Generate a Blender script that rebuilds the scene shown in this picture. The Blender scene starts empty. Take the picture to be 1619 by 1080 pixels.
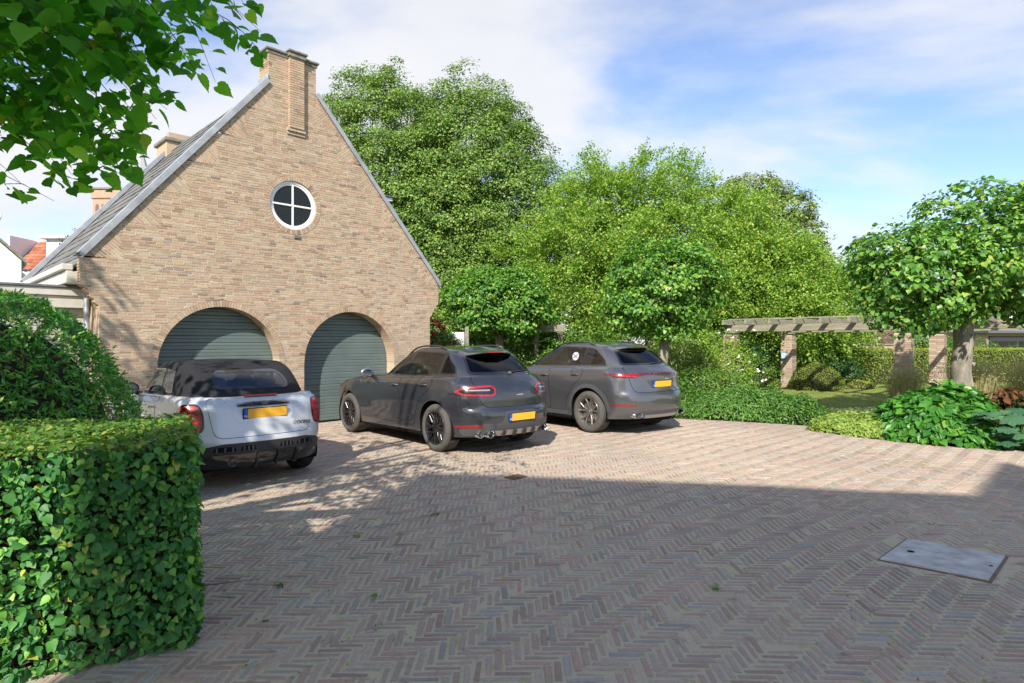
import bpy, bmesh, math, random
import numpy as np
from mathutils import Vector, Matrix, geometry
from mathutils.bvhtree import BVHTree

C = bpy.context.scene
COL = C.collection
R = math.radians
rnd = random.Random(7)

# ---------------------------------------------------------------- camera, sky, sun, exposure
cam = bpy.data.cameras.new('camera')
cam.sensor_width = 36.0
cam.lens = 975.0 / 1619.0 * 36.0
cam.clip_start = 0.05
cam.clip_end = 2000.0
cam.shift_y = 1.0 / 1619.0
camo = bpy.data.objects.new('camera', cam)
COL.objects.link(camo)
camo.location = (0, 0, 1.7)
camo.rotation_euler = (R(90), 0, 0)
C.camera = camo

SUN_OFF = R(13.0)                          # it stands a little to the left of straight behind
SUN_EL, SUN_AZ = R(37.0), R(180.0) + SUN_OFF          # the sun stands behind the viewpoint
world = bpy.data.worlds.new('World')
C.world = world
world.use_nodes = True
nt = world.node_tree
nt.nodes.clear()
def wn(t, **k):
    n = nt.nodes.new(t)
    for a, b in k.items():
        setattr(n, a, b)
    return n
sky = wn('ShaderNodeTexSky')
sky.sky_type = 'NISHITA'
sky.sun_disc = False
sky.sun_elevation = SUN_EL
sky.sun_rotation = SUN_AZ
sky.air_density = 1.0
sky.dust_density = 0.6
sky.ozone_density = 2.2
tc = wn('ShaderNodeTexCoord')
sep = wn('ShaderNodeSeparateXYZ')
nt.links.new(tc.outputs['Generated'], sep.inputs[0])
zc = wn('ShaderNodeMath', operation='MAXIMUM'); zc.inputs[1].default_value = 0.0
nt.links.new(sep.outputs['Z'], zc.inputs[0])
zo = wn('ShaderNodeMath', operation='ADD'); zo.inputs[1].default_value = 0.30
nt.links.new(zc.outputs[0], zo.inputs[0])
dx = wn('ShaderNodeMath', operation='DIVIDE'); dy = wn('ShaderNodeMath', operation='DIVIDE')
nt.links.new(sep.outputs['X'], dx.inputs[0]); nt.links.new(zo.outputs[0], dx.inputs[1])
nt.links.new(sep.outputs['Y'], dy.inputs[0]); nt.links.new(zo.outputs[0], dy.inputs[1])
cmb = wn('ShaderNodeCombineXYZ')
nt.links.new(dx.outputs[0], cmb.inputs[0]); nt.links.new(dy.outputs[0], cmb.inputs[1])
mp = wn('ShaderNodeMapping'); mp.inputs['Location'].default_value = (3.35, 1.1, 0.4)
mp.inputs['Rotation'].default_value = (0, 0, R(20)); mp.inputs['Scale'].default_value = (0.75, 1.2, 1)
nt.links.new(cmb.outputs[0], mp.inputs['Vector'])
cn = wn('ShaderNodeTexNoise'); cn.inputs['Scale'].default_value = 1.25; cn.inputs['Detail'].default_value = 7.0
cn.inputs['Roughness'].default_value = 0.52; cn.inputs['Distortion'].default_value = 0.25
nt.links.new(mp.outputs[0], cn.inputs['Vector'])
cr = wn('ShaderNodeValToRGB')
cr.color_ramp.elements[0].position = 0.37; cr.color_ramp.elements[0].color = (0, 0, 0, 1)
cr.color_ramp.elements[1].position = 0.57; cr.color_ramp.elements[1].color = (1, 1, 1, 1)
cr.color_ramp.interpolation = 'EASE'
nt.links.new(cn.outputs['Fac'], cr.inputs[0])
cn2 = wn('ShaderNodeTexNoise'); cn2.inputs['Scale'].default_value = 3.2; cn2.inputs['Detail'].default_value = 4.0
nt.links.new(mp.outputs[0], cn2.inputs['Vector'])
cc = wn('ShaderNodeMix', data_type='RGBA')
cc.inputs[6].default_value = (1.52, 1.54, 1.62, 1); cc.inputs[7].default_value = (1.94, 1.92, 1.92, 1)
nt.links.new(cn2.outputs['Fac'], cc.inputs[0])
cf = wn('ShaderNodeMath', operation='MULTIPLY'); cf.inputs[1].default_value = 0.92
nt.links.new(cr.outputs[0], cf.inputs[0])
mx = wn('ShaderNodeMix', data_type='RGBA')
tint = wn('ShaderNodeMix', data_type='RGBA', blend_type='MULTIPLY'); tint.inputs[0].default_value = 1.0
tint.inputs[7].default_value = (0.38, 0.385, 0.43, 1)
nt.links.new(sky.outputs[0], tint.inputs[6])
nt.links.new(cf.outputs[0], mx.inputs[0]); nt.links.new(tint.outputs[2], mx.inputs[6]); nt.links.new(cc.outputs[2], mx.inputs[7])
bg = wn('ShaderNodeBackground'); bg.inputs['Strength'].default_value = 0.15
nt.links.new(mx.outputs[2], bg.inputs['Color'])
wo = wn('ShaderNodeOutputWorld')
nt.links.new(bg.outputs[0], wo.inputs[0])

sl = bpy.data.lights.new('sun', 'SUN')
sl.energy = 2.0
sl.angle = R(0.5)
sl.color = (1.0, 0.94, 0.85)
so = bpy.data.objects.new('sun', sl)
COL.objects.link(so)
so.rotation_euler = (R(90) - SUN_EL, 0, -SUN_OFF)
C.view_settings.view_transform = 'Standard'
C.view_settings.look = 'None'
C.view_settings.exposure = 1.88
C.view_settings.gamma = 1.0
C.view_settings.use_curve_mapping = False
C.render.engine = 'CYCLES'
C.cycles.use_denoising = True
C.cycles.max_bounces = 8
C.cycles.diffuse_bounces = 4
C.cycles.glossy_bounces = 4
C.cycles.transmission_bounces = 6
C.cycles.transparent_max_bounces = 8
C.cycles.sample_clamp_indirect = 6.0

# ---------------------------------------------------------------- helpers
def project(p):
    """photograph pixel of a world point (only used to rank repeats by how large they show)"""
    return 809.5 + 975 * p[0] / p[1], 541 - 975 * (p[2] - 1.7) / p[1]

def in_frame(p, m=10):
    if p[1] < 0.3:
        return False
    x, y = project(p)
    return -m < x < 1619 + m and -m < y < 1080 + m

def thing(name, label, cat, loc=(0, 0, 0), rz=0.0, group=None):
    o = bpy.data.objects.new(name, None)
    COL.objects.link(o)
    o.location = loc
    o.rotation_euler = (0, 0, rz)
    o.empty_display_size = 0.2
    o['label'] = label
    o['category'] = cat
    if group:
        o['group'] = group
    return o

def link(name, me, parent=None, kind=None):
    o = bpy.data.objects.new(name, me)
    COL.objects.link(o)
    if parent:
        o.parent = parent
    if kind:
        o['kind'] = kind
    return o

def tag(o, label, cat, group=None):
    o['label'] = label
    o['category'] = cat
    if group:
        o['group'] = group
    return o

class MB:
    """collects faces, builds one mesh object"""
    def __init__(s):
        s.v = []; s.f = []; s.var = []; s.mi = []
    def face(s, pts, var=0.0, mi=0):
        i = len(s.v)
        s.v.extend([tuple(p) for p in pts])
        s.f.append(tuple(range(i, i + len(pts))))
        s.var.append(var); s.mi.append(mi)
    def mesh(s, pts, faces, var=0.0, mi=0):
        i = len(s.v)
        s.v.extend([tuple(p) for p in pts])
        for f in faces:
            s.f.append(tuple(i + k for k in f)); s.var.append(var); s.mi.append(mi)
    def box(s, x0, x1, y0, y1, z0, z1, var=0.0, mi=0, M=None):
        p = [(x0, y0, z0), (x1, y0, z0), (x1, y1, z0), (x0, y1, z0), (x0, y0, z1), (x1, y0, z1), (x1, y1, z1), (x0, y1, z1)]
        if M is not None:
            p = [M @ Vector(q) for q in p]
        s.mesh(p, [(0, 3, 2, 1), (4, 5, 6, 7), (0, 1, 5, 4), (1, 2, 6, 5), (2, 3, 7, 6), (3, 0, 4, 7)], var, mi)
    def bbox(s, x0, x1, y0, y1, z0, z1, b=0.01, var=0.0, mi=0, M=None):
        """box with chamfered edges"""
        pts = []; idx = {}
        for ax in range(3):
            for sx in (0, 1):
                for sy in (0, 1):
                    for sz in (0, 1):
                        q = [x1 if sx else x0, y1 if sy else y0, z1 if sz else z0]
                        sg = (sx, sy, sz)
                        for a in range(3):
                            if a != ax:
                                q[a] += -b if sg[a] else b
                        idx[(ax, sx, sy, sz)] = len(pts); pts.append(q)
        if M is not None:
            pts = [M @ Vector(q) for q in pts]
        F = []
        g = lambda ax, a, b_, c: idx[(ax, a, b_, c)]
        F.append([g(0, 0, 0, 0), g(0, 0, 0, 1), g(0, 0, 1, 1), g(0, 0, 1, 0)])
        F.append([g(0, 1, 0, 0), g(0, 1, 1, 0), g(0, 1, 1, 1), g(0, 1, 0, 1)])
        F.append([g(1, 0, 0, 0), g(1, 1, 0, 0), g(1, 1, 0, 1), g(1, 0, 0, 1)])
        F.append([g(1, 0, 1, 0), g(1, 0, 1, 1), g(1, 1, 1, 1), g(1, 1, 1, 0)])
        F.append([g(2, 0, 0, 0), g(2, 0, 1, 0), g(2, 1, 1, 0), g(2, 1, 0, 0)])
        F.append([g(2, 0, 0, 1), g(2, 1, 0, 1), g(2, 1, 1, 1), g(2, 0, 1, 1)])
        for sy in (0, 1):
            for sz in (0, 1):
                F.append([g(1, 0, sy, sz), g(1, 1, sy, sz), g(2, 1, sy, sz), g(2, 0, sy, sz)])
        for sx in (0, 1):
            for sz in (0, 1):
                F.append([g(0, sx, 0, sz), g(0, sx, 1, sz), g(2, sx, 1, sz), g(2, sx, 0, sz)])
        for sx in (0, 1):
            for sy in (0, 1):
                F.append([g(0, sx, sy, 0), g(0, sx, sy, 1), g(1, sx, sy, 1), g(1, sx, sy, 0)])
        for sx in (0, 1):
            for sy in (0, 1):
                for sz in (0, 1):
                    F.append([g(0, sx, sy, sz), g(1, sx, sy, sz), g(2, sx, sy, sz)])
        s.mesh(pts, F, var, mi)
    def tube(s, path, radii, n=10, var=0.0, mi=0, cap=True, wob=0.0, rg=None):
        """tapered tube along a polyline"""
        path = [Vector(p) for p in path]
        rings = []
        ref = Vector((0.31, 0.95, 0.05))
        for i, p in enumerate(path):
            d = (path[min(i + 1, len(path) - 1)] - path[max(i - 1, 0)]).normalized()
            a = d.cross(ref)
            if a.length < 1e-3:
                a = d.cross(Vector((1, 0, 0)))
            a.normalize(); b = d.cross(a)
            r = radii[i] if hasattr(radii, '__len__') else radii
            ring = []
            for k in range(n):
                t = 2 * math.pi * k / n
                rr = r * (1 + (rg.uniform(-wob, wob) if rg else 0))
                ring.append(p + a * (rr * math.cos(t)) + b * (rr * math.sin(t)))
            rings.append(ring)
        pts = [q for r_ in rings for q in r_]
        F = []
        for i in range(len(path) - 1):
            for k in range(n):
                k2 = (k + 1) % n
                F.append((i * n + k, i * n + k2, (i + 1) * n + k2, (i + 1) * n + k))
        if cap:
            F.append(tuple(range(n))[::-1]); F.append(tuple((len(path) - 1) * n + k for k in range(n)))
        s.mesh(pts, F, var, mi)
    def lathe_y(s, prof, n=32, mi=0, c=(0, 0, 0), closed=False):
        """profile (radius, y) revolved round the y axis"""
        m = len(prof)
        pts = []
        for k in range(n):
            t = 2 * math.pi * k / n
            for r, y in prof:
                pts.append((c[0] + r * math.cos(t), c[1] + y, c[2] + r * math.sin(t)))
        F = []
        for k in range(n):
            k2 = (k + 1) % n
            for j in range(m - 1 if not closed else m):
                j2 = (j + 1) % m
                F.append((k * m + j, k * m + j2, k2 * m + j2, k2 * m + j))
        s.mesh(pts, F, 0.0, mi)
    def prism(s, poly, y0, y1, mi=0, var=0.0):
        """polygon in (x,z) extruded along y"""
        n = len(poly)
        pts = [(x, y0, z) for x, z in poly] + [(x, y1, z) for x, z in poly]
        F = [tuple(range(n)), tuple(range(2 * n - 1, n - 1, -1))]
        for k in range(n):
            k2 = (k + 1) % n
            F.append((k2, k, n + k, n + k2))
        s.mesh(pts, F, var, mi)
    def make(s, name):
        me = bpy.data.meshes.new(name)
        me.from_pydata(s.v, [], s.f)
        me.update()
        a = me.attributes.new('var', 'FLOAT', 'FACE')
        a.data.foreach_set('value', np.array(s.var, dtype=np.float32))
        if any(s.mi):
            me.polygons.foreach_set('material_index', np.array(s.mi, dtype=np.int32))
        return me
    def build(s, name, mat, parent=None, smooth=False, kind=None, fix=True):
        me = s.make(name)
        if fix:
            bm = bmesh.new(); bm.from_mesh(me)
            bmesh.ops.remove_doubles(bm, verts=bm.verts, dist=1e-5)
            bmesh.ops.recalc_face_normals(bm, faces=bm.faces)
            bm.to_mesh(me); bm.free()
        for m in (mat if isinstance(mat, (list, tuple)) else [mat]):
            me.materials.append(m)
        if smooth:
            me.polygons.foreach_set('use_smooth', np.ones(len(me.polygons), dtype=bool))
            if smooth != 'all':
                me.set_sharp_from_angle(angle=R(smooth if not isinstance(smooth, bool) else 40))
        return link(name, me, parent, kind)

# ---------------------------------------------------------------- materials
def mat_new(name):
    m = bpy.data.materials.new(name)
    m.use_nodes = True
    t = m.node_tree
    b = t.nodes['Principled BSDF']
    return m, t, b

def node(t, typ, **k):
    n = t.nodes.new(typ)
    for a, b in k.items():
        setattr(n, a, b)
    return n

def ramp(t, stops, fac, interp='LINEAR'):
    r = node(t, 'ShaderNodeValToRGB')
    r.color_ramp.interpolation = interp
    e = r.color_ramp.elements
    while len(e) < len(stops):
        e.new(0.5)
    for i, (p, c) in enumerate(stops):
        e[i].position = p
        e[i].color = (c[0], c[1], c[2], 1)
    t.links.new(fac, r.inputs[0])
    return r.outputs[0]

def var_socket(t):
    """random number of a piece: its face value plus its object's own random"""
    a = node(t, 'ShaderNodeAttribute', attribute_name='var')
    o = node(t, 'ShaderNodeObjectInfo')
    s = node(t, 'ShaderNodeMath', operation='ADD')
    t.links.new(a.outputs['Fac'], s.inputs[0]); t.links.new(o.outputs['Random'], s.inputs[1])
    f = node(t, 'ShaderNodeMath', operation='FRACT')
    t.links.new(s.outputs[0], f.inputs[0])
    return f.outputs[0]

def noise(t, scale, detail=4, rough=0.55, coord='Object', stretch=None):
    tcn = node(t, 'ShaderNodeTexCoord')
    n = node(t, 'ShaderNodeTexNoise')
    n.inputs['Scale'].default_value = scale; n.inputs['Detail'].default_value = detail; n.inputs['Roughness'].default_value = rough
    src = tcn.outputs[coord]
    if stretch:
        mpn = node(t, 'ShaderNodeMapping'); mpn.inputs['Scale'].default_value = stretch
        t.links.new(src, mpn.inputs[0]); src = mpn.outputs[0]
    t.links.new(src, n.inputs['Vector'])
    return n.outputs['Fac']

def geo_noise(t, scale, detail=4, rough=0.55, stretch=None):
    g = node(t, 'ShaderNodeNewGeometry')
    n = node(t, 'ShaderNodeTexNoise')
    n.inputs['Scale'].default_value = scale; n.inputs['Detail'].default_value = detail; n.inputs['Roughness'].default_value = rough
    src = g.outputs['Position']
    if stretch:
        mpn = node(t, 'ShaderNodeMapping'); mpn.inputs['Scale'].default_value = stretch
        t.links.new(src, mpn.inputs[0]); src = mpn.outputs[0]
    t.links.new(src, n.inputs['Vector'])
    return n.outputs['Fac']

def mixc(t, fac, a, b, mode='MIX'):
    m = node(t, 'ShaderNodeMix', data_type='RGBA', blend_type=mode)
    for i, v in ((0, fac), (6, a), (7, b)):
        if isinstance(v, (int, float)):
            m.inputs[i].default_value = v
        elif isinstance(v, (tuple, list)):
            m.inputs[i].default_value = (v[0], v[1], v[2], 1)
        else:
            t.links.new(v, m.inputs[i])
    return m.outputs[2]

def bump(t, b, h, strength=0.4, dist=0.01):
    n = node(t, 'ShaderNodeBump')
    n.inputs['Strength'].default_value = strength; n.inputs['Distance'].default_value = dist
    t.links.new(h, n.inputs['Height']); t.links.new(n.outputs[0], b.inputs['Normal'])

def plain(name, col, rough=0.5, metal=0.0, coat=0.0, spec=0.5, nz=0.0, nscale=8.0):
    m, t, b = mat_new(name)
    b.inputs['Base Color'].default_value = (*col, 1)
    b.inputs['Roughness'].default_value = rough
    b.inputs['Metallic'].default_value = metal
    b.inputs['Coat Weight'].default_value = coat
    b.inputs['Coat Roughness'].default_value = 0.03
    b.inputs['Specular IOR Level'].default_value = spec
    if nz:
        f = geo_noise(t, nscale, 5)
        lo = tuple(c * (1 - nz) for c in col); hi = tuple(min(1, c * (1 + nz)) for c in col)
        t.links.new(ramp(t, [(0.3, lo), (0.7, hi)], f), b.inputs['Base Color'])
        bump(t, b, geo_noise(t, nscale * 6, 3), 0.15, 0.004)
    return m

LEAF_GAIN = 1.9
def leafy(name, stops, rough=0.45, trans=0.35, spec=0.4, tint=(1.15, 1.25, 0.5), gain=None):
    m, t, b = mat_new(name)
    v = var_socket(t)
    stops = [(q, tuple(min(.5, k * (gain or LEAF_GAIN)) for k in col)) for q, col in stops]
    c = ramp(t, stops, v)
    c = mixc(t, geo_noise(t, 1.1, 3), mixc(t, 1.0, c, (0.72, 0.80, 0.78), 'MULTIPLY'), mixc(t, 1.0, c, (1.2, 1.15, 1.05), 'MULTIPLY'))
    t.links.new(c, b.inputs['Base Color'])
    b.inputs['Roughness'].default_value = rough
    b.inputs['Specular IOR Level'].default_value = spec
    tr = node(t, 'ShaderNodeBsdfTranslucent')
    c2 = mixc(t, 1.0, c, tint, 'MULTIPLY')
    t.links.new(c2, tr.inputs['Color'])
    ms = node(t, 'ShaderNodeMixShader'); ms.inputs[0].default_value = trans
    t.links.new(b.outputs[0], ms.inputs[1]); t.links.new(tr.outputs[0], ms.inputs[2])
    t.links.new(ms.outputs[0], t.nodes['Material Output'].inputs[0])
    return m

def brick_mat(name, stops, nz=0.25, rough=0.9, bs=0.5, gain=1.0, sand=False):
    m, t, b = mat_new(name)
    stops = [(q, tuple(k * gain for k in col)) for q, col in stops]
    v = var_socket(t)
    c = ramp(t, stops, v, 'LINEAR')
    f = geo_noise(t, 45, 5, 0.65)
    c = mixc(t, f, mixc(t, 1.0, c, (1 - nz,) * 3, 'MULTIPLY'), mixc(t, 1.0, c, (1 + nz,) * 3, 'MULTIPLY'))
    f2 = geo_noise(t, 0.9, 6, 0.7)
    c = mixc(t, f2, mixc(t, 1.0, c, (0.80, 0.82, 0.86), 'MULTIPLY'), mixc(t, 1.0, c, (1.12, 1.1, 1.06), 'MULTIPLY'))
    if sand:
        # sand and moss trodden over the surface in patches, darker worn tracks
        g1 = ramp(t, [(0.42, (0, 0, 0)), (0.66, (1, 1, 1))], geo_noise(t, 1.3, 5, 0.65))
        g2 = ramp(t, [(0.38, (0, 0, 0)), (0.62, (1, 1, 1))], geo_noise(t, 38, 4, 0.7))
        fac = mixc(t, 1.0, g1, g2, 'MULTIPLY')
        sc_ = mixc(t, geo_noise(t, 5, 3), (0.44, 0.37, 0.285), (0.32, 0.30, 0.17))
        fm = mixc(t, 1.0, fac, (0.5, 0.5, 0.5), 'MULTIPLY')
        c = mixc(t, fm, c, sc_)
        wear = ramp(t, [(0.35, (0.80, 0.80, 0.81)), (0.6, (1.06, 1.05, 1.03))], geo_noise(t, 0.45, 5, 0.6, (1, .6, 1)))
        c = mixc(t, 1.0, c, wear, 'MULTIPLY')
    t.links.new(c, b.inputs['Base Color'])
    b.inputs['Roughness'].default_value = rough
    b.inputs['Specular IOR Level'].default_value = 0.25
    bump(t, b, geo_noise(t, 120, 4, 0.7), bs, 0.003)
    return m

M = {}
M['wall_brick'] = brick_mat('wall_brick', [(0.0, (0.30, 0.205, 0.14)), (0.12, (0.40, 0.29, 0.19)), (0.25, (0.42, 0.275, 0.19)), (0.4, (0.46, 0.345, 0.235)), (0.55, (0.40, 0.31, 0.225)), (0.7, (0.47, 0.325, 0.225)), (0.82, (0.44, 0.36, 0.235)), (0.92, (0.50, 0.40, 0.29)), (0.975, (0.33, 0.25, 0.195)), (0.99, (0.22, 0.16, 0.125)), (1.0, (0.36, 0.29, 0.23))], nz=0.27, gain=1.07)
M['mortar'] = plain('mortar', (0.66, 0.58, 0.455), 0.95, nz=0.12, nscale=6)
M['pier_brick'] = brick_mat('pier_brick', [(0, (0.33, 0.235, 0.175)), (0.5, (0.44, 0.335, 0.255)), (1, (0.50, 0.41, 0.32))])
M['paver'] = brick_mat('paver', [(0.0, (0.29, 0.205, 0.168)), (0.14, (0.37, 0.262, 0.22)), (0.32, (0.41, 0.292, 0.248)), (0.46, (0.36, 0.28, 0.24)), (0.58, (0.43, 0.355, 0.285)), (0.68, (0.27, 0.246, 0.222)), (0.78, (0.35, 0.325, 0.296)), (0.88, (0.42, 0.26, 0.215)), (0.94, (0.31, 0.217, 0.18)), (1.0, (0.48, 0.40, 0.315))], nz=0.42, sand=True, gain=1.04, rough=0.85, bs=0.8)
M['zinc'] = plain('zinc', (0.36, 0.38, 0.40), 0.55, 0.3, nz=0.2, nscale=5)
M['lead'] = plain('lead', (0.14, 0.15, 0.16), 0.6, 0.0, nz=0.25, nscale=6)
M['cap_stone'] = plain('cap_stone', (0.20, 0.19, 0.155), 0.9, nz=0.35, nscale=9)
M['roof_tile'] = brick_mat('roof_tile', [(0, (0.115, 0.115, 0.11)), (0.5, (0.16, 0.16, 0.152)), (1, (0.21, 0.205, 0.195))], rough=0.85)
M['red_tile'] = brick_mat('red_tile', [(0, (0.30, 0.10, 0.055)), (0.5, (0.42, 0.155, 0.085)), (1, (0.48, 0.21, 0.12))])
M['cream'] = plain('cream_paint', (0.56, 0.53, 0.47), 0.6, nz=0.06)
M['cream_board'] = plain('cream_board', (0.47, 0.44, 0.38), 0.65, nz=0.1)
M['white_paint'] = plain('white_paint', (0.80, 0.80, 0.78), 0.5)
M['white_wall'] = plain('white_wall', (0.78, 0.77, 0.75), 0.8, nz=0.05)
M['door_green'] = plain('door_green', (0.125, 0.165, 0.155), 0.45, nz=0.10, nscale=2.5)
M['dark_frame'] = plain('dark_frame', (0.03, 0.033, 0.036), 0.4)
M['bark'] = None
M['wood'] = None
def bark(name, a, b_, sc=6, st=(1, 1, 0.35)):
    m, t, b = mat_new(name)
    f = geo_noise(t, sc, 6, 0.65, st)
    c = ramp(t, [(0.3, a), (0.55, tuple((x + y) / 2 for x, y in zip(a, b_))), (0.72, b_)], f)
    f2 = geo_noise(t, 3.0, 4, 0.6)
    c = mixc(t, f2, c, mixc(t, 1.0, c, (0.8, 0.95, 0.75), 'MULTIPLY'))
    t.links.new(c, b.inputs['Base Color'])
    b.inputs['Roughness'].default_value = 0.9
    bump(t, b, geo_noise(t, sc * 3, 5, 0.7, st), 0.8, 0.03)
    return m
M['bark'] = bark('bark_pale', (0.13, 0.105, 0.09), (0.46, 0.39, 0.33), 9)
M['bark_dark'] = bark('bark_dark', (0.05, 0.042, 0.034), (0.13, 0.11, 0.09), 8)
M['wood'] = bark('weathered_timber', (0.22, 0.185, 0.145), (0.40, 0.345, 0.275), 5, (0.3, 0.3, 4))
M['wood_shade'] = bark('timber_shade', (0.12, 0.10, 0.08), (0.22, 0.185, 0.15), 5, (0.3, 0.3, 4))  # darker copy of the weathered timber, its shade put into the colour
# car materials
def paint(name, col, metal=0.6, rough=0.35, flake=True):
    m, t, b = mat_new(name)
    b.inputs['Base Color'].default_value = (*col, 1)
    b.inputs['Metallic'].default_value = metal
    b.inputs['Roughness'].default_value = rough
    b.inputs['Coat Weight'].default_value = 1.0
    b.inputs['Coat Roughness'].default_value = 0.025
    b.inputs['Coat IOR'].default_value = 1.55
    # road dust thins out upwards on the panels
    g = node(t, 'ShaderNodeNewGeometry'); sp = node(t, 'ShaderNodeSeparateXYZ'); t.links.new(g.outputs['Position'], sp.inputs[0])
    mr = node(t, 'ShaderNodeMapRange'); mr.inputs[1].default_value = 0.15; mr.inputs[2].default_value = 0.75; mr.inputs[3].default_value = 0.16; mr.inputs[4].default_value = 0.0
    t.links.new(sp.outputs['Z'], mr.inputs[0])
    mu = node(t, 'ShaderNodeMath', operation='MULTIPLY'); t.links.new(mr.outputs[0], mu.inputs[0]); t.links.new(geo_noise(t, 5, 5, 0.6), mu.inputs[1])
    c = mixc(t, mu.outputs[0], col, (0.25, 0.21, 0.17))
    t.links.new(c, b.inputs['Base Color'])
    return m
M['paint_a'] = paint('dark_grey_metallic_paint', (0.046, 0.049, 0.058), 0.5, 0.24)
M['paint_b'] = paint('mid_grey_metallic_paint', (0.125, 0.127, 0.136), 0.65, 0.27)
M['paint_c'] = paint('pale_silver_paint', (0.58, 0.58, 0.59), 0.2, 0.35)
M['plastic'] = plain('black_plastic', (0.025, 0.025, 0.027), 0.55)
M['plastic_grey'] = plain('grey_plastic', (0.075, 0.077, 0.082), 0.5, 0.2)
M['gloss_black'] = plain('gloss_black', (0.010, 0.010, 0.012), 0.12, 0, 1.0)
M['tyre'] = plain('tyre_rubber', (0.075, 0.069, 0.062), 0.85, nz=0.2, nscale=30)
M['tyre_clean'] = plain('tyre_black', (0.03, 0.03, 0.03), 0.8, nz=0.2, nscale=30)
M['rim_black'] = plain('rim_black', (0.02, 0.02, 0.021), 0.25, 0.2, 0.6)
M['rim_grey'] = plain('rim_grey', (0.24, 0.225, 0.205), 0.35, 0.7, 0.3)
M['disc'] = plain('brake_disc', (0.28, 0.26, 0.24), 0.45, 0.8)
M['chrome'] = plain('chrome', (0.62, 0.62, 0.63), 0.14, 1.0)
M['silver'] = plain('satin_silver', (0.42, 0.42, 0.43), 0.35, 0.9)
M['void'] = plain('dark_cavity', (0.008, 0.008, 0.008), 0.9, spec=0.1)
M['seat'] = plain('seat_leather', (0.035, 0.03, 0.028), 0.5)
M['seat_grey'] = plain('seat_fabric', (0.16, 0.14, 0.13), 0.7)
M['red_rest'] = plain('brown_headrest', (0.36, 0.13, 0.11), 0.6)
M['plate'] = plain('plate_yellow', (0.86, 0.45, 0.035), 0.4)
M['plate_blue'] = plain('plate_blue', (0.02, 0.10, 0.50), 0.4)
M['white_print'] = plain('white_print', (0.8, 0.8, 0.8), 0.5)
M['fabric'] = plain('black_soft_top', (0.020, 0.020, 0.023), 0.85, spec=0.25, nz=0.15, nscale=60)
def glassy(name, tint, alpha, rough=0.02, refl=0.85):
    m, t, b = mat_new(name)
    t.nodes.remove(b)
    tr = node(t, 'ShaderNodeBsdfTransparent'); tr.inputs[0].default_value = (*tint, 1)
    gl = node(t, 'ShaderNodeBsdfGlossy'); gl.inputs['Roughness'].default_value = rough; gl.inputs[0].default_value = (0.95, 0.97, 1, 1)
    fr = node(t, 'ShaderNodeFresnel'); fr.inputs[0].default_value = 1.5
    sc = node(t, 'ShaderNodeMath', operation='MULTIPLY_ADD'); sc.inputs[1].default_value = refl; sc.inputs[2].default_value = alpha
    t.links.new(fr.outputs[0], sc.inputs[0])
    ms = node(t, 'ShaderNodeMixShader')
    t.links.new(sc.outputs[0], ms.inputs[0]); t.links.new(tr.outputs[0], ms.inputs[1]); t.links.new(gl.outputs[0], ms.inputs[2])
    t.links.new(ms.outputs[0], t.nodes['Material Output'].inputs[0])
    return m
M['glass'] = glassy('clear_car_glass', (0.62, 0.68, 0.64), 0.06)
M['glass_dark'] = glassy('privacy_glass', (0.10, 0.105, 0.11), 0.01, refl=0.5)
M['glass_soft'] = glassy('soft_top_window', (0.55, 0.62, 0.68), 0.06)
m, t, b = mat_new('dark_window_pane')
b.inputs['Base Color'].default_value = (0.012, 0.015, 0.012, 1); b.inputs['Roughness'].default_value = 0.05; b.inputs['Specular IOR Level'].default_value = 0.4
bump(t, b, geo_noise(t, 2.2, 3), 0.25, 0.05)
M['pane'] = m
def lamp(name, col, dark):
    m, t, b = mat_new(name)
    f = noise(t, 14, 2, 0.5, 'Object', (1, 1, 3))
    t.links.new(ramp(t, [(0.4, dark), (0.6, col)], f), b.inputs['Base Color'])
    b.inputs['Roughness'].default_value = 0.2
    b.inputs['Coat Weight'].default_value = 1.0
    return m
M['lamp_red'] = lamp('red_lamp', (0.46, 0.012, 0.018), (0.26, 0.006, 0.010))
M['lamp_dark'] = lamp('dark_red_lamp', (0.16, 0.012, 0.014), (0.05, 0.006, 0.008))
M['reflector'] = lamp('red_reflector', (0.27, 0.014, 0.014), (0.19, 0.010, 0.010))
M['lamp_clear'] = plain('clear_lamp', (0.36, 0.27, 0.27), 0.15, 0.3, 1.0)

# ---------------------------------------------------------------- foliage tools
T_QUAD = (np.array([(0, 0, 0), (.5, .36, .07), (1, 0, -.06), (.5, -.36, .07)], float), [(0, 1, 2), (0, 2, 3)])
T_LONG = (np.array([(0, 0, 0), (.3, .15, .05), (.65, .14, .03), (1, 0, -.1), (.65, -.14, .03), (.3, -.15, .05), (.5, 0, 0)], float),
          [(0, 6, 1), (1, 6, 2), (2, 6, 3), (3, 6, 4), (4, 6, 5), (5, 6, 0)])
T_OVAL = (np.array([(0, 0, 0), (.16, .26, .06), (.55, .33, .06), (1, 0, -.12), (.55, -.33, .06), (.16, -.26, .06), (.5, 0, -.02)], float),
          [(0, 6, 1), (1, 6, 2), (2, 6, 3), (3, 6, 4), (4, 6, 5), (5, 6, 0)])
_h = [(0.03, 0.0), (-0.08, .20), (0.02, .40), (.20, .50), (.33, .455), (.40, .48), (.52, .38), (.66, .31), (.70, .24), (.84, .10), (1.02, 0.0)]
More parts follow.
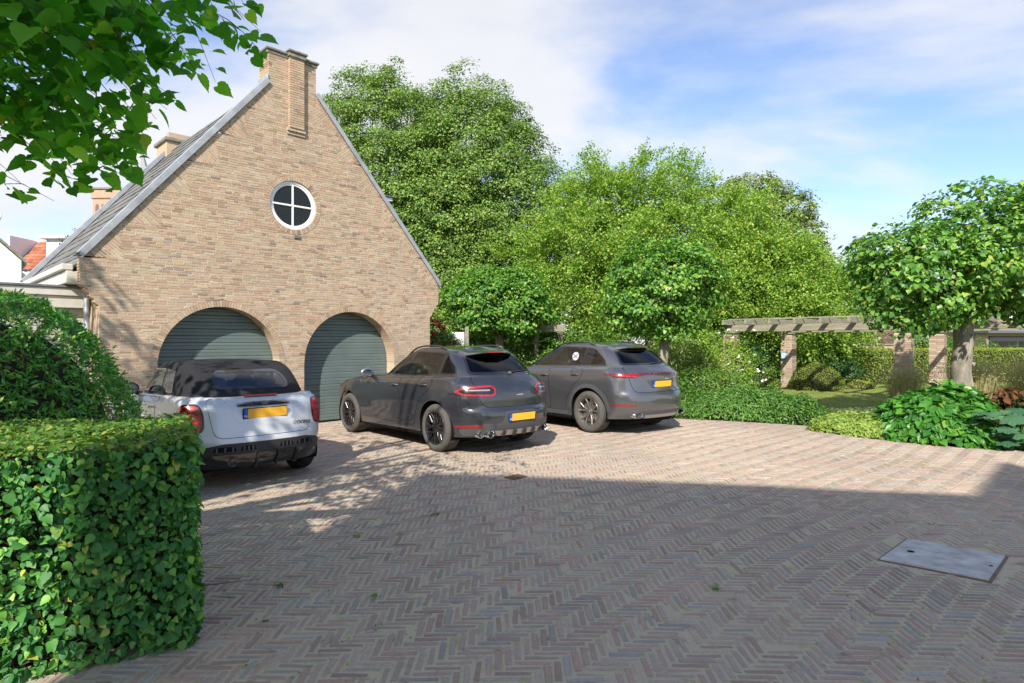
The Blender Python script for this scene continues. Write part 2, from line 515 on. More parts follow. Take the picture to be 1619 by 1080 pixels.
def heart(cup=0.10, droop=0.16):
    top = [(x, y, cup * (y * 1.4) - droop * max(0, x) ** 2) for x, y in _h]
    bot = [(x, -y, cup * (y * 1.4) - droop * max(0, x) ** 2) for x, y in _h[1:-1]]
    rib = [(.30, 0, 0 - droop * .09), (.65, 0, -droop * .42)]
    v = top + bot + rib
    n = len(top); a, b = n + len(bot), n + len(bot) + 1
    F = []
    for i in range(n - 1):
        c = a if i < 5 else b
        F.append((i, c, i + 1))
    F.append((5, a, b))
    bi = lambda i: 0 if i == 0 else (n - 1 if i == n - 1 else n + i - 1)
    for i in range(n - 1):
        c = a if i < 5 else b
        F.append((bi(i), bi(i + 1), c))
    F.append((bi(5), b, a))
    return np.array(v, float), F
T_HEART = heart()
_b = [(0, 0, 0), (.06, .24, .04), (.16, .37, .06), (.24, .36, .05), (.34, .42, .06), (.44, .36, .04), (.56, .34, .03), (.66, .24, .01), (.80, .17, -.03), (1, 0, -.13)]
T_BROAD = (np.array(_b + [(x, -y * .93, z) for x, y, z in _b[1:-1]] + [(.35, 0, -.02), (.68, 0, -.05)], float),
           [(i, 18 if i < 5 else 19, i + 1) for i in range(9)] + [(5, 18, 19)] + [((0 if i == 0 else 9 + i), (9 if i == 8 else 10 + i), 18 if i < 5 else 19) for i in range(9)] + [(14, 19, 18)])
T_HEX = (np.array([(0, 0, 0), (.05, .36, .05), (.5, .42, .05), (1, 0, -.14), (.5, -.42, .05), (.05, -.36, .05), (.4, 0, -.02)], float),
         [(0, 6, 1), (1, 6, 2), (2, 6, 3), (3, 6, 4), (4, 6, 5), (5, 6, 0)])

def frames(N, rg, tip=None, tipw=0.0):
    N = N / np.maximum(np.linalg.norm(N, axis=1, keepdims=True), 1e-6)
    rv = rg.normal(size=N.shape)
    if tip is not None:
        rv = rv * (1 - tipw) + np.asarray(tip) * tipw * 1.6
    t = rv - N * np.sum(rv * N, axis=1, keepdims=True)
    t /= np.maximum(np.linalg.norm(t, axis=1, keepdims=True), 1e-6)
    return N, t, np.cross(N, t)

def leaf_mesh(name, P, N, size, tmpl, rg, tip=None, tipw=0.0, var=None, flat=True):
    n = len(P)
    N, t, b = frames(N, rg, tip, tipw)
    tv, tf = tmpl
    k = len(tv)
    size = np.broadcast_to(size, (n,))
    tvn = np.broadcast_to(tv[None], (n, k, 3)).copy()
    tvn[:, :, 2] *= rg.uniform(0.4, 2.2, size=(n, 1))
    V = P[:, None, :] + size[:, None, None] * (tvn[:, :, 0:1] * t[:, None, :] + tvn[:, :, 1:2] * b[:, None, :] + tvn[:, :, 2:3] * N[:, None, :])
    F = np.array(tf, dtype=np.int32)
    I = (F[None] + (np.arange(n, dtype=np.int32) * k)[:, None, None]).reshape(-1)
    nf = n * len(tf)
    me = bpy.data.meshes.new(name)
    me.vertices.add(n * k); me.vertices.foreach_set('co', V.reshape(-1).astype(np.float32))
    me.loops.add(nf * 3); me.loops.foreach_set('vertex_index', I)
    me.polygons.add(nf); me.polygons.foreach_set('loop_start', np.arange(nf, dtype=np.int32) * 3)
    if not flat:
        me.polygons.foreach_set('use_smooth', np.ones(nf, dtype=bool))
    me.update(calc_edges=True)
    v = rg.uniform(0, 1, n) if var is None else var
    a = me.attributes.new('var', 'FLOAT', 'FACE')
    a.data.foreach_set('value', np.repeat(v, len(tf)).astype(np.float32))
    return me

def leaves(name, P, N, size, tmpl, mat, rg, parent=None, kind=None, **k):
    me = leaf_mesh(name, P, N, size, tmpl, rg, **k)
    me.materials.append(mat)
    return link(name, me, parent, kind)

def split_largest(P, count=300, ok=None):
    """indices of the pieces that show largest, and the rest"""
    d = np.linalg.norm(P - np.array([0, 0, 1.7]), axis=1)
    vis = np.array([in_frame(p, 0) for p in P])
    if ok is not None:
        vis &= ok
    d = np.where(vis, d, 1e9)
    o = np.argsort(d)[:count]
    o = o[d[o] < 1e8]
    m = np.zeros(len(P), bool); m[o] = True
    return m

def leaf_parts(name, P, N, size, tmpl, mat, rg, parent, tip=None, tipw=0.0):
    """single leaves as parts that share four meshes"""
    prot = []
    for i in range(4):
        me = leaf_mesh(name, np.zeros((1, 3)), np.array([[0, 0, 1.0]]), 1.0, tmpl, rg, tip=np.array([[1.0, 0, 0]]), tipw=1.0, var=np.array([0.0]))
        me.materials.append(mat)
        prot.append(me)
    N, t, b = frames(N, rg, tip, tipw)
    size = np.broadcast_to(size, (len(P),))
    for i in range(len(P)):
        o = bpy.data.objects.new(name, prot[i % 4])
        COL.objects.link(o)
        o.parent = parent
        m = Matrix(((t[i][0], b[i][0], N[i][0], P[i][0]), (t[i][1], b[i][1], N[i][1], P[i][1]), (t[i][2], b[i][2], N[i][2], P[i][2]), (0, 0, 0, 1)))
        o.matrix_local = m @ Matrix.Scale(float(size[i]), 4)

def sphere_dirs(n, rg):
    v = rg.normal(size=(n, 3))
    return v / np.linalg.norm(v, axis=1, keepdims=True)

def crown_points(blobs, rg, clump_r, per, density, zmin=None, up=0.5, flat=0.7, depth=0.25, cut=None):
    """leaf points on clumps spread over the skin (and a little inside) of several ellipsoids"""
    Ps, Ns = [], []
    for (cx, cy, cz, rx, ry, rz) in blobs:
        area = 4 * math.pi * ((((rx * ry) ** 1.6 + (rx * rz) ** 1.6 + (ry * rz) ** 1.6) / 3) ** (1 / 1.6))
        nc = int(area * density)
        d = sphere_dirs(nc, rg)
        rad = 1 - depth * rg.uniform(0, 1, nc) ** 1.5 + 0.07 * rg.normal(size=nc)
        cen = np.array([cx, cy, cz]) + d * np.array([rx, ry, rz]) * rad[:, None]
        cr = clump_r * rg.uniform(0.6, 1.35, nc)
        ld = sphere_dirs(nc * per, rg).reshape(nc, per, 3)
        out = (d * np.array([1 / rx, 1 / ry, 1 / rz])); out /= np.linalg.norm(out, axis=1, keepdims=True)
        ld = ld + 0.45 * out[:, None, :] + np.array([0, 0, 0.35])
        ld /= np.linalg.norm(ld, axis=2, keepdims=True)
        rr = rg.uniform(0.45, 1.0, (nc, per, 1))
        P = cen[:, None, :] + ld * rr * cr[:, None, None] * np.array([1, 1, flat])
        N = ld * 0.6 + 0.5 * out[:, None, :] + np.array([0, 0, up]) + 0.45 * rg.normal(size=ld.shape)
        Ps.append(P.reshape(-1, 3)); Ns.append(N.reshape(-1, 3))
    P = np.concatenate(Ps); N = np.concatenate(Ns)
    m = np.ones(len(P), bool)
    if zmin is not None:
        m &= P[:, 2] > zmin
    # drop points buried deep in a neighbouring blob
    for (cx, cy, cz, rx, ry, rz) in blobs:
        q = (P - np.array([cx, cy, cz])) / np.array([rx, ry, rz])
        m &= (np.sum(q * q, axis=1) > 0.45)
    if cut is not None:
        m &= cut(P)
    return P[m], N[m]

def limb(mb, a, b, r0, r1, rg, bend=0.15, n=6, sides=8):
    a, b = Vector(a), Vector(b)
    L = (b - a).length
    off = Vector((rg.uniform(-1, 1), rg.uniform(-1, 1), rg.uniform(-.2, .6))) * bend * L
    pts = [a.lerp(b, i / (n - 1)) + off * math.sin(math.pi * i / (n - 1)) for i in range(n)]
    mb.tube(pts, [r0 + (r1 - r0) * i / (n - 1) for i in range(n)], sides, wob=0.06, rg=rg)

G_LIME = [(0.0, (0.022, 0.062, 0.013)), (0.4, (0.042, 0.105, 0.018)), (0.75, (0.078, 0.152, 0.024)), (0.95, (0.125, 0.185, 0.03)), (1.0, (0.16, 0.16, 0.04))]
M['leaf_lime'] = leafy('lime_leaf', G_LIME, 0.4, 0.35, gain=2.6)
M['leaf_near'] = leafy('near_lime_leaf', [(0.0, (0.022, 0.075, 0.012)), (0.5, (0.038, 0.115, 0.016)), (0.85, (0.07, 0.16, 0.02)), (0.97, (0.12, 0.19, 0.03)), (1.0, (0.22, 0.15, 0.04))], 0.42, 0.68, 0.4, (1.4, 1.8, 0.5), 2.3)
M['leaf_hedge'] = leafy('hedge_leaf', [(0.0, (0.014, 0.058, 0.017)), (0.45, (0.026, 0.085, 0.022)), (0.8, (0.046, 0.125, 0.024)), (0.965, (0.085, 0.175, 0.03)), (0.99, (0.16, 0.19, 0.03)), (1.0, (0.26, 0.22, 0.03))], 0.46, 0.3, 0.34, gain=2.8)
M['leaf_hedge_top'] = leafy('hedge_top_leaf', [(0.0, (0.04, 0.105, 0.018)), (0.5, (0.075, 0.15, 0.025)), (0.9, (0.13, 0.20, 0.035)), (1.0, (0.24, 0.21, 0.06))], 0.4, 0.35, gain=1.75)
M['leaf_bush'] = leafy('glossy_leaf', [(0.0, (0.014, 0.055, 0.012)), (0.5, (0.03, 0.105, 0.016)), (0.85, (0.065, 0.17, 0.02)), (1.0, (0.11, 0.22, 0.03))], 0.3, 0.28, 0.55, gain=3.6)
M['leaf_linden'] = leafy('linden_leaf', [(0.0, (0.028, 0.060, 0.012)), (0.5, (0.060, 0.105, 0.019)), (0.85, (0.10, 0.15, 0.028)), (1.0, (0.16, 0.18, 0.05))], 0.5, 0.3, gain=2.55)
M['leaf_feather'] = leafy('feathery_leaf', [(0.0, (0.045, 0.092, 0.014)), (0.5, (0.085, 0.145, 0.02)), (0.85, (0.13, 0.185, 0.028)), (1.0, (0.18, 0.21, 0.045))], 0.5, 0.35, gain=2.8)
M['leaf_far'] = leafy('far_leaf', [(0.0, (0.055, 0.09, 0.028)), (0.5, (0.10, 0.135, 0.035)), (1.0, (0.16, 0.175, 0.06))], 0.55, 0.3, gain=1.9)
M['leaf_shrub'] = leafy('shrub_leaf', [(0.0, (0.025, 0.07, 0.014)), (0.5, (0.055, 0.12, 0.02)), (0.9, (0.10, 0.17, 0.025)), (1.0, (0.16, 0.2, 0.04))], 0.45, 0.3)
M['leaf_dark'] = leafy('dark_shrub_leaf', [(0.0, (0.012, 0.042, 0.014)), (0.6, (0.025, 0.068, 0.018)), (1.0, (0.05, 0.1, 0.03))], 0.4, 0.25)
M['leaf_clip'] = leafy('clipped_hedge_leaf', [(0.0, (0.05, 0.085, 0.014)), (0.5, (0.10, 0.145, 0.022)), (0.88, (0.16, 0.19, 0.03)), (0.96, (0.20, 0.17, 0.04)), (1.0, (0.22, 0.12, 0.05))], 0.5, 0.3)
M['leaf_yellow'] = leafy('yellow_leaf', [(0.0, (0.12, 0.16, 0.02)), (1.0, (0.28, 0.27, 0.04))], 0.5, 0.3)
M['leaf_peren'] = leafy('perennial_leaf', [(0.0, (0.02, 0.08, 0.014)), (0.5, (0.035, 0.125, 0.018)), (0.9, (0.065, 0.175, 0.022)), (1.0, (0.12, 0.2, 0.03))], 0.38, 0.3, gain=1.8)
M['leaf_astilbe'] = leafy('fern_leaf', [(0.0, (0.025, 0.075, 0.015)), (0.5, (0.05, 0.12, 0.02)), (1.0, (0.10, 0.17, 0.03))], 0.5, 0.3)
M['leaf_pale'] = leafy('pale_leaf', [(0.0, (0.07, 0.125, 0.022)), (0.5, (0.12, 0.18, 0.03)), (1.0, (0.20, 0.235, 0.05))], 0.5, 0.3)
M['leaf_gunnera'] = leafy('blue_green_leaf', [(0.0, (0.03, 0.085, 0.045)), (1.0, (0.07, 0.14, 0.07))], 0.5, 0.25, gain=1.6)
M['leaf_silver'] = leafy('silvery_leaf', [(0.0, (0.12, 0.16, 0.07)), (1.0, (0.24, 0.27, 0.15))], 0.6, 0.3, gain=1.2)
M['leaf_purple'] = leafy('purple_leaf', [(0.0, (0.05, 0.018, 0.025)), (1.0, (0.12, 0.04, 0.05))], 0.5, 0.3, 0.4, (1.2, .8, .8))
M['leaf_rust'] = leafy('rust_leaf', [(0.0, (0.16, 0.06, 0.025)), (1.0, (0.24, 0.10, 0.04))], 0.6, 0.25, 0.3, (1.2, .8, .6), 0.7)
M['grass_dry'] = leafy('dry_grass', [(0.0, (0.24, 0.19, 0.10)), (0.5, (0.36, 0.28, 0.15)), (1.0, (0.22, 0.22, 0.09))], 0.7, 0.3, 0.3, (1.1, 1, .7))
M['petal_white'] = plain('white_petal', (0.82, 0.82, 0.76), 0.6)
M['petal_red'] = plain('red_petal', (0.50, 0.02, 0.03), 0.6)
M['petal_pink'] = plain('coral_petal', (0.55, 0.14, 0.10), 0.6)
M['inner'] = plain('crown_shade', (0.012, 0.024, 0.008), 0.95, spec=0.1)
# ---------------------------------------------------------------- ground, lawn, soil
def sheet(name, pts, z, mat, kind='structure'):
    mb = MB(); mb.face([(x, y, z) for x, y in pts])
    return mb.build(name, mat, None, kind=kind, fix=False)

m, t, b = mat_new('grass_ground')
c = ramp(t, [(0.25, (0.17, 0.225, 0.05)), (0.5, (0.25, 0.30, 0.07)), (0.75, (0.33, 0.36, 0.10))], geo_noise(t, 0.8, 6, 0.65))
c = mixc(t, geo_noise(t, 60, 3, 0.7), mixc(t, 1.0, c, (0.72, 0.75, 0.7), 'MULTIPLY'), mixc(t, 1.0, c, (1.25, 1.2, 1.2), 'MULTIPLY'))
t.links.new(c, b.inputs['Base Color']); b.inputs['Roughness'].default_value = 0.9
b.inputs['Specular IOR Level'].default_value = 0.2
bump(t, b, geo_noise(t, 90, 3, 0.7), 0.8, 0.03)
M['lawn'] = m
M['soil'] = plain('bed_soil', (0.06, 0.045, 0.032), 0.95, nz=0.4, nscale=12)
m, t, b = mat_new('joint_sand')
f = geo_noise(t, 7, 5, 0.65)
c = ramp(t, [(0.3, (0.24, 0.195, 0.15)), (0.45, (0.48, 0.42, 0.32)), (0.58, (0.46, 0.42, 0.29)), (0.70, (0.30, 0.31, 0.13))], f)
c = mixc(t, geo_noise(t, 160, 3, 0.7), mixc(t, 1.0, c, (0.6, 0.6, 0.6), 'MULTIPLY'), mixc(t, 1.0, c, (1.45, 1.4, 1.3), 'MULTIPLY'))
t.links.new(c, b.inputs['Base Color']); b.inputs['Roughness'].default_value = 0.95; b.inputs['Specular IOR Level'].default_value = 0.15
bump(t, b, geo_noise(t, 150, 3, 0.7), 0.9, 0.006)
M['joint'] = m

sheet('ground', [(-400, -60), (400, -60), (400, 600), (-400, 600)], -0.06, M['lawn'])

BED = [(3.5, 13.75), (4.6, 13.35), (5.6, 12.95), (6.15, 12.45), (5.72, 11.9), (6.15, 11.0), (6.9, 10.15), (7.9, 9.55), (9.6, 8.85), (13.0, 7.6)]
YARD = [(-14.0, -4.0), (13.0, -4.0)] + BED[::-1] + [(1.2, 14.35), (-1.9, 15.3), (-4.0, 13.2), (-7.1, 10.1), (-14.0, 10.1)]
def ground_z(x, y):
    return 0.012 * math.sin(0.9 * x + 0.4 * y) * math.sin(0.7 * y - 0.3 * x) + 0.006 * math.sin(2.3 * x + 1.1) * math.sin(1.9 * y)
def in_poly(x, y, P):
    ins = False
    j = len(P) - 1
    for i in range(len(P)):
        xi, yi = P[i]; xj, yj = P[j]
        if (yi > y) != (yj > y) and x < (xj - xi) * (y - yi) / (yj - yi) + xi:
            ins = not ins
        j = i
    return ins
yv = [Vector(q) for q in YARD]
ne = len(yv)
gxs = np.arange(-13.9, 13, .16); gys = np.arange(-3.9, 15.2, .16)
for x_ in gxs:
    for y_ in gys:
        if in_poly(x_, y_, YARD):
            yv.append(Vector((x_, y_)))
r_ = geometry.delaunay_2d_cdt(yv, [(i, (i + 1) % ne) for i in range(ne)], [], 1, 1e-5)
pme = bpy.data.meshes.new('paving')
pme.from_pydata([(v.x, v.y, ground_z(v.x, v.y) - 0.0035) for v in r_[0]], [], [tuple(f) for f in r_[2]])
pme.polygons.foreach_set('use_smooth', np.ones(len(pme.polygons), dtype=bool)); pme.update()
pme.materials.append(M['joint'])
paving = link('paving', pme, None, 'structure')
sheet('lawn', [(3.0, 15.5), (7.0, 14.5), (9.5, 14.1), (12.5, 13.9), (26.0, 12.0), (26.0, 27.5), (3.0, 27.5)], -0.02, M['lawn'])
sheet('bed_soil', [(-1.5, 15.2), (1.0, 14.1)] + BED + [(22, 6.0), (22, 15.5), (12.5, 16.6), (8, 17.6), (3, 18.4), (2, 22), (-3, 22)], -0.03, M['soil'])

HATCH = [(2.88, 4.83), (3.41, 5.32), (3.92, 4.90), (3.40, 4.40)]
GRATE = [(-0.10, 7.72), (0.08, 7.92), (0.20, 7.76), (0.02, 7.58)]
def grow(P, d):
    cx = sum(p[0] for p in P) / len(P); cy = sum(p[1] for p in P) / len(P)
    return [(cx + (x - cx) * (1 + d / math.hypot(x - cx, y - cy)), cy + (y - cy) * (1 + d / math.hypot(x - cx, y - cy))) for x, y in P]
HATCH_G, GRATE_G = grow(HATCH, 0.09), grow(GRATE, 0.07)

# herringbone of clay pavers, each a real block; wavy, sunk and tilted like an old yard
WB_, NB = 0.0525, 4
LB = WB_ * NB
def paver_mesh(variant):
    rg = random.Random(variant)
    mb = MB()
    l, w = LB / 2 - 0.006, WB_ / 2 - 0.0058
    c = 0.0065
    j = lambda s: rg.uniform(-s, s)
    l -= rg.uniform(0, .006); w -= rg.uniform(0, .003)
    top = [(-l + c + j(.004), -w + c + j(.0025), 0), (l - c + j(.004), -w + c + j(.0025), 0), (l - c + j(.004), w - c + j(.0025), 0), (-l + c + j(.004), w - c + j(.0025), 0)]
    mid = [(-l, -w, -.006), (l, -w, -.006), (l, w, -.006), (-l, w, -.006)]
    low = [(x, y, -.045) for x, y, _ in mid]
    pts = top + mid + low
    F = [(0, 1, 2, 3)]
    for k in range(4):
        k2 = (k + 1) % 4
        F += [(k, 4 + k, 4 + k2, k2), (4 + k, 8 + k, 8 + k2, 4 + k2)]
    return pts, F
PV = [paver_mesh(i) for i in range(5)]
protos = []
for pts, F in PV:
    mb = MB(); mb.mesh(pts, F, 0.0)
    me = mb.make('brick'); me.materials.append(M['paver']); protos.append(me)
pl = []
rgp = random.Random(3)
ca, sa = math.cos(R(-2.0)), math.sin(R(-2.0))
for i in range(-260, 420):
    for mm in range(-80, 80):
        for kind in (0, 1):
            if kind == 0:
                ux, uy = i + NB * mm + NB / 2, i - NB * mm + 0.5
            else:
                ux, uy = i + NB * mm + NB + 0.5, i - NB * mm + 1 - NB / 2
            ux *= WB_; uy *= WB_
            # gentle warps so the courses wander
            wx = ux + 0.05 * math.sin(0.8 * uy + 0.4 * ux) + 0.02 * math.sin(2.1 * uy + 1)
            wy = uy + 0.06 * math.sin(0.7 * ux + 0.3) + 0.02 * math.sin(1.9 * ux + 0.8 * uy)
            x = ca * wx - sa * wy; y = sa * wx + ca * wy
            if y < 2.6 or y > 15.2 or abs(x) > 0.86 * y + 0.4:
                continue
            if not in_poly(x, y, YARD) or in_poly(x, y, HATCH_G) or in_poly(x, y, GRATE_G):
                continue
            da = 0.06 * 0.7 * math.cos(0.7 * ux + 0.3) * (1 if True else 0)
            ang = (0 if kind == 0 else math.pi / 2) + R(-2.0) + da + rgp.gauss(0, 0.032)
            z = ground_z(x, y) + rgp.gauss(0, 0.0016)
            pl.append((x, y, z, ang, rgp.gauss(0, 0.011), rgp.gauss(0, 0.022)))
PA = np.array([(p[0], p[1], p[2]) for p in pl])
behind_hedge = np.array([not (p[0] < -1.75 and p[1] < 4.9 and p[0] < -1.7 - (p[1] - 3.4) * 0.5) for p in pl])
pick = split_largest(PA, 300, behind_hedge)
stuffm = MB()
for q, p in enumerate(pl):
    mt = Matrix.Translation(p[:3]) @ Matrix.Rotation(p[3], 4, 'Z') @ Matrix.Rotation(p[4], 4, 'X') @ Matrix.Rotation(p[5] * .4, 4, 'Y')
    if pick[q]:
        o = bpy.data.objects.new('brick', protos[q % 5]); COL.objects.link(o)
        o.parent = paving; o.matrix_local = mt
    else:
        pts, F = PV[q % 5]
        stuffm.mesh([mt @ Vector(v) for v in pts], F, rgp.random())
stuffm.build('brick_field', M['paver'], paving, kind='stuff', fix=False)

# hatch slab and drain grate
def slab(name, P, z0, z1, mat, parent=None, b=0.008):
    mb = MB()
    Pi = grow(P, -b)
    n = len(P)
    pts = [(x, y, z0) for x, y in P] + [(x, y, z1 - b) for x, y in P] + [(x, y, z1) for x, y in Pi]
    F = [tuple(range(2 * n, 3 * n))]
    for k in range(n):
        k2 = (k + 1) % n
        F += [(k, k2, n + k2, n + k), (n + k, n + k2, 2 * n + k2, 2 * n + k)]
    mb.mesh(pts, F)
    return mb.build(name, mat, parent)
M['slab'] = plain('grey_slab', (0.42, 0.41, 0.385), 0.85, nz=0.3, nscale=7)
M['rust'] = plain('rusty_iron', (0.16, 0.10, 0.065), 0.8, nz=0.3, nscale=20)
hz = ground_z(3.4, 4.9)
h = thing('hatch_cover', 'flat grey rectangular hatch cover set into the paving', 'hatch cover', (0, 0, hz))
slab('cover_slab', HATCH, -0.05, 0.016, M['slab'], h)
slab('rim', grow(HATCH, 0.028), -0.06, 0.006, M['rust'], h)
for (x, y) in ((3.22, 4.98), (3.62, 4.66)):
    mb = MB(); mb.tube([(x - hz * 0, y, 0.0165), (x, y, 0.0185)], [0.028, 0.026] if x < 3.4 else [0.012, 0.012], 12)
    mb.build('lifting_hole', M['void'], h)
gz = ground_z(0.05, 7.75)
g = thing('drain_grate', 'small rusty square drain grate in the paving behind the dark cars', 'drain', (0, 0, gz))
slab('grate_rim', GRATE, -0.05, 0.006, M['rust'], g)
for k in range(6):
    f = (k + 0.5) / 6
    a = [GRATE[0][i] + (GRATE[1][i] - GRATE[0][i]) * f for i in (0, 1)]; d = [GRATE[3][i] + (GRATE[2][i] - GRATE[3][i]) * f for i in (0, 1)]
    mb = MB(); mb.tube([(a[0], a[1], 0.008), (d[0], d[1], 0.008)], 0.007, 6)
    mb.build('grate_bar', M['rust'], g)

# weeds between the pavers, fallen leaves
rgn = np.random.default_rng(11)
cand = np.stack([rgn.uniform(-2.4, 6, 9000), rgn.uniform(2.9, 11, 9000)], 1)
P_, N_ = [], []
for x, y in cand:
    w = 0.05 + math.sin(1.7 * x + 0.6) * math.sin(1.3 * y - 0.5) + 0.3 * math.sin(5 * x) * math.sin(4 * y)
    if w < 0.25 or abs(x) > 0.83 * y or in_poly(x, y, HATCH_G) or not in_poly(x, y, YARD):
        continue
    for _ in range(3):
        P_.append((x + rgn.normal() * .012, y + rgn.normal() * .012, ground_z(x, y) - 0.006)); N_.append((rgn.normal() * .6, rgn.normal() * .6, 0.7))
leaves('moss_and_weeds', np.array(P_), np.array(N_), rgn.uniform(0.008, 0.02, len(P_)), T_OVAL, M['leaf_pale'], rgn, None, 'stuff')
for x, y, lb in ((-1.62, 4.3, 'small tuft of green weed in the paving joint nearest the square hedge'), (-1.35, 5.4, 'green weed tuft in the shaded paving between the square hedge and the convertible'),
                 (1.4, 4.25, 'lone green weed tuft in the paving to the left of the hatch cover'), (-.75, 6.1, 'green weed tuft in the shaded paving in front of the drain grate')):
    n_ = 34
    P_ = np.array([(x + rgn.normal() * .02, y + rgn.normal() * .02, ground_z(x, y) + abs(rgn.normal()) * .01) for _ in range(n_)])
    N_ = rgn.normal(size=(n_, 3)) * .6 + np.array([0, 0, .8])
    tag(leaves('weed', P_, N_, rgn.uniform(0.015, 0.035, n_), T_LONG, M['leaf_shrub'], rgn), lb, 'weed', 'weed tufts in the paving joints')

# ---------------------------------------------------------------- garage with two arched doors
GA = (-6.74, 10.06)
garage = thing('garage', 'tan brick garage with steep gable, two arched green doors and round window', 'garage', (GA[0], GA[1], 0), R(45))
W_ = 6.74
ARCH = [(1.94, 1.27, 1.085), (4.63, 1.27, 1.085)]
RING = 0.115
WIN = (3.32, 4.45, 0.49)
CH = 0.047
Z_EL, Z_ER = 3.10, 3.08
CHL, CHR, ZS, ZT = 2.80, 3.80, 6.83, 7.42
XEL, XER = -0.26, 7.05
def stair(z):
    return 0 if z < 49 * CH + .001 else min(0.26, 0.065 * (int((z - 49 * CH - .001) / (2 * CH)) + 1))
tl = Vector((CHL - XEL, ZS - Z_EL)); LL = tl.length; tl.normalize(); nl = Vector((tl.y, -tl.x))
tr_ = Vector((CHR - XER, ZS - Z_ER)); LR = tr_.length; tr_.normalize(); nr = Vector((-tr_.y, tr_.x))
NW, WD = 6, 0.50
def wedge_line(P0, t_, n_, L):
    pts = [P0.copy()]
    s = L / NW
    for k in range(NW):
        pts.append(P0 + t_ * (s * (k + 0.47)) + n_ * WD)
        pts.append(P0 + t_ * (s * (k + 1)))
    return pts
WLl = wedge_line(Vector((XEL, Z_EL)), tl, nl, LL)
WLr = wedge_line(Vector((XER, Z_ER)), tr_, nr, LR)
def pl_eval(pts, z):
    for a, b_ in zip(pts[:-1], pts[1:]):
        if a.y <= z <= b_.y and b_.y > a.y:
            return a.x + (b_.x - a.x) * (z - a.y) / (b_.y - a.y)
    return pts[0].x if z < pts[0].y else pts[-1].x
def Lx(z):
    if z < Z_EL: return -stair(z)
    if z < ZS: return pl_eval(WLl, z)
    return CHL
def Rx(z):
    if z < Z_ER: return W_ + min(stair(z), XER - W_)
    if z < ZS: return pl_eval(WLr, z)
    return CHR
def circ(cx, cz, r, sgn):
    return lambda z: cx + sgn * math.sqrt(max(0.0, r * r - (z - cz) ** 2))
def spans(zm):
    """free stretches of a course: pairs of boundary functions"""
    S = [(Lx, Rx)]
    holes = []
    for cx, cz, r in ARCH:
        if zm < cz:
            holes.append((lambda z, v=cx - r: v, lambda z, v=cx + r: v))
        elif zm < cz + r + RING:
            holes.append((circ(cx, cz, r + RING, -1), circ(cx, cz, r + RING, 1)))
    if abs(zm - WIN[1]) < WIN[2] + 0.10:
        holes.append((circ(WIN[0], WIN[1], WIN[2] + 0.10, -1), circ(WIN[0], WIN[1], WIN[2] + 0.10, 1)))
    holes.sort(key=lambda h_: h_[0](zm))
    out = []
    cur = Lx
    for a, b_ in holes:
        if a(zm) > cur(zm):
            out.append((cur, a))
        cur = b_
    out.append((cur, Rx))
    return [s for s in out if s[1](zm) - s[0](zm) > 0.004]
rgw = random.Random(21)
mort = MB(); bricks = []           # bricks: (x0b, x1b, x0t, x1t, z0, z1, depth)
def steps_in(x0, x1, off):
    xs = []; x = x0 - off
    while x < x1:
        if x > x0 + 0.03 and x < x1 - 0.03: xs.append(x)
        x += rgw.choice([.178, .178, .178, .09, .134, .178])
    return xs
nrows = int(ZT / CH)
for k in range(nrows):
    z0, z1 = k * CH, (k + 1) * CH
    zm = (z0 + z1) / 2
    for a, b_ in spans(zm):
        e = 1e-4
        al, ar, bl, br = a(z0 + e), b_(z0 + e), a(z1 - e), b_(z1 - e)
        mort.face([(al, 0.001, z0), (ar, 0.001, z0), (br, 0.001, z1), (bl, 0.001, z1)])
        xm0, xm1 = (al + bl) / 2, (ar + br) / 2
        cuts = [None] + steps_in(xm0, xm1, rgw.uniform(0, .2)) + [None]
        for i in range(len(cuts) - 1):
            g_ = 0.0055
            xb0 = al + g_ * .6 if cuts[i] is None else cuts[i] + g_
            xt0 = bl + g_ * .6 if cuts[i] is None else cuts[i] + g_
            xb1 = ar - g_ * .6 if cuts[i + 1] is None else cuts[i + 1] - g_
            xt1 = br - g_ * .6 if cuts[i + 1] is None else cuts[i + 1] - g_
            if xb1 - xb0 < .006 and xt1 - xt0 < .006: continue
            xb1 = max(xb1, xb0); xt1 = max(xt1, xt0)
            dep = 0.02
            if zm < 1.27:
                for cx, cz, r in ARCH:
                    if abs(xm1 - (cx - r)) < .01 and cuts[i + 1] is None: dep = 0.30
                    if abs(xm0 - (cx + r)) < .01 and cuts[i] is None: dep = 0.30
            if 2.25 < zm < 3.12 and (cuts[i] is None and xm0 < .3 or cuts[i + 1] is None and xm1 > 6.6): dep = 0.24
            if zm > ZS and (cuts[i] is None or cuts[i + 1] is None): dep = 0.42
            if zm < 2.31 and cuts[i + 1] is None and xm1 > 6.6: dep = 0.24
            bricks.append((xb0, xb1, xt0, xt1, z0 + .0055, z1 - .0055, dep))
def brick_geo(mb, q, y0, var):
    xb0, xb1, xt0, xt1, z0, z1, d = q
    pts = [(xb0, y0, z0), (xb1, y0, z0), (xt1, y0, z1), (xt0, y0, z1), (xb0, d, z0), (xb1, d, z0), (xt1, d, z1), (xt0, d, z1)]
    mb.mesh(pts, [(0, 1, 2, 3), (1, 0, 4, 5), (2, 1, 5, 6), (3, 2, 6, 7), (0, 3, 7, 4)], var)
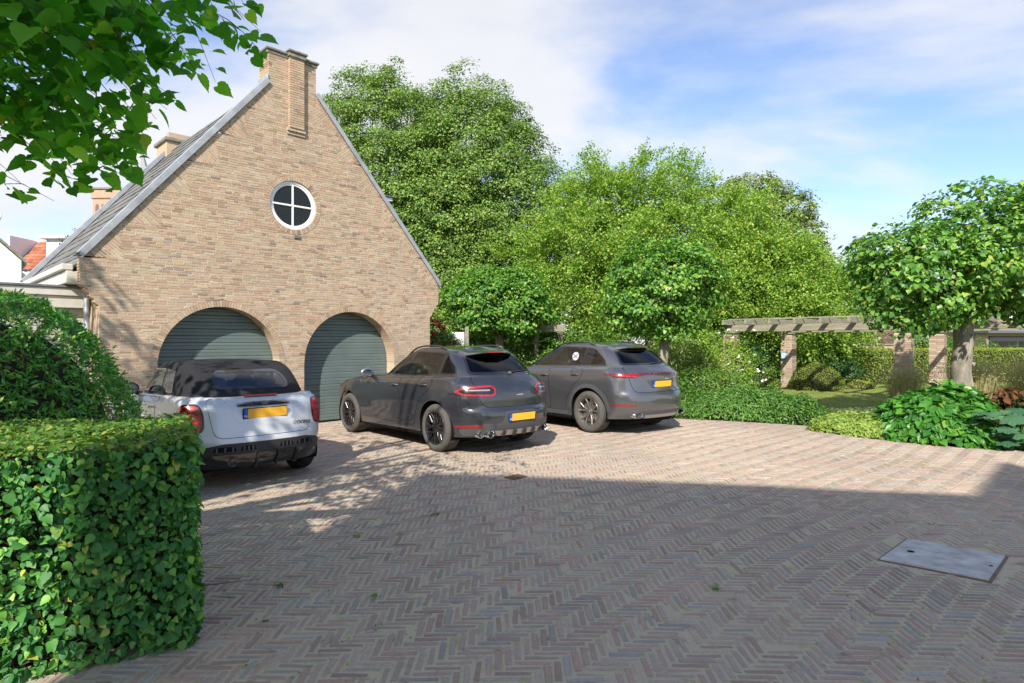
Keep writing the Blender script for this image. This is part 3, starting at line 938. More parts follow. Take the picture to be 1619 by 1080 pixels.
# the 300 whole stretchers that show largest become bricks of their own
cA = math.cos(R(45))
def wpos(u, v, z):
    return (GA[0] + cA * u - cA * v, GA[1] + cA * u + cA * v, z)
full = []
for i, q in enumerate(bricks):
    if abs(q[1] - q[0] - .167) < .003 and abs(q[3] - q[2] - .167) < .003 and q[6] < .05:
        u = (q[0] + q[1]) / 2
        p = wpos(u, 0, q[4])
        x, y = project(p)
        hid = (x < 215 and y > 445 + max(0, (x - 20)) * 0.75) or (x < 470 and y > 566) or (x > 520 and y > 545)
        if not hid:
            full.append((math.dist(p, (0, 0, 1.7)), i))
full.sort()
own = set(i for _, i in full[:300])
mb = MB()
hl, hh = .0835, (CH - .011) / 2
mb.mesh([(-hl, -.004, -hh), (hl, -.004, -hh), (hl, -.004, hh), (-hl, -.004, hh), (-hl, .02, -hh), (hl, .02, -hh), (hl, .02, hh), (-hl, .02, hh)],
        [(0, 1, 2, 3), (1, 0, 4, 5), (2, 1, 5, 6), (3, 2, 6, 7), (0, 3, 7, 4)])
bme = mb.make('brick'); bme.materials.append(M['wall_brick'])
field = MB()
for i, q in enumerate(bricks):
    if i in own:
        o = bpy.data.objects.new('brick', bme); COL.objects.link(o); o.parent = garage
        o.location = ((q[0] + q[1]) / 2, rgw.uniform(-.002, .002), (q[4] + q[5]) / 2)
        o.rotation_euler = (rgw.gauss(0, .01), rgw.gauss(0, .005), rgw.gauss(0, .006))
    else:
        brick_geo(field, q, -.004 + rgw.uniform(-.0025, .0015), rgw.random())
# tumbled brick triangles along both verges
for (P0, t_, n_, L) in ((Vector((XEL, Z_EL)), tl, nl, LL), (Vector((XER, Z_ER)), tr_, nr, LR)):
    s = L / NW
    for k in range(NW):
        A_, B_ = s * k, s * (k + 1); V_ = s * (k + .47)
        nm = lambda tt: max(0.0, WD * ((tt - A_) / (V_ - A_) if tt < V_ else (B_ - tt) / (B_ - V_)))
        rows = int(s / CH)
        h_ = s / rows
        for r_ in range(rows):
            t0, t1 = A_ + r_ * h_ , A_ + (r_ + 1) * h_
            m0, m1 = nm(t0), nm(t1)
            def PT(tt, nn, y):
                w_ = P0 + t_ * tt + n_ * nn
                return (w_.x, y, w_.y)
            mort.face([PT(t0, 0, .001), PT(t0, m0, .001), PT(t1, m1, .001), PT(t1, 0, .001)])
            x = -rgw.uniform(0, .1)
            mm_ = (m0 + m1) / 2
            cuts = [0]
            while x < mm_:
                x += rgw.choice([.178, .178, .09, .134])
                if .04 < x < mm_ - .03: cuts.append(x)
            cuts.append(None)
            for i in range(len(cuts) - 1):
                a0 = cuts[i] + .005
                b0 = m0 - .003 if cuts[i + 1] is None else cuts[i + 1] - .005
                b1 = m1 - .003 if cuts[i + 1] is None else cuts[i + 1] - .005
                b0, b1 = max(a0, b0), max(a0, b1)
                if b0 - a0 < .004 and b1 - a0 < .004: continue
                y0 = -.004 + rgw.uniform(-.002, .001)
                q = [PT(t0 + .0045, a0, y0), PT(t0 + .0045, b0, y0), PT(t1 - .0045, b1, y0), PT(t1 - .0045, a0, y0)]
                q2 = [(p[0], .02, p[2]) for p in q]
                field.mesh(q + q2, [(0, 1, 2, 3), (1, 0, 4, 5), (2, 1, 5, 6), (3, 2, 6, 7), (0, 3, 7, 4)], rgw.random())
# rings of bricks on edge round the arches and the window
def ring(cx, cz, r0, r1, a0, a1, n, depth, y0=-.009):
    for k in range(n):
        b0 = a0 + (a1 - a0) * (k + .07) / n; b1 = a0 + (a1 - a0) * (k + .93) / n
        f = [(cx + r0 * math.cos(b0), cz + r0 * math.sin(b0)), (cx + r0 * math.cos(b1), cz + r0 * math.sin(b1)), (cx + (r1 - .006) * math.cos(b1), cz + (r1 - .006) * math.sin(b1)), (cx + (r1 - .006) * math.cos(b0), cz + (r1 - .006) * math.sin(b0))]
        y = y0 + rgw.uniform(-.002, .002)
        pts = [(x, y, z) for x, z in f] + [(x, depth, z) for x, z in f]
        field.mesh(pts, [(0, 1, 2, 3), (1, 0, 4, 5), (2, 1, 5, 6), (3, 2, 6, 7), (0, 3, 7, 4)], rgw.random())
    n2 = n * 2
    for k in range(n2):
        b0 = a0 + (a1 - a0) * k / n2; b1 = a0 + (a1 - a0) * (k + 1) / n2
        P4 = lambda r, a_, y: (cx + r * math.cos(a_), y, cz + r * math.sin(a_))
        mort.face([P4(r0 + .004, b0, .003), P4(r0 + .004, b1, .003), P4(r1 + .002, b1, .003), P4(r1 + .002, b0, .003)])
        mort.face([P4(r0 + .004, b0, .003), P4(r0 + .004, b0, depth), P4(r0 + .004, b1, depth), P4(r0 + .004, b1, .003)])
for cx, cz, r in ARCH:
    ring(cx, cz, r, r + RING, 0, math.pi, 70, .30)
    for sgn in (-1, 1):
        xx = cx + sgn * (r + .004)
        mort.face([(xx, .004, 0), (xx, .30, 0), (xx, .30, cz), (xx, .004, cz)])
ring(WIN[0], WIN[1], WIN[2], WIN[2] + .10, 0, 2 * math.pi, 62, .16)
# middle shaft of the chimney, standing proud of the gable
for k in range(int((ZT + .03 - 5.99) / CH)):
    z0 = 5.99 + k * CH
    x = 3.20
    w_ = [.09, .13, .09] if k % 2 else [.155, .155]
    for d in w_:
        brick_geo(field, (x + .004, x + d - .004, x + .004, x + d - .004, z0 + .0045, z0 + CH - .0045, .01), -.082 + rgw.uniform(-.002, .002), rgw.random())
        x += d
mort.box(3.212, 3.498, -.068, .0, 5.985, ZT + .03)
for (zz, y0) in ((5.86, -.03), (5.925, -.06)):
    for d in range(2):
        brick_geo(field, (3.17 + d * .19 + .003, 3.17 + d * .19 + .187, 3.17 + d * .19 + .003, 3.17 + d * .19 + .187, zz, zz + .055, .01), y0, rgw.random())
field.build('brick_field', M['wall_brick'], garage, kind='stuff', fix=False)
mort.build('mortar_bed', M['mortar'], garage, fix=False)
# chimney body behind the face, side walls, rear gable
sb = MB()
sb.box(CHL + .012, CHR - .012, .02, .42, 6.4, ZT)
sb.box(W_ - .2, W_ - .012, .02, 6.3, 0, 2.9)
sb.box(.012, .2, .05, 6.3, 0, 2.9)
sb.build('side_wall', M['wall_brick'], garage)
rg_ = MB()
rg_.prism([(.0, 0), (W_, 0), (W_, 2.4), (XER, 2.75), (XER, Z_ER), (CHR, ZS), (CHR, 7.3), (CHL, 7.3), (CHL, ZS), (XEL, Z_EL), (XEL, 2.75), (0, 2.4)], 6.2, 6.45)
rg_.build('rear_gable', M['wall_brick'], garage)
rc = MB()
rc.box(CHL - .1, CHR + .1, 6.0, 6.9, 6.2, 7.0)
rc.build('rear_chimney', M['wall_brick'], garage)
cb = MB(); cb.bbox(CHL - .16, CHR + .16, 5.94, 6.96, 7.003, 7.1, .015)
cb.build('rear_chimney_cap', M['cap_stone'], garage)
fl = MB()
for k in range(6):
    fl.box(CHL - .115 + k * .16, CHL - .1 + (k + 1) * .16 - .01, 5.985, 6.0, 6.3 + k * .19 - .2, 6.42 + k * .19)
    fl.box(CHL - .118, CHL - .103, 6.0 + k * .14, 6.0 + (k + 1) * .14, 6.05, 6.55 - k * .02)
fl.build('lead_flashing', M['white_paint'], garage)
cp = MB(); cp.bbox(CHL - .055, CHR + .055, -.05, .47, ZT, ZT + .05, .012); cp.bbox(CHL - .025, CHR + .025, -.02, .44, ZT - .06, ZT - .002, .006)
cp.build('chimney_cap', M['cap_stone'], garage)
cp = MB(); cp.bbox(3.15, 3.56, -.145, .1, ZT + .052, ZT + .10, .012); cp.bbox(3.175, 3.535, -.115, -.002, ZT - .03, ZT + .048, .006)
cp.build('shaft_cap', M['cap_stone'], garage)
# zinc copings on the verges and kneelers
def coping(P0, P1, n_, y0, y1, name='verge_coping', th=.045):
    d = (P1 - P0)
    q = [P0, P1, P1 - n_ * th, P0 - n_ * th]
    mb = MB(); mb.prism([(p.x, p.y) for p in q], y0, y1)
    lip = [P0 + n_ * .05, P1 + n_ * .05, P1 - n_ * (th * .3), P0 - n_ * (th * .3)]
    mb.prism([(p.x, p.y) for p in lip], y0 - .006, y0 + .004)
    return mb.build(name, M['zinc'], garage)
coping(Vector((XEL, Z_EL)), Vector((CHL, ZS)) - tl * .01, nl, -.045, .26)
coping(Vector((XER, Z_ER)), Vector((CHR, ZS)) - tr_ * .01, nr, -.045, .26)
coping(Vector((XEL, Z_EL)), Vector((CHL, ZS)) - tl * .01, nl, 6.14, 6.50)
coping(Vector((XER, Z_ER)), Vector((CHR, ZS)) - tr_ * .01, nr, 6.14, 6.50)
for x0, x1 in ((XEL - .05, XEL + .06), (XER - .06, XER + .05)):
    mb = MB(); mb.bbox(x0, x1, -.05, .28, Z_EL + .002, Z_EL + .035, .006)
    mb.build('kneeler_cap', M['lead'], garage)
mb = MB(); mb.bbox(CHL - .03, CHL - .004, -.03, .40, 6.80, 6.93, .004); mb.build('chimney_flashing', M['zinc'], garage)
# roof: tiles on the visible slope
roof = MB()
def rp(s, y, off):
    p = Vector((XEL - .05, Z_EL - .05)) + tl * s - nl * off
    return (p.x, y, p.y)
SL = LL + .35
roof.face([rp(-.15, .24, -.10), rp(-.15, 6.2, -.10), rp(SL, 6.2, -.10), rp(SL, .24, -.10)])
q0 = Vector((XER + .05, Z_ER - .05))
def rpr(s, y, off):
    p = q0 + tr_ * s - nr * off
    return (p.x, y, p.y)
roof.face([rpr(-.15, .24, -.06), rpr(-.15, 6.2, -.06), rpr(LR + .4, 6.2, -.06), rpr(LR + .4, .24, -.06)])
roof_o = roof.build('roof', M['roof_tile'], garage, fix=False)
NR_, NC_ = 16, 19
ex, tw = (SL + .1) / NR_, (6.14 - .27) / NC_
mb = MB(); mb.bbox(-tw / 2 + .004, tw / 2 - .004, 0, ex + .06, -.012, .012, .004)
tme = mb.make('roof_tile'); tme.materials.append(M['roof_tile'])
rest = MB()
for r_ in range(NR_):
    for c_ in range(NC_ + (r_ % 2)):
        y = .27 + tw * (c_ + (.5 if r_ % 2 == 0 else 0))
        if r_ % 2 and c_ in (0, NC_): continue
        s0 = -.12 + r_ * ex
        xax = Vector((0, 1, 0)); yax = Vector((tl.x, 0, tl.y)); zax = Vector((-nl.x, 0, -nl.y))
        org = Vector(rp(s0, y, -.078 + rgw.uniform(-.003, .003)))
        mt = Matrix(((xax.x, yax.x, zax.x, org.x), (xax.y, yax.y, zax.y, org.y), (xax.z, yax.z, zax.z, org.z), (0, 0, 0, 1))) @ Matrix.Rotation(-.055 + rgw.gauss(0, .006), 4, 'X') @ Matrix.Rotation(rgw.gauss(0, .008), 4, 'Z')
        o = bpy.data.objects.new('roof_tile', tme); COL.objects.link(o); o.parent = roof_o; o.matrix_local = mt
# eaves board under the tiles, dormer on the far slope
mb = MB(); mb.bbox(-.40, -.02, .26, 6.2, 2.66, 2.86, .01); mb.bbox(-.46, -.30, .26, 6.2, 2.87, 2.97, .01)
mb.build('eaves_board', M['cream'], garage)
mb = MB(); mb.box(4.7, 6.0, .75, 2.0, 3.6, 5.08)
dm = mb.build('dormer', M['white_paint'], garage)
mb = MB(); mb.bbox(4.6, 6.12, .65, 2.1, 5.085, 5.17, .01); mb.build('dormer_cornice', M['white_paint'], dm)
mb = MB(); mb.bbox(4.55, 6.18, .60, 2.15, 5.173, 5.20, .008); mb.build('dormer_roof', M['lead'], dm)
# doors of horizontal slats
for cx, cz, r in ARCH:
    d = MB(); d.box(cx - r - .12, cx + r + .12, .36, .38, 0, cz + r + .1)
    dob = d.build('garage_door', M['door_green'], garage)
    n_ = 19; ph = 2.44 / n_
    sm = MB()
    x0, x1 = cx - r - .1, cx + r + .1
    prof = [(.345, .0015), (.322, .007), (.318, ph * .52), (.326, ph * .56), (.318, ph * .60), (.318, ph - .010), (.330, ph - .0015)]
    m_ = len(prof)
    sm.mesh([(x0, y, z) for y, z in prof] + [(x1, y, z) for y, z in prof], [(i, i + 1, m_ + i + 1, m_ + i) for i in range(m_ - 1)])
    sme = sm.make('slat'); sme.materials.append(M['door_green'])
    for k in range(n_):
        o = bpy.data.objects.new('slat', sme); COL.objects.link(o); o.parent = dob; o.location = (0, 0, .02 + k * ph)
    v = MB(); v.bbox(cx - .9, cx - .68, .312, .322, .09, .16, .004); v.build('vent', M['plastic_grey'], dob)
# round window
cx, cz, r = WIN
ro = r
mb = MB()
n_ = 48
prof = [(ro - .004, .0), (ro - .012, -.002), (ro - .045, -.002), (ro - .055, .012), (ro - .085, .016), (ro - .09, .06)]
pts = []
for k in range(n_):
    a = 2 * math.pi * k / n_
    for rr, y in prof:
        pts.append((cx + rr * math.cos(a), y + .022, cz + rr * math.sin(a)))
m_ = len(prof)
mb.mesh(pts, [(k * m_ + j, k * m_ + j + 1, ((k + 1) % n_) * m_ + j + 1, ((k + 1) % n_) * m_ + j) for k in range(n_) for j in range(m_ - 1)])
wino = mb.build('window', M['white_paint'], garage, smooth=30)
mb = MB(); mb.bbox(cx - .018, cx + .018, .03, .06, cz - ro + .07, cz + ro - .07, .004); mb.build('glazing_bar', M['white_paint'], wino)
mb = MB(); mb.bbox(cx - ro + .07, cx - .02, .03, .06, cz - .018, cz + .018, .004); mb.bbox(cx + .02, cx + ro - .07, .03, .06, cz - .018, cz + .018, .004); mb.build('glazing_bar', M['white_paint'], wino)
for qd in range(4):
    mb = MB()
    ar = [(cx + .4 * math.cos(qd * math.pi / 2 + a * math.pi / 24), cz + .4 * math.sin(qd * math.pi / 2 + a * math.pi / 24)) for a in range(13)]
    sx = [1, -1, -1, 1][qd]; sz = [1, 1, -1, -1][qd]
    mb.prism([(cx + sx * .01, cz + sz * .01)] + [(cx + (x - cx) + sx * .01, cz + (z - cz) + sz * .01) for x, z in ar], .05 + qd * .0008, .056 + qd * .0008)
    mb.build('pane', M['pane'], wino)
mb = MB(); mb.bbox(cx + .0, cx + .13, -.03, .02, cz - ro - .17, cz - ro - .105, .006); mb.build('lead_spout', M['lead'], garage)

# ---------------------------------------------------------------- low annex beside the garage
annex = thing('annex', 'low flat-roofed cream annex with board siding beside the garage', 'annex', (GA[0], GA[1], 0), R(45))
mb = MB(); mb.bbox(-9, -.03, .56, .62, 2.47, 2.60, .008); mb.bbox(-9, -.03, .60, .68, 2.27, 2.468, .008); mb.build('fascia', M['cream'], annex)
mb = MB(); mb.bbox(-9.02, -.02, .53, 5.5, 2.602, 2.64, .006); mb.build('flat_roof', M['lead'], annex)
mb = MB(); mb.bbox(-9, -.03, 0, .016, .004, .148, .004)
bm_ = mb.make('board'); bm_.materials.append(M['cream_board'])
for k in range(15):
    o = bpy.data.objects.new('board', bm_); COL.objects.link(o); o.parent = annex; o.location = (0, .72 + .002 * (k % 2), .02 + k * .15)
mb = MB(); mb.box(-9, -.03, .745, 5.4, 0, 2.46); mb.build('wall', M['cream_board'], annex)
pipe = MB(); pipe.tube([(-.085, .45, 0), (-.085, .45, 2.42), (-.085, .5, 2.5), (-.085, .6, 2.53)], .043, 12)
pipe.build('downpipe', M['zinc'], annex, smooth=True)

# ---------------------------------------------------------------- buildings far off
wh = thing('white_house', 'white plastered gabled house behind the annex, next to the red tiled roof', 'house', (-23.4, 25, 0), R(42))
mb = MB(); mb.prism([(-2.8, 0), (2.75, 0), (2.75, 5.25), (0, 8.0), (-2.8, 5.25)], 0, 7); mb.build('wall', M['white_wall'], wh)
for s in (-1, 1):
    mb = MB(); mb.prism([(s * 2.95, 5.1), (0, 8.05), (0, 8.17), (s * 2.95, 5.24)], -.1, 7.1); mb.build('roof', M['cap_stone'], wh)
mb = MB(); mb.box(1.35, 2.0, .3, .9, 5.5, 7.05); ch = mb.build('chimney', M['white_wall'], wh)
mb = MB(); mb.bbox(1.25, 2.1, .2, 1.0, 7.053, 7.2, .02); mb.build('chimney_cap', M['white_wall'], ch)
mb = MB(); mb.bbox(2.0, 5.6, -.4, 0.5, 3.85, 4.05, .02); mb.build('gutter_cornice', M['white_paint'], wh)
mb = MB(); mb.box(2.76, 5.4, -.2, 3, 0, 3.84); mb.build('side_wing', M['white_wall'], wh)
wf = MB(); wf.bbox(-1.9, -.9, -.03, .02, 3.4, 5.0, .01); w2 = wf.build('window', M['white_paint'], wh)
wf = MB(); wf.box(-1.8, -1.0, -.035, -.028, 3.5, 4.9); wf.build('pane', M['pane'], w2)

rh = thing('red_roof_house', 'house with orange-red pantile roof and white dormer beyond the annex', 'house', (-23.6, 31.5, 0))
mb = MB(); mb.prism([(-2.1, 0), (9, 0), (9, 5.35), (-2.1, 5.35)], 0, 5); mb.prism([(-2.1, 5.35), (-2.05, 5.35), (-2.05, 7.15), (-2.1, 7.15)], .0, 5); mb.build('wall', M['white_wall'], rh)
mb = MB()
for k in range(9):
    for c_ in range(44):
        x0 = -2.0 + c_ * .25; s0 = k / 9; s1 = (k + 1.15) / 9
        y0, y1 = -.15 + s0 * 2.0, -.15 + s1 * 2.0; z0, z1 = 5.35 + s0 * 1.75, 5.35 + s1 * 1.75
        pts = []
        for i in range(4):
            xx = x0 + .25 * i / 3; bz = [.0, .05, .03, .0][i]
            pts += [(xx, y0, z0 + bz + .03), (xx, y1, z1 + bz)]
        mb.mesh(pts, [(2 * i, 2 * i + 2, 2 * i + 3, 2 * i + 1) for i in range(3)] + [(0, 0 + 2, 2)] * 0, rnd.random())
tiles = mb.build('roof_tiles', M['red_tile'], rh, kind='stuff', fix=False)
mb = MB(); mb.prism([(-2.3, 6.9), (9, 6.9), (9, 7.2), (-2.3, 7.2)], 1.86, 2.1); mb.build('ridge_board', M['white_paint'], rh)
mb = MB(); mb.prism([(-2.25, 5.3), (-2.0, 5.3), (-2.0, 5.55), (-2.25, 5.55)], -.2, 0); mb.face([(-2.12, -.2, 5.35), (-2.12, 1.9, 7.15), (-2.12, 1.9, 5.35)]); mb.build('verge', M['cap_stone'], rh, fix=False)
mb = MB(); mb.box(-.15, 2.4, -.05, 2.0, 5.7, 6.95); dm = mb.build('dormer', M['white_paint'], rh)
mb = MB(); mb.bbox(-.35, 2.6, -.3, 2.0, 6.953, 7.12, .03); mb.build('dormer_cornice', M['white_paint'], dm)
mb = MB(); mb.box(.5, 1.6, -.07, -.045, 5.95, 6.75); mb.build('pane', M['pane'], dm)

chu = thing('church', 'far brick church tower with arcaded frieze and pale slender spire behind the garage roof', 'church', (-58.6, 90, 0))
M['far_brick'] = plain('far_brick', (0.42, 0.27, 0.20), 0.9, nz=0.12, nscale=3)
M['far_slate'] = plain('far_slate', (0.42, 0.42, 0.43), 0.8, nz=0.1, nscale=3)
mb = MB(); mb.box(-2.6, 4.5, 0, 6, 0, 22.6); tw_ = mb.build('tower', M['far_brick'], chu)
mb = MB(); mb.bbox(-2.8, 4.7, -.2, 6.2, 22.63, 23.9, .1); mb.build('parapet', M['far_brick'], tw_)
mb = MB(); mb.bbox(-2.95, 4.85, -.35, 6.35, 23.93, 24.25, .05); mb.build('parapet_cap', M['cap_stone'], tw_)
for k in range(8):
    x = -2.2 + k * .85
    mb = MB(); mb.prism([(x + dx_, z) for dx_, z in [(0, 18), (.5, 18), (.5, 21.6)] + [(.25 + .25 * math.cos(a), 21.6 + .25 * math.sin(a)) for a in (R(45), R(90), R(135))] + [(0, 21.6)]], -.02, .3)
    mb.build('blind_arch', M['rust'], tw_)  # shade of the niche painted as a darker panel, not a real recess
mb = MB()
mb.tube([(2.6, 3, 22), (2.6, 3, 25), (2.6, 3, 31.5)], [2.0, 1.75, .06], 8)
mb.build('spire', M['far_slate'], chu)

rwh = thing('white_house', 'white house showing in slivers between the feathery tree and the clipped lime', 'house', (24.6, 44, 0))
mb = MB(); mb.box(-2.5, 1.5, 0, 6, 0, 4.8); mb.build('wall', M['white_wall'], rwh)
mb = MB(); mb.prism([(-3, 4.75), (2, 4.75), (1.6, 6.2), (-2.4, 6.2)], -.3, 6.3); mb.build('roof', M['roof_tile'], rwh)
mb = MB(); mb.box(-1.2, -.2, -.04, .0, 2.9, 4.2); mb.build('window', M['pane'], rwh)

shed = thing('garden_shed', 'low outbuilding with brown tiled roof behind the clipped hedge', 'shed', (16.4, 30, 0))
mb = MB(); mb.box(-3.6, 3.0, 0, 4, 0, 1.35); mb.build('wall', M['pier_brick'], shed)
M['brown_tile'] = brick_mat('brown_tile', [(0, (0.075, 0.045, 0.035)), (0.6, (0.13, 0.08, 0.06)), (1, (0.19, 0.12, 0.09))])
mb = MB()
for k in range(7):
    for c_ in range(28):
        x0 = -3.8 + c_ * .25; y0 = -.2 + k * .3; z0 = 1.32 + k * .17
        mb.bbox(x0 + .005, x0 + .245, y0, y0 + .34, z0, z0 + .025, .004, rnd.random(), M=Matrix.Translation((0, y0, z0)) @ Matrix.Rotation(.46, 4, 'X') @ Matrix.Translation((0, -y0, -z0)))
mb.build('roof_tiles', M['brown_tile'], shed, kind='stuff', fix=False)
mb = MB(); mb.bbox(-3.9, 3.2, -.32, -.2, 1.18, 1.28, .01); mb.build('gutter', M['zinc'], shed)

dk = thing('garden_room', 'garden room with dark framed glazing above the clipped hedge', 'garden room', (26.3, 32, 0))
mb = MB(); mb.box(-1.6, 5, .1, 4, 0, 2.15); mb.build('wall', M['pier_brick'], dk)
mb = MB(); mb.bbox(-1.5, 1.35, 0, .09, 1.05, 2.0, .02); fr_ = mb.build('window_frame', M['dark_frame'], dk)
for k in range(2):
    mb = MB(); mb.box(-1.4 + k * 1.4, -.12 + k * 1.4, -.012, -.004, 1.12, 1.75); mb.build('pane', M['pane'], fr_)
M['slate_grey'] = plain('slate_grey', (0.10, 0.105, 0.12), 0.6)
mb = MB(); mb.bbox(-1.8, 5.2, -.3, 4.2, 2.153, 2.3, .02); mb.build('roof', M['slate_grey'], dk)

gw = thing('garden_wall', 'old brick garden wall half hidden behind shrubs past the pergola', 'wall', (13.5, 27.2, 0))
mb = MB(); mb.box(-5.5, 3.5, 0, .3, 0, 1.55); mb.build('wall_body', M['pier_brick'], gw)
mb = MB(); mb.bbox(-5.5, 3.5, -.05, .35, 1.553, 1.63, .01); mb.build('wall_coping', M['cap_stone'], gw)

# the tall house behind the viewpoint, whose shadow lies across the yard
hs = thing('house', 'tall white house with a dormer gable behind the viewpoint', 'house', (0, 0, 0))
slope = math.atan2(-.97, 5.23)
HH = 12.0
base_y = 7.85 - math.cos(SUN_OFF) * HH / math.tan(SUN_EL)
hs.location = (-.08 - math.sin(SUN_OFF) * HH / math.tan(SUN_EL), base_y, 0); hs.rotation_euler = (0, 0, slope)
mb = MB(); mb.prism([(-1.05, 0), (9.5, 0), (9.5, HH), (7.6, HH), (6.62, HH + 1.62), (5.32, HH), (-1.1, HH), (-1.1, 0)], -7, 0); mb.build('wall', M['white_wall'], hs)
for k in range(4):
    for f in range(3):
        x = .6 + k * 2.2; z = .9 + f * 3.3
        mb = MB(); mb.bbox(x, x + 1.1, -.02, .04, z, z + 1.9, .01); w2 = mb.build('window', M['white_paint'], hs)
        mb = MB(); mb.box(x + .08, x + 1.02, .035, .044, z + .08, z + 1.82); mb.build('pane', M['pane'], w2)
# ---------------------------------------------------------------- cars
def pch(xs, ys):
    xs = np.array(xs, float); ys = np.array(ys, float)
    h = np.diff(xs); d = np.diff(ys) / h
    m = np.zeros(len(xs)); m[0] = d[0]; m[-1] = d[-1]
    for i in range(1, len(xs) - 1):
        m[i] = 0 if d[i - 1] * d[i] <= 0 else 2 * d[i - 1] * d[i] / (d[i - 1] + d[i])
    def f(x):
        x = min(max(x, xs[0]), xs[-1])
        i = min(max(int(np.searchsorted(xs, x)) - 1, 0), len(xs) - 2)
        t_ = (x - xs[i]) / h[i]
        return ((1 + 2 * t_) * (1 - t_) ** 2 * ys[i] + t_ * (1 - t_) ** 2 * h[i] * m[i] + t_ * t_ * (3 - 2 * t_) * ys[i + 1] + t_ * t_ * (t_ - 1) * h[i] * m[i + 1])
    return f
def sstep(a, b_, x):
    t_ = min(max((x - a) / (b_ - a), 0), 1)
    return t_ * t_ * (3 - 2 * t_)

def half_outline(xr, xf, cR, nR, cF, nF, w, extra=(), ds=.03, nc=26):
    pts = []
    for k in range(nc):
        a = math.pi / 2 * k / nc
        pts.append((xr + cR * (1 - math.cos(a) ** (2 / nR)), w * math.sin(a) ** (2 / nR)))
    n = int((xf - cF - xr - cR) / ds)
    xs = sorted([xr + cR + (xf - cF - xr - cR) * k / n for k in range(n + 1)] + list(extra))
    pts += [(x, w) for x in xs]
    for k in range(nc - 4, -1, -1):
        a = math.pi / 2 * k / (nc - 3)
        pts.append((xf - cF * (1 - math.cos(a) ** (2 / nF)), w * math.sin(a) ** (2 / nF)))
    return pts

def in_poly2(x, y, P):
    return in_poly(x, y, P)

def loft_mesh(rows_by_col, cap_spine=None, cap_n=6, cap_h=None, skip=None, cap_mat=0):
    """rows_by_col: columns of points for y>=0 from the rear middle to the front middle; mirrored and closed on top"""
    nc = len(rows_by_col); nr_ = len(rows_by_col[0])
    V = []; F = []
    for s in (1, -1):
        base = len(V)
        for c_ in rows_by_col:
            for (x, y, z) in c_:
                V.append((x, s * y, z))
        for i in range(nc - 1):
            for j in range(nr_ - 1):
                q = [base + i * nr_ + j, base + (i + 1) * nr_ + j, base + (i + 1) * nr_ + j + 1, base + i * nr_ + j + 1]
                F.append(q if s < 0 else q[::-1])
        if cap_spine:
            b2 = len(V)
            for i, c_ in enumerate(rows_by_col):
                e = c_[-1]
                sp = cap_spine(e)
                for k in range(1, cap_n + 1):
                    u = k / cap_n
                    zz = e[2] + (sp[2] - e[2]) * (1 - (1 - u) ** 2)
                    V.append((e[0] + (sp[0] - e[0]) * u, s * (e[1] + (sp[1] - e[1]) * u), zz))
            def ci(i, k):
                return base + i * nr_ + nr_ - 1 if k == 0 else b2 + i * cap_n + k - 1
            for i in range(nc - 1):
                for k in range(cap_n):
                    q = [ci(i, k), ci(i + 1, k), ci(i + 1, k + 1), ci(i, k + 1)]
                    F.append(q if s < 0 else q[::-1])
    return V, F

def to_mesh(name, V, F, drop=None):
    bm = bmesh.new()
    vs = [bm.verts.new(v) for v in V]
    for f in F:
        try:
            bm.faces.new([vs[i] for i in f])
        except ValueError:
            pass
    bmesh.ops.remove_doubles(bm, verts=bm.verts, dist=4e-4)
    bmesh.ops.dissolve_degenerate(bm, edges=bm.edges, dist=1e-5)
    if drop:
        bm.normal_update()
        dl = [f for f in bm.faces if drop(f.calc_center_median(), f.normal)]
        bmesh.ops.delete(bm, geom=dl, context='FACES')
    for f in bm.faces: f.smooth = True
    me = bpy.data.meshes.new(name)
    bm.to_mesh(me); bm.free()
    return me

def rounded(poly, r, n=5):
    """polygon with rounded corners"""
    out = []
    m_ = len(poly)
    for i in range(m_):
        a, b_, c_ = Vector(poly[i - 1]), Vector(poly[i]), Vector(poly[(i + 1) % m_])
        rr = r[i] if hasattr(r, '__len__') else r
        d1, d2 = a - b_, c_ - b_
        k = min(rr, d1.length * .48, d2.length * .48)
        if k < 1e-4:
            out.append((b_.x, b_.y)); continue
        p, q = b_ + d1.normalized() * k, b_ + d2.normalized() * k
        for j in range(n + 1):
            u = j / n
            w_ = p * (1 - u) ** 2 + b_ * (2 * u * (1 - u)) + q * u * u
            out.append((w_.x, w_.y))
    return out

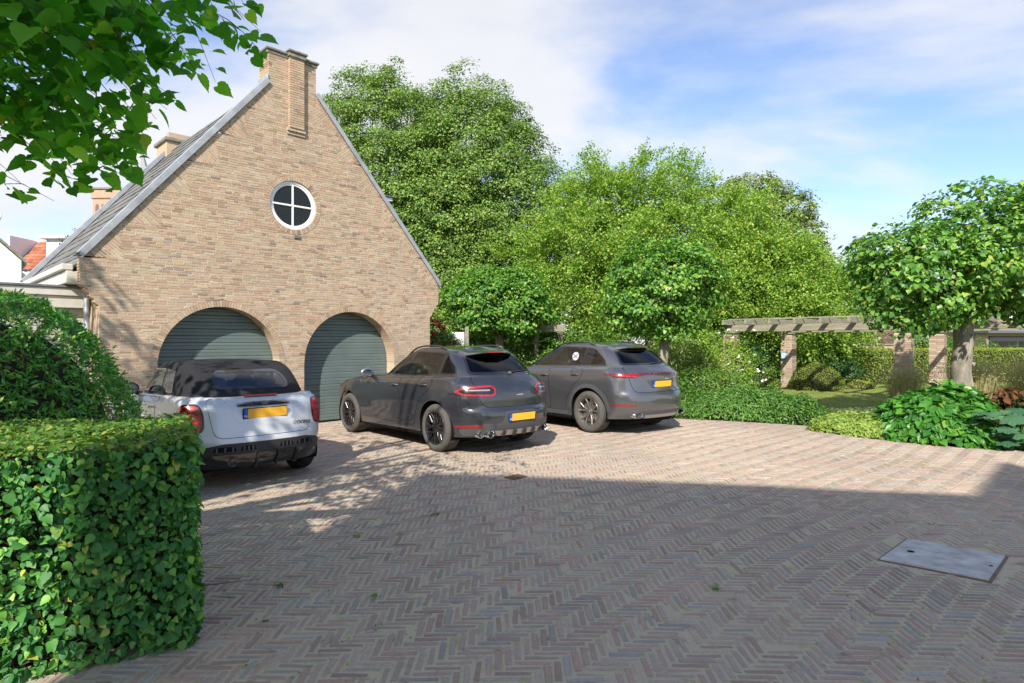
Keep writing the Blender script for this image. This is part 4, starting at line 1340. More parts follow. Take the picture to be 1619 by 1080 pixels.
class Skin:
    """casts flat outlines onto a car body, giving trim, lamps, glass and panels that follow its curves"""
    def __init__(s, V, F):
        s.bvh = BVHTree.FromPolygons([Vector(v) for v in V], F)
    def ray(s, mode, a, z):
        if mode == 'side': o, d = Vector((a, 4, z)), Vector((0, -1, 0))
        elif mode == 'rear': o, d = Vector((-6, a, z)), Vector((1, 0, 0))
        elif mode == 'front': o, d = Vector((9, a, z)), Vector((-1, 0, 0))
        elif mode == 'top': o, d = Vector((a, z, 4)), Vector((0, 0, -1))
        else:
            an = R(mode)
            e = Vector((math.sin(an), math.cos(an), 0)); d = Vector((math.cos(an), -math.sin(an), 0))
            o = e * a + Vector((0, 0, z)) - d * 6
        h = s.bvh.ray_cast(o, d)
        return h[0], h[1], d
    def panel(s, poly, mode, off=.003, grid=.035, rim=.012, mirror=0, hole=None):
        """mirror: 0 as given, 1 mirrored copy only, 2 both"""
        poly = [tuple(p) for p in poly]
        xs = [p[0] for p in poly]; zs = [p[1] for p in poly]
        # refine the outline
        edge = []
        def refine(P):
            out = []
            for i in range(len(P)):
                a, b_ = Vector(P[i]), Vector(P[(i + 1) % len(P)])
                k = max(1, int((b_ - a).length / grid + .5))
                for j in range(k):
                    w_ = a.lerp(b_, j / k); out.append((w_.x, w_.y))
            return out
        outl = refine(poly)
        verts = list(outl); edges = [(i, (i + 1) % len(outl)) for i in range(len(outl))]
        if hole:
            hl_ = refine(hole); b0 = len(verts)
            verts += hl_; edges += [(b0 + i, b0 + (i + 1) % len(hl_)) for i in range(len(hl_))]
        nx = int((max(xs) - min(xs)) / grid); nz = int((max(zs) - min(zs)) / grid)
        for i in range(1, nx + 1):
            for j in range(1, nz + 1):
                p = (min(xs) + i * grid, min(zs) + (j - .5 + .5 * (i % 2)) * grid)
                if in_poly(p[0], p[1], poly) and not (hole and in_poly(p[0], p[1], hole)):
                    verts.append(p)
        r_ = geometry.delaunay_2d_cdt([Vector(v) for v in verts], edges, [], 1, 1e-5)
        pv, pf = r_[0], r_[2]
        if hole:
            pf = [f for f in pf if not in_poly(sum(pv[i].x for i in f) / 3, sum(pv[i].y for i in f) / 3, hole)]
        P3 = []; ok = []
        for v in pv:
            h, n_, d = s.ray(mode, v.x, v.y)
            if h is None:
                ok.append(False); P3.append(None); continue
            if n_.dot(d) > 0: n_ = -n_
            ok.append(True); P3.append((h, n_, d))
        V = []; mp_ = {}
        for i, p in enumerate(P3):
            if p:
                mp_[i] = len(V); V.append(p[0] + p[1] * off)
        F = [tuple(mp_[i] for i in f) for f in pf if all(ok[i] for i in f)]
        # rim
        cnt = {}
        for f in F:
            for k in range(len(f)):
                e = (f[k], f[(k + 1) % len(f)])
                cnt[e] = cnt.get(e, 0) + 1
        inv = {v: k for k, v in mp_.items()}
        low = {}
        F2 = []
        for (a, b_) in list(cnt):
            if (b_, a) not in cnt:
                for q in (a, b_):
                    if q not in low:
                        low[q] = len(V); h, n_, d = P3[inv[q]]; V.append(h + n_ * (off - rim))
                F2.append((b_, a, low[a], low[b_]))
        F = F + F2
        # orient outwards
        if F:
            f = F[0]
            nn = (V[f[1]] - V[f[0]]).cross(V[f[2]] - V[f[0]])
            if nn.dot(P3[inv[f[0]]][1]) < 0:
                F = [q[::-1] for q in F]
        return V, F
    def add(s, name, poly, mode, mat, parent, off=.003, grid=.035, rim=.012, mirror=False, hole=None, angle=35, smooth=True):
        V, F = s.panel(poly, mode, off, grid, rim, hole=hole)
        if mirror:
            V = [Vector((v.x, -v.y, v.z)) for v in V]; F = [f[::-1] for f in F]
        me = bpy.data.meshes.new(name)
        me.from_pydata([tuple(v) for v in V], [], F); me.update()
        me.materials.append(mat)
        if smooth:
            me.polygons.foreach_set('use_smooth', np.ones(len(me.polygons), dtype=bool))
            me.set_sharp_from_angle(angle=R(angle))
        return link(name, me, parent)
    def line(s, pts, mode, w=.006):
        """outline of a narrow ribbon along a polyline"""
        L, Rr = [], []
        pts = [Vector(p) for p in pts]
        for i, p in enumerate(pts):
            d = (pts[min(i + 1, len(pts) - 1)] - pts[max(i - 1, 0)]).normalized()
            n_ = Vector((-d.y, d.x)) * (w / 2)
            L.append(tuple(p + n_)); Rr.append(tuple(p - n_))
        return L + Rr[::-1]

def wheel(car, x, y, r, w, rr, style, tyre_mat, rim_mat, side):
    """wheel > tyre, rim, brake disc; side +1 faces y+"""
    wo_ = bpy.data.objects.new('wheel', None); COL.objects.link(wo_); wo_.parent = car; wo_.location = (x, y, r); wo_.empty_display_size = .1
    if side < 0: wo_.rotation_euler = (0, 0, math.pi)
    wo_.rotation_euler[0] = 0
    mb = MB()
    h = w / 2
    prof = [(rr - .005, h - .02), (rr + .004, h - .006), (rr + .03, h + .002), (rr + (r - rr) * .55, h + .006), (r - .028, h - .006), (r - .010, h - .020), (r - .003, h - .034)]
    k = 5
    tw_ = (h - .036)
    for i in range(k):
        a = tw_ - 2 * tw_ * i / k; b_ = tw_ - 2 * tw_ * (i + 1) / k
        prof += [(r, a - .004), (r, b_ + .008), (r - .009, b_ + .005), (r - .009, b_ - .001)]
    prof += [(r - .003, -h + .03), (r - .012, -h + .016), (rr + (r - rr) * .5, -h), (rr, -h + .02)]
    mb.lathe_y(prof, 56)
    mb.build('tyre', tyre_mat, wo_, smooth=50)
    rb = MB()
    ro_ = rr + .004
    lip = h - .012
    rb.lathe_y([(ro_, lip - .002), (ro_ - .006, lip + .004), (ro_ - .02, lip), (ro_ - .028, lip - .02), (ro_ - .04, lip - .06), (ro_ - .05, -h + .03), (ro_, -h + .02)], 48)
    def spoke(a0, r0, a1, r1, w0, w1, y0, y1, th=.028):
        p0 = Vector((r0 * math.cos(a0), 0, r0 * math.sin(a0))); p1 = Vector((r1 * math.cos(a1), 0, r1 * math.sin(a1)))
        d = (p1 - p0).normalized(); n_ = Vector((-d.z, 0, d.x))
        sec = lambda p, w_, yy: [p + n_ * w_ + Vector((0, yy - th, 0)), p + n_ * w_ + Vector((0, yy - .006, 0)), p + n_ * (w_ * .55) + Vector((0, yy, 0)), p - n_ * (w_ * .55) + Vector((0, yy, 0)), p - n_ * w_ + Vector((0, yy - .006, 0)), p - n_ * w_ + Vector((0, yy - th, 0))]
        A_ = sec(p0, w0, y0); B_ = sec(p1, w1, y1)
        rb.mesh(A_ + B_, [(i, i + 1, 7 + i, 6 + i) for i in range(5)] + [(5, 4, 3, 2, 1, 0), (6, 7, 8, 9, 10, 11)])
    ri = ro_ - .022
    if style == 'mesh':
        for k in range(10):
            a = 2 * math.pi * k / 10
            spoke(a, .05, a, .145, .013, .011, lip - .035, lip - .018)
            spoke(a, .13, a + .20, ri, .011, .010, lip - .02, lip - .008)
            spoke(a, .13, a - .20, ri, .011, .010, lip - .02, lip - .008)
    elif style == 'twin':
        for k in range(5):
            a = 2 * math.pi * k / 5 + .3
            for s in (-1, 1):
                spoke(a + s * .22, .05, a + s * .17, ri * .62, .016, .015, lip - .045, lip - .025)
                spoke(a + s * .17, ri * .6, a + s * .30, ri, .015, .019, lip - .026, lip - .008)
    else:
        for k in range(9):
            a = 2 * math.pi * k / 9
            spoke(a, .05, a + .1, ri, .016, .014, lip - .03, lip - .012)
    rb.lathe_y([(.001, lip - .022), (.03, lip - .022), (.036, lip - .027), (.07, lip - .03), (.074, lip - .06)], 20)
    for k in range(5):
        a = 2 * math.pi * k / 5 + .5
        rb.tube([(.055 * math.cos(a), lip - .04, .055 * math.sin(a)), (.055 * math.cos(a), lip - .024, .055 * math.sin(a))], .008, 8)
    rb.build('rim', rim_mat, wo_, smooth=35)
    db = MB()
    db.lathe_y([(.06, lip - .085), (rr * .74, lip - .085), (rr * .74, lip - .11), (.06, lip - .11)], 36)
    dk_ = db.build('brake_disc', M['disc'], wo_, smooth=40)
    vb = MB(); vb.lathe_y([(.001, lip - .13), (rr - .02, lip - .13)], 24); vb.build('hub_backing', M['void'], wo_)
    return wo_

def text_mesh(name, body, size, mat, parent, mtx, ext=.002, sx=1.0, spacing=1.0, shear=0.0):
    cu = bpy.data.curves.new(name, 'FONT')
    cu.body = body; cu.size = size; cu.extrude = ext; cu.align_x = 'CENTER'; cu.align_y = 'CENTER'; cu.space_character = spacing; cu.shear = shear
    tmp = bpy.data.objects.new(name, cu); COL.objects.link(tmp)
    bpy.context.view_layer.update()
    dg = bpy.context.evaluated_depsgraph_get()
    me = bpy.data.meshes.new_from_object(tmp.evaluated_get(dg))
    bpy.data.objects.remove(tmp); bpy.data.curves.remove(cu)
    me.materials.clear(); me.materials.append(mat)
    o = link(name, me, parent)
    o.matrix_local = mtx @ Matrix.Scale(sx, 4, (1, 0, 0))
    return o

def rear_text(skin, name, body, y, z, size, mat, parent, off=.004, **k):
    """lettering read from behind the car (its x axis runs to the car's right)"""
    h, n_, d = skin.ray('rear', y, z)
    if n_.dot(d) > 0: n_ = -n_
    n_ = Vector((n_.x, n_.y, n_.z)).normalized()
    xax = Vector((0, -1, 0)); xax = (xax - n_ * xax.dot(n_)).normalized(); yax = n_.cross(xax)
    p = h + n_ * off
    m_ = Matrix(((xax.x, yax.x, n_.x, p.x), (xax.y, yax.y, n_.y, p.y), (xax.z, yax.z, n_.z, p.z), (0, 0, 0, 1)))
    return text_mesh(name, body, size, mat, parent, m_, **k)

def plate_on(skin, car, z, y=0, off=.02, w=.52, hgt=.11, tilt=.1):
    h, n_, d = skin.ray('rear', y, z)
    p = bpy.data.objects.new('number_plate', None)
    mb = MB(); mb.bbox(-w / 2 - .008, w / 2 + .008, -.008, .012, -hgt / 2 - .012, hgt / 2 + .01, .004)
    po = mb.build('number_plate', M['plastic'], car)
    bpy.data.objects.remove(p)
    po.location = (h.x - off, h.y, z); po.rotation_euler = (tilt, 0, R(-90))
    mb = MB(); mb.bbox(-w / 2 + .045, w / 2, -.012, -.0085, -hgt / 2, hgt / 2, .001); mb.build('plate_face', M['plate'], po)
    mb = MB(); mb.bbox(-w / 2, -w / 2 + .044, -.012, -.0085, -hgt / 2, hgt / 2, .001); bl = mb.build('plate_band', M['plate_blue'], po)
    m_ = Matrix.Translation((-w / 2 + .022, -.0125, -.028)) @ Matrix.Rotation(R(90), 4, 'X')
    text_mesh('lettering', 'NL', .034, M['white_print'], po, m_, ext=.0006)
    return po

def seat(car, x, y, z0, mat, rest_mat, w=.5, tall=.62, lean=.22, rest=True):
    mb = MB()
    mb.bbox(x - .08, x + .46, y - w / 2, y + w / 2, z0, z0 + .14, .04)
    T = Matrix.Translation((x - .02, y, z0 + .08)) @ Matrix.Rotation(-lean, 4, 'Y')
    mb.bbox(-.1, .08, -w / 2, w / 2, 0, tall, .045, M=T)
    mb.bbox(-.1, .05, -w * .3, w * .3, tall * .75, tall + .05, .04, M=T)
    o = mb.build('seat', mat, car, smooth=50)
    if rest:
        mb = MB(); mb.bbox(-.08, .03, -.13, .13, tall + .08, tall + .27, .035, M=T)
        mb.tube([T @ Vector((-.02, -.06, tall)), T @ Vector((-.02, -.06, tall + .1))], .008, 6); mb.tube([T @ Vector((-.02, .06, tall)), T @ Vector((-.02, .06, tall + .1))], .008, 6)
        mb.build('headrest', rest_mat, o, smooth=50)
    return o

def make_car(name, label, loc, heading, S):
    car = thing(name, label, 'car', (loc[0], loc[1], 0.004), R(heading), S.get('group'))
    wb, rw, ra = S['wb'], S['rw'], S['ra']
    xr, xf, W2 = S['xr'], S['xf'], S['W'] / 2
    ext = []
    for xc in (0, wb):
        for s in (-1, 1):
            ext += [xc + s * ra - .003, xc + s * ra + .003, xc + s * (ra - .012)]
    out = half_outline(xr, xf, S['cR'], S['nR'], S['cF'], S['nF'], W2, ext)
    xm = (xr + xf) / 2
    dxr, dxf, wz = pch(*S['dxr']), pch(*S['dxf']), pch(*S['wz'])
    top, sill = pch(*S['top']), pch(*S['sill'])
    NRW = 30
    def low(x):
        z = sill(x)
        for xc in (0, wb):
            if abs(x - xc) < ra:
                z = max(z, rw + math.sqrt(ra * ra - (x - xc) ** 2))
        return z
    cols = []
    for (x, y) in out:
        taper = 1 - S['taperR'] * max(0, (xm - x) / (xm - xr)) ** 2.5 - S['taperF'] * max(0, (x - xm) / (xf - xm)) ** 2.5
        wr = sstep(-.30, xr + .12, x) if x < 0 else 0
        wr = 1 - sstep(xr + .12, -.30, x)
        wf = sstep(wb + .3, xf - .12, x)
        z0, z1 = low(x), top(x)
        c_ = []
        for j in range(NRW + 1):
            t_ = j / NRW
            t_ = t_ ** 0.92
            z = z0 + (z1 - z0) * t_
            fl_ = 0
            for xc in (0, wb):
                fl_ += S['flare'] * math.exp(-((x - xc) / (ra * 1.05)) ** 2) * sstep(.2, .55, z) * (1 - sstep(.62, .95, z) * .75)
            # upper edge rolls inwards to the window line
            ye = (y * taper) * wz(z) + fl_ * (y / W2) ** 3
            tt = (z1 - z) / max(z1 - z0, .01)
            roll = S['roll'] * (1 - sstep(0, .16, tt)) ** 1.6
            ye -= roll * (y / W2)
            c_.append((x + dxr(z) * wr + dxf(z) * wf, max(ye, 0.0), z))
        cols.append(c_)
    hood = S['hood']
    def spine(e):
        return (min(max(e[0], xr + .55), xf - .55), 0.0, top(e[0]) + hood * sstep(xr, xr + .8, e[0]) )
    V, F = loft_mesh(cols, spine, 6)
    # greenhouse
    gx0, gx1, gw = S['gx0'], S['gx1'], S['gw'] / 2
    gout = half_outline(gx0, gx1, S['gcR'], S['gnR'], S['gcF'], S['gnF'], gw, (), .03, 22)
    zb, zrf = pch(*S['zb']), pch(*S['zroof'])
    rs, ws = S['rs'], S['ws']
    gcols = []
    NG = 18
    for (x, y) in gout:
        u = (x - gx0) / (gx1 - gx0)
        tp = 1 - S['gtR'] * (1 - u) ** 2.2 - S['gtF'] * u ** 2.5
        c_ = []
        for j in range(NG + 1):
            t_ = j / NG
            a, b_ = gx0 + rs * t_ ** S.get('rse', 1.15), gx1 - ws * t_ ** S.get('wse', 1.08)
            xx = a + (b_ - a) * u
            z = zb(x) + (zrf(u) - zb(x)) * (1 - (1 - t_) ** S.get('bulge', 1.08))
            tum = S['tum'] * (0.75 * t_ + 0.25 * t_ ** 4)
            c_.append((xx, y * tp * (1 - tum), z))
        # round the roof edge inwards
        e = c_[-1]
        c_.append((e[0] + (.02 if u < .08 else (-.02 if u > .92 else 0)), e[1] * .965, e[2] + .018))
        gcols.append(c_)
    rcr = S['crown']
    ra_, rb_ = gx0 + rs, gx1 - ws
    def rspine(e):
        return (min(max(e[0], ra_ + .35), rb_ - .35), 0.0, e[2] + rcr)
    GV, GF = loft_mesh(gcols, rspine, 6)
    skin = Skin(list(V) + list(GV), [tuple(f) for f in F] + [tuple(i + len(V) for i in f) for f in GF])
    gskin = Skin(GV, [tuple(f) for f in GF])
    sideP, rearP, frontP = S['side_holes'], S['rear_hole'], S['front_hole']
    def drop(c_, n_):
        if abs(n_.y) > .45:
            for p in sideP:
                if in_poly(c_.x, c_.z, p): return True
        if n_.x < -.25 and rearP and in_poly(c_.y, c_.z, rearP): return True
        if n_.x > .25 and frontP and in_poly(c_.y, c_.z, frontP): return True
        return False
    me = to_mesh('body', V, F)
    me.materials.append(S['paint'])
    me.set_sharp_from_angle(angle=R(50))
    body = link('body', me, car)
    gme = to_mesh('roof', GV, GF, drop)
    gme.materials.append(S['roof_mat'])
    gme.set_sharp_from_angle(angle=R(50))
    roof_ = link('roof', gme, car)
    # dark underside and wheel housings
    mb = MB()
    mb.bbox(xr + .30, xf - .45, -W2 + .34, W2 - .34, .19, .5, .05)
    mb.bbox(ra + .05, wb - ra - .05, -W2 + .06, W2 - .06, .20, .45, .03)
    mb.bbox(xr + .20, -ra - .03, -W2 + .42, W2 - .42, S.get('rear_low', .26), .55, .04)
    mb.build('underbody', M['void'], car)
    for xc in (0, wb):
        for s in (1, -1):
            mb = MB()
            n_ = 20
            for i in range(n_):
                a0, a1 = math.pi * (-.12 + 1.24 * i / n_), math.pi * (-.12 + 1.24 * (i + 1) / n_)
                r1 = ra - .004
                P4 = lambda a, yy: (xc + r1 * math.cos(a), s * yy, rw + r1 * math.sin(a))
                mb.face([P4(a0, W2 - .035), P4(a1, W2 - .035), P4(a1, W2 - .36), P4(a0, W2 - .36)])
                mb.face([P4(a0, W2 - .36), P4(a1, W2 - .36), (xc, s * (W2 - .36), rw)])
            mb.build('wheel_housing', M['void'], car)
    for xc in (0, wb):
        for s in (1, -1):
            wheel(car, xc, s * (S['track'] / 2), rw, S['tw'], S['rim'], S['style'], S['tyre_mat'], S['rim_mat'], s)
    # floor, dashboard, seats
    mb = MB(); mb.box(S['gx0'] + .35, S['gx1'] - .3, -W2 + .16, W2 - .16, .50, .52); mb.box(S['gx1'] - .75, S['gx1'] - .35, -W2 + .2, W2 - .2, .55, S['dash']); mb.build('cabin_floor', M['seat'], car)
    return car, skin, gskin, body, roof_

def side_glass(car, gskin, polys, mat, frit=.018, off=.004):
    for s in (False, True):
        for p in polys:
            big = rounded(p, .03)
            gskin.add('window', big, 'side', mat, car, off, .05, .006, mirror=s)
            cx_ = sum(q[0] for q in p) / len(p); cz_ = sum(q[1] for q in p) / len(p)
            inner = rounded([(x + (cx_ - x) * frit / max(.05, abs(cx_ - x)) if abs(cx_ - x) > .02 else x, z + (cz_ - z) * frit / max(.05, abs(cz_ - z)) if abs(cz_ - z) > .02 else z) for x, z in p], .025)
            gskin.add('window_seal', big, 'side', M['gloss_black'], car, off + .0015, .05, .01, mirror=s, hole=inner)

def shrink(P, d):
    """polygon moved inwards by d"""
    n = len(P); out = []
    ar = sum(P[i][0] * P[(i + 1) % n][1] - P[(i + 1) % n][0] * P[i][1] for i in range(n))
    sg = 1 if ar > 0 else -1
    for i in range(n):
        a, b_, c_ = Vector(P[i - 1]), Vector(P[i]), Vector(P[(i + 1) % n])
        d1 = (b_ - a).normalized(); d2 = (c_ - b_).normalized()
        n1 = Vector((-d1.y, d1.x)) * sg; n2 = Vector((-d2.y, d2.x)) * sg
        k = n1 + n2
        out.append(tuple(b_ + k * (d / max(.35, k.length_squared / 2))))
    return out

def glaze(car, gskin, P, mode, mat, r=.03, frit=.02, off=.004, mirror=False, name='window'):
    g_ = gskin.add(name, rounded(P, r), mode, mat, car, off, .05, .006, mirror=mirror)
    gskin.add('window_seal', rounded(P, r), mode, M['gloss_black'], g_, off + .0012, .05, .012, mirror=mirror, hole=rounded(shrink(P, frit), max(r - frit * .5, .005)))
    return g_

def arc_band(xc, zc, r0, r1, a0, a1, n=26):
    A_ = [(xc + r1 * math.cos(R(a0 + (a1 - a0) * i / n)), zc + r1 * math.sin(R(a0 + (a1 - a0) * i / n))) for i in range(n + 1)]
    B_ = [(xc + r0 * math.cos(R(a0 + (a1 - a0) * i / n)), zc + r0 * math.sin(R(a0 + (a1 - a0) * i / n))) for i in range(n, -1, -1)]
    return A_ + B_

def handle(car_part, skin, x, z, mat, l=.2, mirror=False):
    sgn = -1 if mirror else 1
    h, n_, d = skin.ray('side', x, z)
    y = h.y
    mb = MB()
    pts = [(x - l / 2, sgn * (y - .005), z), (x - l / 2 + .03, sgn * (y + .03), z + .002), (x, sgn * (y + .037), z + .003), (x + l / 2 - .03, sgn * (y + .03), z + .002), (x + l / 2, sgn * (y - .005), z)]
    mb.tube(pts, [.009, .014, .014, .014, .009], 8)
    o = mb.build('handle', mat, car_part, smooth=True)
    skin.add('handle_recess', rounded([(x - l / 2 + .01, z - .022), (x + l / 2 - .05, z - .022), (x + l / 2 - .05, z + .018), (x - l / 2 + .01, z + .018)], .018), 'side', M['plastic'], car_part, .0012, .03, .004, mirror=mirror)

def mirror_part(car, x, y, z, shell, sgn):
    mb = MB()
    prof = []
    n1, n2 = 12, 8
    pts = []
    for i in range(n1):
        a = math.pi * i / (n1 - 1)
        for j in range(n2):
            b_ = 2 * math.pi * j / n2
            xx = -.085 * 0 + .10 * math.sin(a) * math.cos(b_) * (1 if math.cos(b_) > 0 else .25)
            yy = .125 * -math.cos(a)
            zz = .09 * math.sin(a) * math.sin(b_)
            pts.append((x + xx, sgn * (y + .10 + yy), z + .03 + zz + .01 * yy))
    mb.mesh(pts, [(i * n2 + j, i * n2 + (j + 1) % n2, (i + 1) * n2 + (j + 1) % n2, (i + 1) * n2 + j) for i in range(n1 - 1) for j in range(n2)])
    o = mb.build('door_mirror', shell, car, smooth='all')
    mb = MB(); mb.tube([(x + .02, sgn * (y - .06), z - .055), (x + .03, sgn * (y + .03), z - .02)], [.035, .028], 8); mb.build('mirror_foot', M['plastic'], o, smooth=True)
    mb = MB()
    mb.mesh([(x - .026, sgn * (y + .10 + .105 * math.cos(a)), z + .03 + .058 * math.sin(a)) for a in [2 * math.pi * k / 20 for k in range(20)]], [tuple(range(20))])
    mb.build('mirror_glass', M['chrome'], o)
    return o

def pipe_end(car, skin, y, z, r, xoff, mat, ry=None, name='exhaust_pipe', length=.16):
    h, n_, d = skin.ray('rear', y, z + .06)
    x = h.x + xoff
    mb = MB()
    n = 20
    ry = ry or r
    rings = [(x + length, .92), (x, 1.0), (x - .006, .96), (x, .88), (x + .08, .85)]
    pts = [(xx, y + ry * s * math.cos(2 * math.pi * k / n), z + r * s * math.sin(2 * math.pi * k / n)) for xx, s in rings for k in range(n)]
    mb.mesh(pts, [(i * n + k, i * n + (k + 1) % n, (i + 1) * n + (k + 1) % n, (i + 1) * n + k) for i in range(len(rings) - 1) for k in range(n)])
    o = mb.build(name, mat, car, smooth=45)
    mb = MB(); mb.mesh([(x + .07, y + ry * .86 * math.cos(2 * math.pi * k / n), z + r * .86 * math.sin(2 * math.pi * k / n)) for k in range(n)], [tuple(range(n))])
    mb.build('bore', M['void'], o)
    return o
def finish_common(car, skin, gskin, S, glass_front, glass_rear, doors, handles, mirror_at, shell):
    for P, gl in S['glass']:
        for s in (False, True):
            glaze(car, gskin, P, 'side', gl, .03, .016, .004, s)
    for s in (False, True):
        for P in S.get('pillars', []):
            gskin.add('pillar_trim', P, 'side', M['gloss_black'], car, .003, .05, .01, mirror=s)
    glaze(car, gskin, S['rear_glass'], 'rear', glass_rear, S.get('rgr', .07), .03, .004, name='rear_window')
    glaze(car, gskin, S['front_glass'], 'front', glass_front, .08, .03, .004, name='windscreen')
    for s in (False, True):
        for i, P in enumerate(doors):
            q = rounded(P, .05)
            skin.add('door_gap', rounded(shrink(P, -.006), .05), 'side', M['void'], car, .0008, .05, .002, mirror=s)
            d = skin.add('door', q, 'side', S['paint'], car, .0032, .045, .002, mirror=s)
            if i < len(handles):
                handle(d, skin, handles[i][0], handles[i][1], S['handle_mat'], .21, s)
        mirror_part(car, mirror_at[0], mirror_at[1], mirror_at[2], shell, -1 if s else 1)

def rail(car, gskin, y, x0, x1, sgn, mat, lift=.035):
    pts = []
    n = 14
    for i in range(n + 1):
        x = x0 + (x1 - x0) * i / n
        h = gskin.ray('top', x, y)[0]
        e = min(i, n - i) / n
        pts.append((x, sgn * y, h.z + lift * min(1, e * 7) - .004))
    mb = MB(); mb.tube(pts, .015, 8)
    return mb.build('roof_rail', mat, car, smooth=True)

def spoiler(car, mat, x0, z0, w, ln, sweep, drop_, th=.045, name='roof_spoiler'):
    mb = MB(); n = 24; rows = []
    for i in range(n + 1):
        y = -w + 2 * w * i / n; u = abs(y / w)
        xx = x0 + sweep * u ** 2.5; zz = z0 - drop_ * u ** 2.2; L = ln * (1 - .45 * u ** 4)
        rows.append([(xx + .16, y, zz + .012), (xx, y, zz + .006), (xx - L * .7, y, zz - .008), (xx - L, y, zz - .022), (xx - L + .005, y, zz - .034), (xx - L * .55, y, zz - th - .012), (xx + .06, y, zz - th - .02)])
    m_ = len(rows[0])
    mb.mesh([p for r_ in rows for p in r_], [(i * m_ + j, i * m_ + j + 1, (i + 1) * m_ + j + 1, (i + 1) * m_ + j) for i in range(n) for j in range(m_ - 1)] + [tuple(range(m_)), tuple(n * m_ + k for k in range(m_))[::-1]])
    return mb.build(name, mat, car, smooth=45)

def wiper(car, gskin, y0, y1, z0, z1):
    pts = []
    for i in range(8):
        u = i / 7
        h, n_, d = gskin.ray('rear', y0 + (y1 - y0) * u, z0 + (z1 - z0) * u)
        if h is None: continue
        pts.append((h.x - .02, h.y, h.z + .004))
    mb = MB(); mb.tube(pts, [.016, .012] + [.008] * (len(pts) - 2), 6)
    return mb.build('wiper', M['plastic'], car, smooth=True)

# ------------------------------------------------ dark grey SUV in the middle
A = dict(wb=2.807, rw=.368, ra=.425, xr=-.97, xf=3.72, W=1.925, track=1.625, tw=.27, rim=.262, style='mesh',
         tyre_mat=M['tyre'], rim_mat=M['rim_black'], paint=M['paint_a'], roof_mat=M['paint_a'], handle_mat=M['paint_a'],
         cR=.56, nR=2.5, cF=.9, nF=2.6, taperR=.075, taperF=.09, flare=.035, roll=.075, hood=.05,
         dxr=([.2, .34, .46, .58, .66, .72, .85, 1.0, 1.1, 1.2], [.16, .06, .01, .0, .012, .055, .06, .10, .16, .26]),
         dxf=([.2, .45, .7, .95], [-.12, 0, -.02, -.12]),
         wz=([.2, .32, .45, .6, .78, .92, 1.02, 1.1, 1.2], [.945, .955, .963, .978, 1.0, .995, .975, .955, .93]),
         top=([-.97, -.6, 0, 1.0, 1.9, 2.3, 2.8, 3.3, 3.72], [1.165, 1.175, 1.165, 1.135, 1.10, 1.085, 1.02, .90, .74]),
         sill=([-.97, -.6, 0, .5, 2.4, 3.3, 3.72], [.285, .275, .25, .27, .25, .22, .25]), rear_low=.29,
         gx0=-.70, gx1=2.25, gw=1.64, gcR=.50, gnR=2.6, gcF=.75, gnF=2.3, gtR=.10, gtF=.08, rs=.52, ws=.88, rse=1.2,
         zb=([-.8, 0, 1.0, 1.9, 2.3], [1.135, 1.145, 1.115, 1.08, 1.05]), zroof=([0, .15, .4, .62, .85, 1], [1.50, 1.55, 1.585, 1.578, 1.51, 1.43]),
         tum=.20, crown=.035, bulge=1.12, dash=.98,
         rear_hole=shrink([(-.66, 1.20), (.66, 1.20), (.53, 1.49), (-.53, 1.49)], .03), front_hole=[(-.62, 1.15), (.62, 1.15), (.48, 1.42), (-.48, 1.42)],
         rear_glass=[(-.66, 1.20), (.66, 1.20), (.53, 1.50), (-.53, 1.50)], front_glass=[(-.68, 1.11), (.68, 1.11), (.53, 1.46), (-.53, 1.46)])
gf, gr_, gq = [(1.99, 1.135), (1.16, 1.155), (.93, 1.535), (1.22, 1.515)], [(1.08, 1.157), (.16, 1.185), (.09, 1.53), (.85, 1.545)], [(.09, 1.188), (-.30, 1.195), (-.24, 1.32), (.02, 1.515)]
A['glass'] = [(gf, M['glass']), (gr_, M['glass']), (gq, M['glass_dark'])]
A['pillars'] = [[(1.15, 1.155), (1.09, 1.157), (.865, 1.545), (.925, 1.537)], [(.15, 1.186), (.10, 1.188), (.03, 1.52), (.085, 1.53)]]
A['side_holes'] = [shrink(p, .016) for p in (gf, gr_, gq)]
